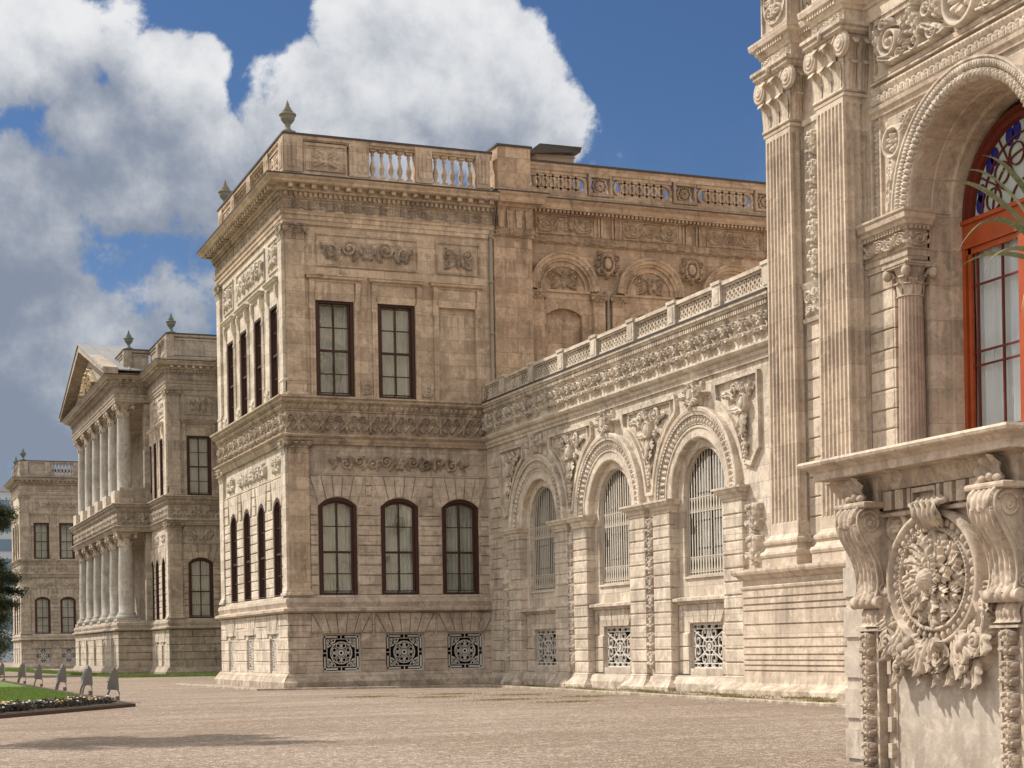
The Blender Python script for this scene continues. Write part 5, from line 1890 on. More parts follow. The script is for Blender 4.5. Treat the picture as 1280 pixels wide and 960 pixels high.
# entablature block carrying the arch, on a column
for s in (-1, 1):
    ca, cb = sorted((AY + s * (AR_ + (.02 if s < 0 else .34)), AY + s * 3.45))
    path = [(ca, -.46), (ca, .06), (cb, .06), (cb, -.46)]
    m = MB()
    m.sweep(path, [(-.3, 8.84), (0, 8.85), (0, 8.97), (.03, 8.98), (.03, 9.10), (.07, 9.13), (.0, 9.16), (.0, 9.50), (.04, 9.52), (.04, 9.56), (.14, 9.60), (.16, 9.66), (.22, 9.70), (.24, 9.80), (.27, 9.84), (.27, 9.88), (-.2, 9.90)])
    for i in range(int((cb - ca) / .10)):
        m.box(ca + i * .10, ca + .06 + i * .10, .10, .17, 9.51, 9.585)
    m.relief(ca, cb, 9.17, 9.49, .06, .10, f_vine, .013)
    k = MB()
    k.relief(.0, .50, 9.17, 9.49, 0, .10, f_vine, .013)
    for i in range(5):
        k.box(i * .10, .06 + i * .10, .03, .11, 9.51, 9.585)
    HB(m, 'impost', S_HALL)
    if s < 0:
        k.build('impost', S_HALL, CH, (XH - .06, -cb, 0), FRONT)
    c = MB()
    cx, cw, rr = AY + s * 2.22, -.16, .285
    c.lathe(cx, cw, [(rr * 1.5, 2.95), (rr * 1.5, 3.05), (rr * 1.42, 3.15), (rr * 1.2, 3.2), (rr * 1.25, 3.3), (rr * 1.1, 3.36), (rr, 3.42)], 24)
    th = np.linspace(0, 2 * PI, 24 * 6 + 1)[:-1]
    zz = np.linspace(3.42, 8.18, 7)
    fl = .020 * np.clip(np.cos(th * 20) * 1.6, -.25, 1)
    Tg, Zg = np.meshgrid(np.append(th, th[0]), zz)
    rad = rr * (1 - .15 * (Zg - 3.42) / 4.76) - np.append(fl, fl[0])[None]
    c.surf(cx + rad * np.cos(Tg), cw + rad * np.sin(Tg), Zg)
    HB(c, 'column', S_PINK)
    c = MB()
    round_capital(c, cx, cw, rr * .86, 8.18, 8.84)
    HB(c, 'column_capital', S_HALL)
# the door window
WY = -1.2
d = MB()
hw = AR_ - .10
d.box(AY - hw, AY - hw + .10, WY - .1, WY + .03, 2.95, 9.2)
d.box(AY + hw - .10, AY + hw, WY - .1, WY + .03, 2.95, 9.2)
d.box(AY - hw, AY + hw, WY - .12, WY + .02, 9.12, 9.62)
d.box(AY - hw, AY + hw, WY - .12, WY + .07, 9.62, 9.70)
d.box(AY - hw, AY + hw, WY - .12, WY + .05, 9.12, 9.20)
for x in (AY, AY - hw + .20, AY + hw - .20):
    wd = .12 if x == AY else .05
    d.box(x - wd, x + wd, WY - .06, WY + (.02 if x == AY else .0), 2.95, 9.12)
for s in (-1, 1):
    for z in (9.0, 4.2):
        d.box(*sorted((AY + s * .1, AY + s * (hw - .1))), WY - .06, WY, z, z + .13)
dr = HB(d, 'door_window', REDWOOD)
d = MB()
d.arch_sweep(AY, 9.70, [(hw, WY + .02), (hw - .10, WY + .04), (hw - .12, WY - .02), (hw - .22, WY - .03), (hw - .24, WY - .10), (hw - .24, WY - .14)], 0, PI, 40)
for s in (-1, 1):
    for q in (.40, 1.18):
        x = AY + s * (hw - q)
        d.box(x - .022, x + .022, WY - .07, WY - .025, 4.3, 9.02)
    for z in (8.35, 7.0, 6.72, 5.42, 5.14):
        d.box(*sorted((AY + s * .1, AY + s * (hw - .22))), WY - .07, WY - .028, z - .02, z + .02)
d.build('glazing_bar', DARKRED, dr)
d = MB()
d.add([(AY - hw, WY - .05, 4.2), (AY + hw, WY - .05, 4.2), (AY + hw, WY - .05, 9.15), (AY - hw, WY - .05, 9.15)], [(0, 1, 2, 3)])
d.build('pane', GLASS_R, dr)
d = MB()
d.box(AY - hw, AY + hw, WY - .08, WY - .03, 2.95, 4.2)
d.build('lower_panel', REDWOOD, dr)
d = MB()
X, Z = np.meshgrid(np.linspace(AY - hw + .16, AY + hw - .16, 170), np.linspace(2.95, 9.1, 8))
d.surf(X, WY - .20 + .05 * np.sin(X * 22) + .02 * np.sin(X * 57 + Z), Z, np.abs(X - AY) > .10)
d.build('curtain', CURTAIN2, dr)
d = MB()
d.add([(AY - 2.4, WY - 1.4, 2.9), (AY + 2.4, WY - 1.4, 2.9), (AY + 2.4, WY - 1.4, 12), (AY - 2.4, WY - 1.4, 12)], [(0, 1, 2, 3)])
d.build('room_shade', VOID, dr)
# stained fanlight: leaded shapes
d = MB()
pts = [(AY - hw + .2, 9.7)] + [(AY + (hw - .2) * math.cos(t), 9.7 + (hw - .2) * math.sin(t)) for t in np.linspace(PI, 0, 30)]
d.add([(x, WY - .13, z) for x, z in pts], [tuple(range(len(pts)))])
d.build('fanlight_glass', PALEGLASS, dr)
d = MB()
hf = hw - .22
for q in range(1, 6):
    an = PI * q / 6
    d.ribbon([(AY + .45 * math.cos(an), 9.7 + .45 * math.sin(an)), (AY + hf * math.cos(an), 9.7 + hf * math.sin(an))], .03, WY - .12, WY - .09)
for rr_ in (.45, 1.02, 1.36):
    d.ribbon([(AY + rr_ * math.cos(t), 9.7 + rr_ * math.sin(t)) for t in np.linspace(0, PI, 30)], .03, WY - .12, WY - .09)
for q in range(6):
    an = PI * (q + .5) / 6
    cx, cz = AY + 1.02 * math.cos(an), 9.7 + 1.02 * math.sin(an)
    d.ribbon([(cx + .22 * math.cos(t), cz + .22 * math.sin(t)) for t in np.linspace(0, 2 * PI, 20)], .03, WY - .12, WY - .088, True)
d.build('fanlight_lead', DARKRED, dr)
d = MB()
for q in (2, 3, 4, 5):
    an = PI * (q + .5) / 6
    cx, cz = AY + 1.45 * math.cos(an), 9.7 + 1.45 * math.sin(an)
    for e in (-.11, .11):
        ux, uz = -math.sin(an), math.cos(an)
        p = [(cx + ux * e + .13 * math.cos(t), cz + uz * e + .19 * math.sin(t)) for t in np.linspace(0, 2 * PI, 16)[:-1]]
        d.add([(x, WY - .118, z) for x, z in p], [tuple(range(len(p)))])
d.build('blue_glass', BLUEGLASS, dr)
m = MB()
m.box(XH + 2.7, 46, -32.9, -12, 0, 17.2)
m.box(XH + .1, XH + 2.7, -32.95, -32.8, 0, 17.2)
m.box(XH + .1, XH + 2.7, -32.9, -12, 12.1, 17.0)
m.box(XH + .3, 46, -32.8, -12, 17.2, 21.0)
m.build('core', S_HALL, CH)

# ------------------------------------------------------------------ carved end pedestal of the entrance terrace
XT = 9.25
TP = thing('terrace_pedestal', 'carved marble pedestal with a round acanthus medallion between two scroll consoles', 'pedestal', (XT, 12.8, 0))
t_org = (XT, 0, 0)
TB = lambda mb, name, mat, parent=TP: mb.build(name, mat, parent, t_org, LEFT)
TL, TR = -14.18, -11.05
m = MB()
m.box(TL, TR, -2.6, 0, 0, 2.9)
m.box(-13.46, TR, 0, .02, 0.0, 2.42)
TB(m, 'body', S_MARBLE)
m = MB()      # grooved left edge
m.box(TL - .02, TL + .36, -.2, .02, 0, 2.45)
for z in (.22, .62, 1.02, 1.42, 1.82):
    m.box(TL - .035, TL + .34, -.2, .045, z - .16, z + .13)
m.build('grooved_edge', S_MARBLE, TP, t_org, LEFT)
m = MB()
m.sweep([(TL - .02, -2.6), (TL - .02, .10), (TR + .02, .10), (TR + .02, -2.6)], [(-.1, 2.62), (.0, 2.64), (.02, 2.69), (.05, 2.73), (.06, 2.77), (.09, 2.785), (.09, 2.80), (-.1, 2.81)])
m.sweep([(TL + .24, -2.6), (TL + .24, .14), (-11.44, .14), (-11.44, -2.6)],
        [(-.1, 2.795), (.235, 2.795), (.245, 2.80), (.245, 2.87), (.265, 2.885), (.29, 2.905), (.335, 2.92), (.355, 2.935), (.365, 2.96), (.35, 2.985), (.1, 3.0), (-.4, 3.0)])
m.box(TL + .05, TR - .1, -2.5, .1, 2.9, 2.985)
TB(m, 'ledge', S_GARDEN)
m = MB()     # frieze with little flutes
m.box(-13.55, TR, 0, .05, 2.40, 2.63)
m.sweep([(-13.5, .05), (TR, .05)], [(0, 2.385), (.06, 2.39), (.07, 2.42), (.02, 2.44)])
for x0, x1 in ((-13.50, -13.44), (-13.38, -13.25), (-13.19, -13.06), (-13.0, -12.95), (-12.55, -12.50), (-12.44, -12.32), (-12.26, -12.13), (-12.07, -11.9)):
    m.box(x0, x1, .05, .125, 2.45, 2.628)
m.ribbon([(-12.92, 2.475), (-12.58, 2.475), (-12.58, 2.60), (-12.92, 2.60)], .045, .05, .125, True)
TB(m, 'frieze', S_GARDEN)


def console(a, b):
    """scroll bracket: S-shaped side profile with spiral sides, acanthus on its back, a roll and a leaf below"""
    W = b - a
    # profile of the front edge (w, z) from the top down
    s = np.linspace(0, 1, 40)
    ctrl_w = [.30, .37, .375, .34, .26, .19, .155, .15, .17, .20]
    ctrl_z = [2.475, 2.42, 2.33, 2.22, 2.10, 1.98, 1.85, 1.74, 1.66, 1.60]
    fw_ = np.interp(s, np.linspace(0, 1, 10), ctrl_w)
    fz = np.interp(s, np.linspace(0, 1, 10), ctrl_z)
    ker = np.ones(5) / 5
    fw_ = np.concatenate([fw_[:2], np.convolve(fw_, ker, 'valid'), fw_[-2:]])
    m = MB()
    side = [(w, z) for w, z in zip(fw_, fz)]
    prof = [(0.0, 2.475)] + side + [(0.0, 1.60)]
    v = [(a, w, z) for w, z in prof] + [(b, w, z) for w, z in prof]
    n = len(prof)
    m.add(v, [tuple(range(n)), tuple(range(2 * n - 1, n - 1, -1))] + [(i, i + 1, n + i + 1, n + i) for i in range(n - 1)])
    # carved front
    U, S_ = np.meshgrid(np.linspace(0, 1, 48), np.linspace(0, 1, 120))
    x = (U - .5) * 2
    ax = np.abs(x)
    t = S_
    h = np.zeros_like(U)
    # the fan-shaped top leaf
    fan = (t < .27)
    ang = np.arctan2(x * .55, .33 - t)
    edge = .24 + .03 * np.abs(np.cos(ang * 5))
    rr_ = np.hypot(x * .26, t)
    h = np.where(rr_ < edge, .45 + .55 * np.abs(np.cos(4.5 * PI * x / (0.9 + .5 * t) * .5)) + .25 * (rr_ > edge - .05), h)
    # hanging acanthus: long ribs with notched edge
    lobes = .88 - .25 * t + .10 * np.abs(np.sin(t * 26))
    body_ = (ax < lobes) & (t > .22)
    ribs = .35 + .65 * np.abs(np.cos(PI * 2.5 * x + .5 * np.sin(t * 20))) * (.6 + .4 * np.abs(np.sin(t * 26 - 3 * ax)))
    h = np.maximum(h, np.where(body_, ribs, 0))
    h = h * np.clip((1 - ax) / .08, 0, 1)
    wp = np.interp(t, s, fw_)
    zp = np.interp(t, s, fz)
    dz = np.gradient(fz); dw = np.gradient(fw_)
    ln = np.hypot(dz, dw)
    nw = np.interp(t, s, -dz / ln); nz = np.interp(t, s, dw / ln)
    m.surf(a + .01 + U * (W - .02), wp + .002 + nw * .035 * h, zp + nz * .035 * h)
    # edge beads
    for xx in (a, b):
        m.tube([(xx, w + .004, z) for w, z in side], .013, 6)
    # side volutes
    for xx, sg in ((a, -1), (b, 1)):
        for (cw, cz, rr0, tr, a0, d) in ((.235, 2.345, .115, 2.0, .4, 1), (.10, 1.70, .07, 1.6, -2.0, -1)):
            pts = spiral(cw, cz, rr0, tr, a0, d, 40, .12)
            m.tube([(xx + sg * .004, w, z) for w, z in pts], [.012 + .004 * (1 - i / 40) for i in range(41)], 6)
            m.ball((xx, cw, cz), (.02, .022, .022), 6)
        m.tube([(xx + sg * .002, w - .05, z) for w, z in side[10:34]], .010, 6)
    # cross roll with buttons, binding and lower leaf
    m.hcyl(a - .03, .16, 1.585, .058, b + .03, 18)
    for xx in (a - .035, b + .035):
        m.ball((xx, .16, 1.585), (.02, .062, .062), 8)
        m.ball((xx + (.015 if xx > b else -.015), .16, 1.585), (.012, .026, .026), 6)
    for q in (.2, .5, .8):
        m.ball((a + q * W, .185, 1.60), (.055, .055, .065), 7)
    U, T_ = np.meshgrid(np.linspace(-1, 1, 25), np.linspace(0, 1, 24))
    wd = W * .5 * (.96 - .12 * np.sin(T_ * PI))
    o = .10 + .05 * np.sin(T_ * PI) + .07 * np.clip((T_ - .7) / .3, 0, 1) ** 1.5 + .022 * np.abs(np.cos(2.5 * PI * U)) - .03 * U ** 2
    m.surf((a + b) / 2 + U * wd, o, 1.545 - .21 * T_ + .02 * np.clip((T_ - .85) / .15, 0, 1))
    m.box(a + .02, b - .02, 0, .09, 1.33, 1.56)
    m.box(a - .01, b + .01, 0, .17, 1.312, 1.335)
    TB(m, 'console', S_GARDEN)
    m = MB()
    m.sweep([(a - .06, 0), (a - .06, .33), (b + .06, .33), (b + .06, 0)], [(-.1, 2.475), (.0, 2.48), (.02, 2.49), (.025, 2.51), (.02, 2.53), (0, 2.54), (-.1, 2.545)])
    m.box(a - .05, b + .05, 0, .32, 2.478, 2.54)
    m.box(a + .06, b + .02, 0, .16, 2.54, 2.76)
    TB(m, 'abacus', S_GARDEN)
    m = MB()      # shell standing on the abacus
    cx = (a + b) / 2
    T_, Rr_ = np.meshgrid(np.linspace(-.25, PI + .25, 73), np.linspace(0, 1, 14))
    flute = np.abs(np.cos((T_ - PI / 2) * 5.0))
    lim = 1 + .07 * flute
    rx, rz = .17, .185
    m.surf(cx + rx * Rr_ * lim * np.cos(T_), .20 + .05 * flute * Rr_ + .07 * Rr_ ** 2, 2.585 + rz * Rr_ * lim * np.sin(T_))
    m.surf(cx + rx * Rr_ * lim * np.cos(T_), .16 - .0 * Rr_ + .07 * Rr_ ** 2, 2.585 + rz * Rr_ * lim * np.sin(T_))
    for sx in (-1, 1):
        m.ball((cx + sx * .10, .27, 2.575), (.055, .05, .04), 7)
    m.ball((cx, .27, 2.59), (.045, .05, .045), 7)
    TB(m, 'shell', S_GARDEN)
console(-13.80, -13.44)
console(-11.76, -11.40)
# carved strips under the consoles
for a, b in ((-13.82, -13.50), (-11.71, -11.39)):
    m = MB()
    m.box(a, b, 0, .10, 0, 1.34)
    m.ribbon([(a + .02, .0), (a + .02, 1.33), (b - .02, 1.33), (b - .02, 0)], .035, .10, .125)
    m.relief(a + .05, b - .05, 0.0, 1.31, .10, .085, f_strip(.255), .0065)
    TB(m, 'carved_strip', S_GARDEN)
m = MB()
m.box(-13.48, -13.34, 0, .03, 0, 2.4)
for z in (.1, .35, .62, .9, 1.15):
    m.box(-13.43, -13.37, .03, .08, z, z + .14)
TB(m, 'edge_moulding', S_GARDEN)
# medallion
MC = (-12.64, 1.775)
SX = 1.10
def ring(mb, prof, n=72):
    mb.arch_sweep(MC[0], MC[1], prof, 0, 2 * PI, n, SX, True)
m = MB()
ring(m, [(.640, .0), (.640, .10), (.625, .14), (.60, .155), (.58, .14), (.57, .09), (.485, .09), (.48, .12), (.46, .13), (.442, .12), (.44, .07)])
ring(m, [(.44, .07), (.0, .07)])
for i in range(40):
    an = 2 * PI * (i + .5) / 40
    m.ball((MC[0] + SX * .527 * math.cos(an), .10, MC[1] + .527 * math.sin(an)), (.028, .032, .038), 7)
for i in range(72):
    an = 2 * PI * i / 72
    m.ball((MC[0] + SX * .47 * math.cos(an), .13, MC[1] + .47 * math.sin(an)), (.011, .012, .011), 4)
TB(m, 'medallion_rim', S_GARDEN)
m = MB()
def med(r, a):
    return MC[0] + SX * r * math.cos(a), MC[1] + r * math.sin(a)
for (cnt, r0, L, wd, w0, rise, curl, bend, off, lo) in ((8, .17, .285, .125, .07, .06, .03, .85, .0, 5), (8, .20, .23, .10, .095, .05, .03, .85, .39, 5), (8, .09, .25, .095, .12, .06, .055, 1.05, .2, 4), (7, .06, .16, .07, .15, .06, .05, 1.1, .1, 4)):
    for i in range(cnt):
        a = 2 * PI * i / cnt + off
        x_, z_ = med(r0, a)
        leaf3d(m, x_, z_, w0, a - .35, L, wd, rise, curl, bend, lo)
U, V_ = np.meshgrid(np.linspace(0, 2 * PI, 73), np.linspace(0, PI / 2, 12))
kk = 1 + .05 * np.abs(np.cos(U * 6)) * np.sin(V_)
m.surf(MC[0] + .105 * np.sin(V_) * np.cos(U) * kk, .15 + .13 * np.cos(V_) * kk, MC[1] - .01 + .105 * np.sin(V_) * np.sin(U) * kk)
TB(m, 'medallion', S_GARDEN)
# drapery clasp at the top, round patera, side foliage, hanging scroll work below
m = MB()
T_, Q = np.meshgrid(np.linspace(-1, 1, 60), np.linspace(0, 1, 30))
m.surf(-12.56 + T_ * (.20 - .05 * Q), .12 + .10 * np.sin(Q * PI * .9) + .035 * np.abs(np.cos(T_ * PI * 2.5)) + .05 * (1 - Q), 2.49 - .28 * Q + .03 * np.abs(np.cos(T_ * PI * 2.5)))
for i in range(5):
    m.tube([(-12.74 + i * .09, .16, 2.47), (-12.73 + i * .086, .26, 2.44), (-12.72 + i * .083, .24, 2.34), (-12.70 + i * .07, .16, 2.24)], [.035, .04, .03, .02], 7)
TB(m, 'clasp', S_GARDEN)
m = MB()
pc_ = (-13.27, 2.295)
m.arch_sweep(pc_[0], pc_[1], [(.15, 0), (.15, .05), (.14, .07), (.115, .075), (.10, .05), (.085, .03), (0, .03)], 0, 2 * PI, 32, 1.12, True)
m.relief(pc_[0] - .10, pc_[0] + .10, pc_[1] - .09, pc_[1] + .09, .03, .06, lambda X, Z, W, H: o_rosette(X, Z, W / 2, H / 2, .085, 6), .005)
TB(m, 'patera', S_GARDEN)
m = MB()
cx0, cz0 = MC
def band(pts, width, w0, w1):
    """smooth broad strap following pts, bulging outwards"""
    n = len(pts)
    P_ = np.array(pts, float)
    tt = np.linspace(0, 1, n)
    q = np.linspace(0, 1, 40)
    x_, z_ = np.interp(q, tt, P_[:, 0]), np.interp(q, tt, P_[:, 1])
    ker = np.ones(7) / 7
    xs_ = np.convolve(np.pad(x_, 3, 'edge'), ker, 'valid'); zs_ = np.convolve(np.pad(z_, 3, 'edge'), ker, 'valid')
    dx, dz = np.gradient(xs_), np.gradient(zs_)
    ln = np.hypot(dx, dz) + 1e-9
    S, Q_ = np.meshgrid(np.linspace(-1, 1, 13), np.arange(40))
    wd = width * (1 - .25 * q[Q_])
    prof_ = np.where(np.abs(S) > .72, .75, .35 + .45 * S ** 2)
    m.surf(xs_[Q_] - dz[Q_] / ln[Q_] * S * wd, w0 + (w1 - w0) * np.where(np.abs(S) > .96, 0, prof_), zs_[Q_] + dx[Q_] / ln[Q_] * S * wd)
# backing mass with an uneven lower edge
def f_mass(X, Z, W, H):
    x, z = X - W / 2, Z
    rim = np.hypot(x / SX, z - (cz0 - .86))
    low = .13 + .05 * np.sin(7 * x + 1) + .04 * np.sin(17 * x) - .10 * np.exp(-((x - .2) / .25) ** 2) + .12 * np.exp(-((x + .75) / .12) ** 2)
    return sm(0, .12, z - low) * (rim > .57) * sm(.80, .70, np.abs(x)) * (.8 + .2 * np.sin(14 * x) * np.sin(11 * z))
m.relief(cx0 - .84, cx0 + .84, .86, 1.62, .0, .11, f_mass, .012)
# left and right straps ending in volutes
for i in range(15):
    a = PI + .25 + (PI - .5) * i / 14
    leaf3d(m, cx0 + SX * .60 * math.cos(a), cz0 + .60 * math.sin(a), .06, a + (.5 if i % 2 else -.5), .27, .11, .09, .07, -.6 if i % 2 else .6, 4)
for s in (-1, 1):
    band([(cx0 + s * .66, 1.62), (cx0 + s * .74, 1.48), (cx0 + s * .73, 1.33), (cx0 + s * .62, 1.22), (cx0 + s * .55, 1.10)], .075, .06, .20)
    for (dx, z_, r_, tr, a0) in ((.66, 1.20, .105, 1.9, 1.6), (.50, .97, .075, 1.6, -1.2)):
        pts = spiral(cx0 + s * dx, z_, r_, tr, a0 if s > 0 else PI - a0, -s, 44, .14)
        m.tube([(x_, .14 + .05 * i / 44, z2) for i, (x_, z2) in enumerate(pts)], [.030 - .014 * i / 44 for i in range(45)], 8)
        m.ball((cx0 + s * dx, .18, z_), (.03, .03, .03), 6)
# hanging leaves
for (dx, z_, a, L, wd, w0, rise, curl, bend) in (
        (-.20, 1.26, -2.5, .36, .11, .10, .09, .06, .5), (-.06, 1.24, -1.9, .36, .12, .12, .10, .07, .25), (.02, 1.24, -1.35, .24, .10, .12, .08, .06, -.2), (.36, 1.30, -.75, .36, .12, .10, .10, .06, -.5),
        (.30, 1.22, -1.2, .40, .11, .10, .09, .08, .2), (-.48, 1.34, -1.9, .30, .10, .10, .08, .06, -.4), (.55, 1.36, -1.3, .34, .10, .10, .08, .06, .4), (-.72, 1.55, -1.7, .30, .075, .08, .06, .05, .3), (.74, 1.56, -1.5, .32, .08, .08, .06, .05, -.3),
        (-.58, 1.10, -1.3, .30, .09, .09, .07, .07, -.5), (-.30, 1.06, -1.1, .22, .08, .10, .07, .06, .4), (.40, 1.02, -.9, .26, .085, .10, .07, .07, -.4), (.10, .98, -2.0, .20, .075, .10, .06, .05, .4), (.62, 1.06, -1.7, .28, .085, .09, .07, .07, .5)):
    leaf3d(m, cx0 + dx, z_, w0, a, L, wd, rise, curl, bend, 3)
# fruit
for (dx, z_, r_) in ((-.40, 1.14, .062), (-.31, 1.20, .055), (-.33, 1.08, .058), (-.24, 1.12, .05), (.48, 1.16, .055), (.55, 1.22, .05), (-.44, 1.05, .045)):
    m.ball((cx0 + dx, .17, z_), (r_, r_, r_), 9)
# the rose
for ring_, (rr_, nn, w0, tilt) in enumerate(((.135, 6, .13, .05), (.10, 5, .165, .055), (.065, 4, .195, .05), (.032, 3, .215, .035))):
    for i in range(nn):
        a = 2 * PI * (i + .5 * ring_) / nn
        S, T = np.meshgrid(np.linspace(-1, 1, 9), np.linspace(0, 1, 7))
        an = a + S * PI / nn * 1.15
        rad_ = rr_ * (.35 + .65 * T) * (1 - .10 * S ** 2)
        m.surf(cx0 + .17 + rad_ * np.cos(an) * 1.08, w0 + tilt * T ** 1.5 * (1 - .4 * S ** 2) + .0 * an, 1.075 + rad_ * np.sin(an))
m.ball((cx0 + .17, .22, 1.075), (.03, .03, .03), 6)
for (dx, z_, a, L, wd, w0, rise, curl, bend) in ((-.66, 1.36, -2.2, .26, .10, .10, .08, .06, .6), (-.52, 1.22, -2.6, .26, .09, .12, .08, .06, .6), (.68, 1.30, -.8, .26, .10, .10, .08, .06, -.6), (-.10, 1.10, -.7, .22, .08, .12, .08, .05, -.5),
        (.0, 1.16, -2.9, .30, .09, .13, .08, .05, .4), (.44, 1.20, -.2, .28, .09, .12, .08, .05, -.6), (-.16, 1.02, -1.7, .22, .075, .10, .06, .06, .3), (.26, .98, -1.5, .18, .07, .10, .06, .06, -.3)):
    leaf3d(m, cx0 + dx, z_, w0, a, L, wd, rise, curl, bend, 3)
TB(m, 'hanging_carving', S_GARDEN)
m = MB()
def f_side(X, Z, W, H):
    x, z = X, Z
    return mx(o_leaf(x, z, W * .5, .02, PI / 2, H * .45, W * .42, 5), o_leaf(x, z, W * .5, H * .42, PI / 2, H * .4, W * .38, 4), o_scroll(x, z, W * .5, H * .86, W * .42, 1, 1.7), o_disc(x, z, W * .5, H * .42, W * .3, .03))
m.relief(-13.42, -13.24, 1.25, 1.98, .0, .12, f_side, .007)
m.relief(-12.02, -11.76, 1.15, 1.75, .0, .13, f_side, .007)
TB(m, 'side_foliage', S_GARDEN)
m = MB()
m.ribbon([(-13.12, -.05), (-13.12, .70), (-12.02, .70), (-12.02, -.05)], .02, 0, .012)
TB(m, 'panel_edge', S_MARBLE)

# ------------------------------------------------------------------ portico wing further back
PW = thing('palace_portico_wing', 'palace wing further back with a six columned portico under a triangular gable', 'palace wing', (15.3, 95, 0))
pf, pl = (0, 86.0, 0), (15.3, 0, 0)
facade(PW, FRONT, pf, 15.3, 18.8, [16.9], [(16.9, False)], [], .05, S_FAR, S_FAR, S_FAR, pil=[(15.3, 15.95)],
       gf_rel=[(16.2, 17.6, 6.95, 7.5, f_garland)], ff_rel=[(16.35, 17.45)], ext=(.058, 0))
facade(PW, LEFT, pl, -91.3, -86.0, [-87.6, -89.5, -91.0], [(-87.6, False), (-89.5, False), (-91.0, False)], [(-87.7, .40, 2), (-89.6, .40, 2)], .06, S_PALE, S_PALE, S_CARVE,
       pil=[(-86.6, -86.0)], hw=.5, gf_rel=[(-90, -89, 6.95, 7.5, f_panel), (-88.1, -87.1, 6.95, 7.5, f_panel)], ff_rel=[(-88.2, -87.0), (-90.2, -89.0)], slim=True, deep=.16, ext=(0, .11))
m = MB()
m.box(15.3, 15.6, -114.5, -109.4, 0, Z_AR)
m.box(16.9, 17.2, -109.4, -91.2, 0, Z_AR)
m.build('wall', S_FAR, PW)
ppath = [(24, 114.5), (15.3, 114.5), (15.3, 109.4), (13.5, 109.4), (13.5, 91.2), (15.3, 91.2), (15.3, 86), (18.3, 86), (18.3, 62.5)]
band_courses(PW, ppath, S_FAR, S_FAR, S_FAR, [(FRONT, pf, 15.3, 18.3), (LEFT, pl, -91.2, -86.0), (LEFT, (13.5, 0, 0), -109.4, -91.2), (FRONT, (0, 91.2, 0), 13.5, 15.3)], .05)
m = MB()
m.box(18.5, 19.5, -85.9, -62, 0, Z_AR)
m.build('link_wall', S_FAR, PW)
# podium with narrow arches
m = MB()
pops = [op(c - .42, c + .42, .45, 1.45, .42) for c in (-107.3, -103.8, -100.3, -96.8, -93.3)]
o_ = (13.5, 0, 0)
wall_holes(m, -109.4, -91.145, 0, Z_BC, .06, pops, .35)
rustic(m, -109.4, -91.09, Z_PL, Z_BC, 5, .06, .12, [(o['x0'] - .05, o['x1'] + .05, .4, 1.9) for o in pops], blk=1.1)
for o in pops:
    m.add([(o['x0'], -.3, .4), (o['x1'], -.3, .4), (o['x1'], -.3, 1.9), (o['x0'], -.3, 1.9)], [(0, 1, 2, 3)])
m.build('podium', S_PALE, PW, o_, LEFT)
m = MB()
wall_holes(m, 13.442, 15.3, 0, Z_BC, .06, [], .1)
rustic(m, 13.39, 15.3, Z_PL, Z_BC, 5, .06, .12, blk=None)
m.build('podium', S_FAR, PW, (0, 91.2, 0), FRONT)
m = MB()
m.box(13.6, 15.4, -109.3, -91.3, .1, 2.9)
m.box(13.55, 17, -109.35, -91.25, Z_LC + .02, 9.25)
m.box(13.55, 17, -109.35, -91.25, Z_AR + .02, 16.1)
m.build('portico_floor', S_FAR, PW)
m = MB()
m.box(13.62, 15.25, -91.45, -91.25, 9.3, 10.15)
m.box(13.62, 13.75, -109.2, -91.4, 9.3, 10.0)
m.build('balcony_parapet', S_FAR, PW)
cy = [92.0 + i * 3.32 for i in range(6)]
proto = {}
for z0, z1, rr in ((2.95, 7.75, .43), (9.3, 14.76, .40)):
    for y in cy:
        if z0 not in proto:
            m = MB()
            H = z1 - z0
            m.box(-rr * 1.45, rr * 1.45, -rr * 1.45, rr * 1.45, 0, .14)
            m.lathe(0, 0, [(rr * 1.35, .14), (rr * 1.42, .22), (rr * 1.35, .30), (rr * 1.12, .34), (rr * 1.2, .42), (rr, .50), (rr, H * .4), (rr * .86, H - .72)], 20)
            c = m.build('column', S_COLUMN, PW, (14.0, y, z0))
            k = MB()
            round_capital(k, 0, 0, rr * .86, H - .74, H, 6)
            k.build('column_capital', S_CARVE, c)
            if z0 > 5:
                k = MB()
                k.box(-rr * 1.6, rr * 1.6, -rr * 1.6, rr * 1.6, -.02, .7)
                k.build('column_pedestal', S_CARVE, c)
            proto[z0] = c
        else:
            copy_part(proto[z0], PW, (14.0, y, z0), 0)
for y in (93.6, 97, 100.3, 103.6, 107):
    window(PW, 1.28, 2.86, .28, (16.9, y, 2.95), LEFT)
    window(PW, 1.28, 3.07, 0.0, (16.9, y, 9.3), LEFT)
m = MB()
m.box(15.0, 15.3, -91.9, -91.3, 2.95, 7.7)
m.box(15.0, 15.3, -91.9, -91.3, 9.3, 14.7)
m.box(15.4, 15.9, -91.85, -91.25, 2.95, 7.7)
m.build('pilaster', S_FAR, PW)
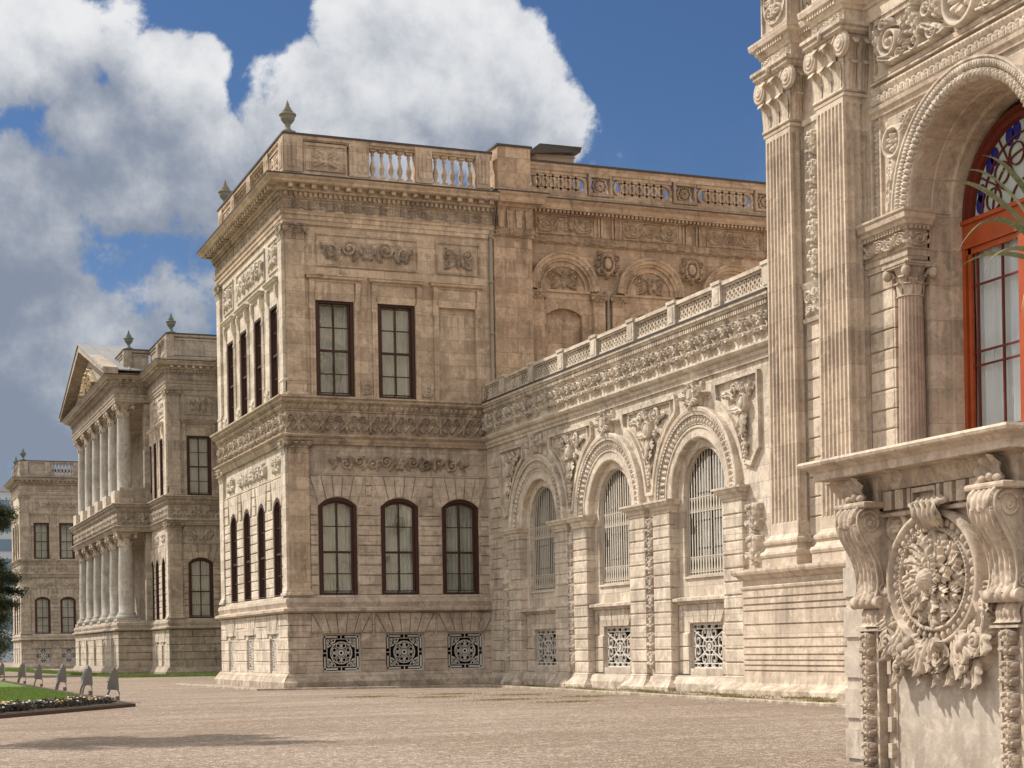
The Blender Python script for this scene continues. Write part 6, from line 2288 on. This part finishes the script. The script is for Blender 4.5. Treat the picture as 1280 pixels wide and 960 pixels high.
# gable
gy0, gy1, gz0, gz1 = 90.3, 110.3, 16.18, 19.0
gm = (gy0 + gy1) / 2
m = MB()
T3 = lambda x: [(x, -gy0, gz0), (x, -gy1, gz0), (x, -gm, gz1 - .25)]
m.add(T3(13.4) + T3(16.5), [(0, 1, 2), (3, 5, 4), (0, 3, 4, 1)])
gb = m.build('gable', S_FAR, PW)
m = MB()
m.relief(-gm - 3.6, -gm + 3.6, 16.40, 18.2, 0, .35, lambda X, Z, W, H: mx(o_rosette(X, Z, W / 2, 1.2, .7, 9), o_leaf(np.abs(X - W / 2), Z, .3, .3, .5, 2.2, .5), o_leaf(np.abs(X - W / 2), Z, .4, .2, 1.0, 2.0, .5), o_leaf(np.abs(X - W / 2), Z, .3, .2, .12, 2.9, .4), o_scroll(np.abs(X - W / 2), Z, 1.5, .8, .55, 1, 2), o_scroll(np.abs(X - W / 2), Z, 2.5, .45, .4, -1, 2)) * (Z < (W / 2 - np.abs(X - W / 2)) * .42 + .1), .07)
m.build('gable_relief', GOLD, gb, Vector((13.38, 0, 0)) - Vector((0, 0, 0)), LEFT)
m = MB()
for ya, yb in ((gy0, gm), (gy1, gm)):
    v = []
    for x0, x1, dz0, dz1 in ((12.72, 13.5, -.05, .30),):
        for (y, z) in ((ya, gz0), (yb, gz1)):
            v += [(x0, -y, z + dz0), (x1, -y, z + dz0), (x1, -y, z + dz1), (x0, -y, z + dz1)]
    m.add(v, [(0, 1, 2, 3), (4, 7, 6, 5), (0, 4, 5, 1), (1, 5, 6, 2), (2, 6, 7, 3), (3, 7, 4, 0)])
m.build('raking_cornice', S_FAR, gb)
m = MB()
for ya, yb in ((gy0 + .15, gm), (gy1 - .15, gm)):
    m.add([(12.66, -ya, gz0 + .16), (15.6, -ya, gz0 + .16), (15.6, -yb, gz1 + .34), (12.66, -yb, gz1 + .34), (12.66, -ya, gz0 + .22), (15.6, -ya, gz0 + .22), (15.6, -yb, gz1 + .40), (12.66, -yb, gz1 + .40)],
          [(0, 1, 2, 3), (4, 7, 6, 5), (0, 4, 5, 1), (3, 2, 6, 7), (0, 3, 7, 4), (1, 5, 6, 2)])
    for i in range(3):
        x = 13.4 + i * .75
        m.add([(x, -ya, gz0 + .22), (x + .07, -ya, gz0 + .22), (x + .07, -yb, gz1 + .40), (x, -yb, gz1 + .40), (x, -ya, gz0 + .27), (x + .07, -ya, gz0 + .27), (x + .07, -yb, gz1 + .45), (x, -yb, gz1 + .45)],
              [(4, 5, 6, 7), (0, 4, 7, 3), (1, 2, 6, 5)])
m.build('lead_roof', LEADROOF, gb)
pr = parapet(PW, [(13.95, 94.5), (13.95, 91.25), (15.3, 91.25), (15.3, 86), (18.3, 86), (18.3, 63)], S_FAR, S_FAR,
             [(FRONT, pf, 'panel', 15.4, 18.2), (LEFT, pl, 'pier', -86.7, -86.05), (LEFT, pl, 'balusters', -88.6, -86.75), (LEFT, pl, 'pier', -89.2, -88.65), (LEFT, pl, 'panel', -91.1, -89.2),
              (FRONT, (0, 91.25, 0), 'pier', 14.0, 14.4), (FRONT, (0, 91.25, 0), 'panel', 14.42, 15.3), (LEFT, (13.95, 0, 0), 'pier', -91.8, -91.3), (LEFT, (13.95, 0, 0), 'panel', -94.4, -91.8)], .06, urns=((15.65, 86.4), (14.3, 91.65)))
body(PW, 17.3, 30, 86.8, 114, 16.2, S_FAR)
m = MB()
m.tube([(18.12, -85.86, z) for z in (0, 4, 8, 12, 15.5)], .07, 8)
for z in (3, 7.4, 11, 15.2):
    m.lathe(18.12, -85.86, [(.07, z - .05), (.11, z - .05), (.11, z + .05), (.07, z + .05)], 8)
m.build('drainpipe', BRONZE, PW)

# ------------------------------------------------------------------ far pavilion at the left
FP = thing('palace_far_pavilion', 'most distant corner pavilion at the left edge, partly behind the portico and the cedar', 'palace wing', (13.5, 146, 0))
ff, fl = (0, 146.0, 0), (13.5, 0, 0)
facade(FP, FRONT, ff, 13.5, 21.5, [15.2, 17.3, 19.4], [(15.2, False), (17.3, False), (19.4, False)], [(15.2, .62, 0), (17.3, .62, 0), (19.4, .62, 0)], .09, S_FAR, S_FAR, S_FAR,
       pil=[(13.5, 14.2)], gf_rel=[(14.8, 19.6, 6.93, 7.46, f_garland)], ff_rel=[(14.9, 18.2)], ext=(.058, 0))
facade(FP, LEFT, fl, -153.2, -146, [-147.4, -149.5, -151.6], [(-147.4, False), (-149.5, False), (-151.6, False)], [(-147.6, .42, 2), (-149.6, .42, 2), (-151.6, .42, 2)], .12, S_PALE, S_PALE, S_CARVE,
       pil=[(-146.6, -146), (-153.2, -152.5)], hw=.56, slim=True, deep=.16, ext=(0, .11))
fpath = [(24, 153.2), (13.5, 153.2), (13.5, 146), (24, 146)]
band_courses(FP, fpath, S_FAR, S_FAR, S_FAR, [(FRONT, ff, 13.5, 21.5), (LEFT, fl, -153.2, -146)], .09)
parapet(FP, fpath, S_FAR, S_FAR, [(FRONT, ff, 'pier', 13.6, 14.2), (FRONT, ff, 'panel', 14.25, 15.5), (FRONT, ff, 'pier', 15.55, 16.2), (FRONT, ff, 'balusters', 16.2, 17.9), (FRONT, ff, 'pier', 17.9, 18.5), (FRONT, ff, 'balusters', 18.5, 20.2),
        (LEFT, fl, 'pier', -146.7, -146.1), (LEFT, fl, 'panel', -149, -146.8), (LEFT, fl, 'pier', -149.6, -149), (LEFT, fl, 'balusters', -151.2, -149.6), (LEFT, fl, 'pier', -151.8, -151.2), (LEFT, fl, 'panel', -152.5, -151.8), (LEFT, fl, 'pier', -153.1, -152.5)], .12,
        urns=((13.85, 146.4), (13.85, 152.8)))
body(FP, 14.3, 24, 146.8, 153, 16.2, S_FAR)

# ------------------------------------------------------------------ far office block
OB = thing('office_block', 'pale blue glass office block far behind the cedar at the left edge', 'office building', (20, 300, 0))
m = MB()
m.box(9, 30, -320, -300, 0, 29.5)
m.build('wall', plain('office concrete', (0.42, 0.47, 0.52), 0.6, .1), OB)
OG = plain('blue office glass', (0.09, 0.17, 0.24), 0.2, 0.3, 0.3, spec=0.6)
for i in range(8):
    m = MB()
    m.box(9.1, 29.9, 299.9 * -1 - .02, -299.9 + .06, 2.2 + i * 3.4, 4.2 + i * 3.4)
    m.build('window_band', OG, OB)
m = MB()
m.box(9, 30, -320.2, -299.7, 29.5, 30.1)
m.build('roof', plain('office roof', (0.35, 0.36, 0.37), 0.7), OB)

# ------------------------------------------------------------------ vegetation
def leafmat(name, c1, c2):
    m_, N = new_mat(name)
    pos = N.n('ShaderNodeNewGeometry').outputs['Position']
    c = N.mix(N.ramp(N.noise(pos, 3.0, 4.0), .35, .65), c1, c2)
    c = N.mix(N.ramp(N.noise(pos, 40.0, 2.0), .4, .7, 0, .5), c, tuple(x * 1.5 for x in c2))
    d = N.n('ShaderNodeBsdfPrincipled')
    N.set(d.inputs['Base Color'], c)
    d.inputs['Roughness'].default_value = .6
    d.inputs['Specular IOR Level'].default_value = .25
    t = N.n('ShaderNodeBsdfTranslucent')
    N.set(t.inputs[0], c)
    x = N.n('ShaderNodeMixShader')
    x.inputs[0].default_value = .25
    N.set(x.inputs[1], d)
    N.set(x.inputs[2], t)
    N.set(N.n('ShaderNodeOutputMaterial').inputs[0], x)
    return m_
CEDAR = leafmat('cedar needles', (0.036, 0.050, 0.028), (0.085, 0.10, 0.055))
OLIVE = leafmat('olive green leaves', (0.045, 0.065, 0.022), (0.095, 0.105, 0.04))
GRASSM = leafmat('grass blades', (0.095, 0.165, 0.028), (0.17, 0.235, 0.055))
DRYGR = leafmat('dry grass blades', (0.15, 0.155, 0.05), (0.24, 0.20, 0.08))
AGAVE = leafmat('agave leaf', (0.15, 0.175, 0.095), (0.25, 0.26, 0.15))
DRYLEAF = plain('dry leaf', (0.42, 0.33, 0.19), .8, .2, 6)
BARK = plain('bark', (0.075, 0.055, 0.042), .9, .3, 4, bump=.03)
BEDLEAF = leafmat('bedding plant leaves', (0.028, 0.032, 0.022), (0.06, 0.045, 0.035))
SOIL = plain('bed soil', (0.055, 0.038, 0.028), .95, .3, 5, bump=.02)
FLW = plain('white petals', (0.75, 0.72, 0.68), .7, .06, 20)
FLY = plain('yellow petals', (0.70, 0.50, 0.08), .7, .1, 20)
FLP = plain('purple petals', (0.22, 0.12, 0.38), .7, .1, 20)


def quads(mb, P, size, flat=0.0, up=None):
    """many small leaf faces with random directions around the points P"""
    n = len(P)
    a = RNG.normal(size=(n, 3))
    a[:, 2] *= (1 - flat)
    a /= np.linalg.norm(a, axis=1, keepdims=True)
    b = RNG.normal(size=(n, 3))
    b[:, 2] *= (1 - flat)
    b -= a * (a * b).sum(1, keepdims=True)
    b /= np.linalg.norm(b, axis=1, keepdims=True) + 1e-9
    s = size * RNG.uniform(.6, 1.3, (n, 1))
    v = np.stack([P - a * s, P - b * s * .28, P + a * s, P + b * s * .28], 1).reshape(-1, 3)
    mb.raw(v, np.arange(n * 4).reshape(n, 4), False)


def cedar(label, base, tiers, h, seed, thick=1.0):
    """tiers = [(z, reach, [angles])]: level sprays of needles on near-horizontal boughs"""
    rg = np.random.default_rng(seed)
    T = thing('cedar_tree', label, 'tree', base)
    m = MB()
    m.tube([(0, 0, 0), (.05, .02, h * .3), (-.04, .03, h * .6), (.02, 0, h * .85), (0, 0, h)], [.42, .34, .24, .12, .03], 10)
    t = m.build('trunk', BARK, T)
    t.location = (0, 0, 0)
    br, lf = MB(), MB()
    for z, reach, angs in tiers:
        for an in angs:
            L = reach * rg.uniform(.85, 1.05)
            pts = [np.array([0, 0, z - .5])]
            for q in np.linspace(.2, 1, 6):
                pts.append(np.array([math.cos(an) * L * q + rg.normal() * .08, math.sin(an) * L * q + rg.normal() * .08, z - .5 + .55 * math.sin(q * 2.2) + rg.normal() * .05]))
            br.tube([(p[0], -p[1], p[2]) for p in pts], [.13, .10, .08, .06, .045, .03, .012], 6)
            P = np.array(pts)
            for k in range(26):
                q = rg.uniform(.22, 1.0)
                f = q * 6
                i = min(5, int(f))
                c = P[i] + (P[i + 1] - P[i]) * (f - i)
                sa = an + rg.choice([-1, 1]) * rg.uniform(.5, 1.25)
                sl = (1.15 - .75 * q) * reach * .33 * rg.uniform(.6, 1.2)
                e = c + np.array([math.cos(sa) * sl, math.sin(sa) * sl, rg.normal() * .28 - .10])
                br.tube([(c[0], -c[1], c[2]), (e[0], -e[1], e[2])], [.03, .008], 4)
                n = int((48 + 70 * sl) * thick)
                w = rg.uniform(0, 1, (n, 1))
                pp = c + (e - c) * w + rg.normal(size=(n, 3)) * np.array([.15, .15, .12])
                quads(lf, pp, .10, .35)
    b = br.build('boughs', BARK, T); b.location = (0, 0, 0)
    l = lf.build('crown', CEDAR, T); l.location = (0, 0, 0)
    return T
cedar('dark cedar with flat boughs reaching in from the left edge of the picture', (4.6, 100, 0),
      [(10.0, 3.6, [-.3, .2, .7, 2.2, 4.0]), (9.4, 4.5, [-.10, .35, 3.0]), (8.9, 4.0, [-.25, .3, 1.2, 2.6, 4.6]), (6.4, 3.9, [-.15, .3, 2.6, 4.0]), (5.7, 5.0, [.0, -.35, 3.3]), (5.0, 4.6, [.15, .8, -1.0, 2.1, 4.4]), (4.2, 4.3, [-.1, .3, 1.5, 2.8]), (3.3, 3.8, [0, .4, 4.9]), (12.4, 2.8, [0, 1, 2, 3, 4, 5])], 15, 3)
cedar('second cedar outside the left of the picture whose bough shades the gravel', (-4.6, 29.6, 0), [(9.2, 5.3, [-.34]), (9.4, 4.7, [.02]), (9.9, 3.4, [2.2, 3.6])], 11.5, 8, 2.6)


def leafy(label, base, h, r, seed, name='leafy_tree'):
    rg = np.random.default_rng(seed)
    T = thing(name, label, 'tree', base)
    m = MB()
    m.tube([(0, 0, 0), (.1, .05, h * .3), (-.05, .1, h * .6), (0, 0, h * .8)], [.2, .15, .1, .03], 8)
    lf = MB()
    for k in range(46):
        d = rg.normal(size=3)
        d /= np.linalg.norm(d)
        c = np.array([d[0] * r * .8, d[1] * r * .8, h * .55 + d[2] * h * .40])
        m.tube([(0, 0, h * .35), (c[0] * .6, -c[1] * .6, c[2] - .3), (c[0], -c[1], c[2])], [.06, .03, .01], 4)
        n = 190
        pp = c + rg.normal(size=(n, 3)) * rg.uniform(.28, .5) * r * .55
        pp = pp[pp[:, 2] > .15]
        quads(lf, pp, .16, .1)
    t = m.build('trunk', BARK, T); t.location = (0, 0, 0)
    l = lf.build('crown', OLIVE, T); l.location = (0, 0, 0)
leafy('olive green leafy tree low at the left edge below the cedar', (12.2, 165, 0), 7.5, 2.3, 5)
leafy('bushy dark green tree behind the far pavilion at the left edge', (8.5, 175, 0), 9.0, 3.0, 6)


def blades(name, mat, poly, n, hgt, wid, z=0.0, kind='stuff', dens=None):
    """grass: single curved blades as real faces"""
    P = np.array(poly)
    lo, hi = P.min(0), P.max(0)
    pts = []
    while len(pts) < n:
        q = RNG.uniform(lo, hi, (n, 2))
        ins = np.zeros(len(q), bool)
        j = len(P) - 1
        for i in range(len(P)):
            c = ((P[i, 1] > q[:, 1]) != (P[j, 1] > q[:, 1])) & (q[:, 0] < (P[j, 0] - P[i, 0]) * (q[:, 1] - P[i, 1]) / (P[j, 1] - P[i, 1] + 1e-12) + P[i, 0])
            ins ^= c
            j = i
        q = q[ins]
        if dens is not None:
            q = q[RNG.uniform(size=len(q)) < dens(q)]
        pts += list(q)
    q = np.array(pts[:n])
    a = RNG.uniform(0, 2 * PI, n)
    hh = hgt * RNG.uniform(.5, 1.3, n)
    dx, dy = np.cos(a) * wid, np.sin(a) * wid
    lx, ly = RNG.normal(size=n) * hgt * .45, RNG.normal(size=n) * hgt * .45
    z0 = np.full(n, z)
    v = np.stack([np.stack([q[:, 0] - dx, q[:, 1] - dy, z0], -1), np.stack([q[:, 0] + dx, q[:, 1] + dy, z0], -1),
                  np.stack([q[:, 0] + dx * .6 + lx * .4, q[:, 1] + dy * .6 + ly * .4, z0 + hh * .6], -1), np.stack([q[:, 0] + lx, q[:, 1] + ly, z0 + hh], -1)], 1).reshape(-1, 3)
    m = MB()
    m.raw(v, np.arange(4 * n).reshape(n, 4))
    o = m.build(name, mat)
    o['kind'] = kind
    return o


def sheet(name, mat, poly, z, kind='structure', thick=0.0):
    m = MB()
    n = len(poly)
    m.raw([(x, y, z) for x, y in poly], [tuple(range(n))])
    if thick:
        m.raw([(x, y, z) for x, y in poly] + [(x, y, z - thick) for x, y in poly], [(i, (i + 1) % n, n + (i + 1) % n, n + i) for i in range(n)])
    o = m.build(name, mat)
    o['kind'] = kind
    return o
TURF = plain('turf', (0.10, 0.155, 0.03), .95, .3, 2.5, bump=.02)
lawn_poly = [(-2.2, 27.3), (5.75, 38.9), (6.25, 80), (-12, 80), (-12, 30)]
sheet('lawn_turf', TURF, lawn_poly, .05, thick=.08)
near = [(-1, 29.5), (5.7, 39.2), (6.0, 62), (0.5, 62)]
blades('lawn_grass', GRASSM, near, 60000, .055, .008, .05)
far1 = [(18.2, 80.3), (12.2, 84.3), (10.8, 125), (13.0, 125), (13.0, 90.6), (14.9, 85.5), (18.2, 85.5)]
sheet('lawn_strip', TURF, far1, .03, thick=.05)
blades('strip_grass', GRASSM, far1, 16000, .10, .018, .03)
far2 = [(-8, 128), (12.7, 128), (12.7, 145.3), (-8, 145.3)]
sheet('far_lawn', TURF, far2, .03, thick=.05)
blades('far_grass', GRASSM, [(3, 128), (12.7, 128), (12.7, 145.3), (3, 145.3)], 9000, .14, .03, .03)
# worn grass and weeds on the gravel in front of the arcade
NZ = RNG.normal(size=(6, 2))
cent = np.array([(13.4, 38.8), (15.6, 38.7), (14.4, 33.0), (14.6, 41.0), (13.9, 35.6), (16.2, 36.0), (12.2, 40.5)])
def dn(q):
    d = np.min(np.hypot((q[:, None, 0] - cent[None, :, 0]) / 1.1, (q[:, None, 1] - cent[None, :, 1]) / .8), 1)
    return np.clip(1.15 - d, 0, 1) ** 2 + .004
blades('worn_grass', DRYGR, [(10.5, 29), (17.0, 29), (18.2, 44), (11, 44)], 3800, .03, .007, .0, dens=dn)
blades('kerb_weeds', DRYGR, [(17.2, 27), (19.3, 30), (19.4, 47.5), (18.4, 47.5)], 5000, .05, .010, .0, dens=lambda q: np.clip(np.sin(q[:, 0] * 5.1) * np.sin(q[:, 1] * 1.7) + .1, .03, 1))

# kerbs
KERB = stone('kerb stone', (0.50, 0.43, 0.35), (0.40, 0.32, 0.25), (0.12, 0.10, 0.08), joints=False, grime=.5)
m = MB()
kp = [(11.25, 62.5), (11.6, 50.25), (18.15, 47.9), (16.85, 25.0)]
m.sweep([(x, -y) for x, y in kp], [(-.10, -.05), (.10, -.05), (.10, .05), (.085, .062), (-.085, .062), (-.10, .05), (-.10, -.05)])
o = m.build('kerb', KERB); o['kind'] = 'structure'
m = MB()
m.raw([(11.35, 62, .004), (11.7, 50.35, .004), (18.2, 48.0, .004), (17.0, 25.2, .004), (20, 25.2, .004), (20, 51, .004), (13, 51.5, .004), (13, 62, .004)], [(0, 1, 2, 7), (7, 2, 6), (7, 6, 1) if False else (2, 5, 6), (2, 3, 4, 5)])
o = m.build('pavement', stone('paved edge', (0.44, 0.365, 0.295), (0.34, 0.26, 0.20), (0.10, 0.08, 0.06), joints=False, grime=.6)); o['kind'] = 'structure'
# bed edge and bed
m = MB()
bp_ = [(6.45, 80), (5.95, 38.45), (-2.4, 26.4)]
m.sweep([(x, -y) for x, y in bp_][::-1], [(-.05, -.05), (.06, -.05), (.06, .075), (-.05, .075), (-.05, -.05)])
o = m.build('bed_edging', plain('dark bed edging', (0.085, 0.06, 0.045), .9, .3, 3)); o['kind'] = 'structure'
bed = [(-2.4, 26.5), (5.9, 38.45), (6.25, 46), (5.5, 46), (4.9, 39.6), (-3, 28.5)]
sheet('flower_bed_soil', SOIL, bed, .085, thick=.1)


def bedding():
    lf, fw, fy, fp = MB(), MB(), MB(), MB()
    rg = np.random.default_rng(21)
    line = np.array([(-2.0, 27.4), (5.45, 38.25)])
    d = (line[1] - line[0]); Ld = np.linalg.norm(d); d /= Ld
    nrm = np.array([-d[1], d[0]])
    for i in range(330):
        t = rg.uniform(.0, 1.02) * Ld
        s = rg.uniform(.05, .95)
        c = line[0] + d * t + nrm * s
        hgt = rg.uniform(.08, .17)
        n = 38
        P = np.stack([c[0] + rg.normal(size=n) * .075, c[1] + rg.normal(size=n) * .075, .09 + rg.uniform(.01, hgt, n)], -1)
        quads(lf, P, .055, .2)
        for k in range(rg.integers(0, 4)):
            q = np.array([c[0] + rg.normal() * .07, c[1] + rg.normal() * .07, .10 + hgt])
            (fw if rg.random() < .55 else fy if rg.random() < .6 else fp).ball((q[0], -q[1], q[2]), (.028, .028, .018), 4)
    o = lf.build('bedding_plants', BEDLEAF); o['kind'] = 'stuff'
    for mb, nm, mt in ((fw, 'white_blossom', FLW), (fy, 'yellow_blossom', FLY), (fp, 'purple_blossom', FLP)):
        o = mb.build(nm, mt); o['kind'] = 'stuff'
bedding()

# ------------------------------------------------------------------ floodlights along the lawn
def floodlight(loc, rz, label):
    T = thing('floodlight', label, 'floodlight', loc, 'floodlights along the lawn edge')
    def P(mb, name, mat, parent=T):
        o = mb.build(name, mat, None)
        o.parent = parent
        return o
    b = MB()          # tall wedge-shaped housing (local x = sideways, w towards the lamp face)
    side = [(-.14, .33), (-.125, .49), (.04, .89), (.125, .77), (.145, .30)]
    v = [(x, -.20, z) for x, z in side] + [(x, .20, z) for x, z in side]
    n = len(side)
    b.add(v, [tuple(range(n)), tuple(range(2 * n - 1, n - 1, -1))] + [(i, (i + 1) % n, n + (i + 1) % n, n + i) for i in range(n)])
    P(b, 'housing', GREYMETAL)
    b = MB()
    for i in range(5):
        z = .52 + i * .06
        b.box(-.15 + i * .026, -.08 + i * .026, -.15, .15, z, z + .02)
    P(b, 'cooling_fin', GREYMETAL)
    b = MB()
    b.add([(.134, -.17, .72), (.150, -.17, .36), (.150, .17, .36), (.134, .17, .72)], [(0, 1, 2, 3)])
    P(b, 'lens', PALEGLASS)
    b = MB()
    for s in (-1, 1):
        b.ribbon([(-.16, .05), (-.12, .22), (.0, .50)], .05, s * .215 - .008, s * .215 + .008)
    b.box(-.20, -.12, -.22, .22, .05, .075)
    P(b, 'bracket', GREYMETAL)
    b = MB()
    b.box(-.24, .14, -.16, .16, .0, .05)
    b.box(.06, .16, -.07, .07, .05, .15)
    b.tube([(.11, 0, .12), (.16, .03, .20), (.12, .02, .30)], .014, 6)
    P(b, 'base', GREYMETAL)
    return T
spots = [((6.05, 42.2, 0), 'nearest grey wedge floodlight at the corner of the flower bed'), ((6.32, 49.3, 0), 'second grey wedge floodlight from the flower bed corner'), ((6.33, 55.6, 0), 'third grey wedge floodlight along the lawn edge'),
         ((6.38, 63.2, 0), 'fourth grey wedge floodlight along the lawn edge'), ((6.52, 71, 0), 'fifth grey wedge floodlight, small and far along the lawn'), ((6.36, 79, 0), 'farthest grey floodlight, cut by the left edge of the picture')]
f0 = floodlight(*spots[0][:1], 0, spots[0][1])
f0.rotation_euler = (0, 0, -.15)
for i, (l_, lab) in enumerate(spots[1:]):
    copy_thing(f0, l_, random.uniform(-.25, .1), lab)

# ------------------------------------------------------------------ agave in a stone pot on the pedestal
AG = thing('potted_agave', 'agave with long arching grey green leaves reaching in at the right edge before the doorway', 'plant', (9.75, 11.45, 3.0))
m = MB()
m.box(-.22, .22, -.22, .22, 0, .10)
m.lathe(0, 0, [(.17, .10), (.11, .20), (.11, .34), (.20, .55), (.28, .9), (.30, 1.25), (.33, 1.3), (.33, 1.36), (.26, 1.36), (.25, 1.25), (0, 1.24)], 24)
o = m.build('pot', S_GARDEN, AG); o.location = (0, 0, 0)


def agave_leaf(mb, az, L, rise, droop, wid, z0=1.35, dry=False):
    n = 22
    t = np.linspace(0, 1, n)
    rr = .06 + L * (t - .25 * droop * t ** 2)
    zz = z0 + rise * L * np.sin(np.minimum(t * 1.25, 1.25) * PI / 2 / 1.25 * (1 + .55 * droop)) - droop * .5 * L * t ** 3
    w = wid * np.clip(np.sin(PI * (.16 + .84 * t)) * 1.15, 0, 1) * (1 - t ** 5) + .002
    U, Tt = np.meshgrid(np.linspace(-1, 1, 7), np.arange(n))
    W_ = w[Tt]
    ca, sa = math.cos(az), math.sin(az)
    X = rr[Tt] * ca - U * W_ * sa
    Y = rr[Tt] * sa + U * W_ * ca
    Zz = zz[Tt] + .5 * np.abs(U) ** 1.5 * W_
    mb.surf(X, -Y, Zz)
    mb.surf(X, -Y, Zz - .018 * (1 - U ** 2) * (1 - Tt / n))
lf = MB()
# azimuths counted from +X; the ones towards -X and +Y reach into the picture
for az, L, rise, droop, wid in ((2.75, 1.18, .75, .10, .062), (3.02, 1.25, .42, .55, .060), (2.55, 1.05, .25, .35, .055), (3.3, 1.2, .16, .45, .058), (2.2, .95, 1.15, .05, .065), (2.95, .78, 1.3, 0, .06),
                                (1.4, 1.1, .6, .3, .06), (.6, 1.1, .5, .3, .06), (-.2, 1.1, .6, .3, .06), (-1.0, 1.1, .4, .4, .06), (-1.8, 1.0, .7, .2, .06), (3.9, 1.1, .5, .4, .06), (4.2, .9, 1.2, .1, .06), (.1, .8, 1.4, 0, .06), (1.7, .8, 1.4, 0, .06)):
    agave_leaf(lf, az, L * .95, rise, droop, wid * .78)
o = lf.build('leaves', AGAVE, AG); o.location = (0, 0, 0)
lf = MB()
agave_leaf(lf, 2.85, .60, .35, 1.5, .028)
agave_leaf(lf, 3.05, .62, .10, 1.2, .025)
o = lf.build('dead_leaf', DRYLEAF, AG); o.location = (0, 0, 0)
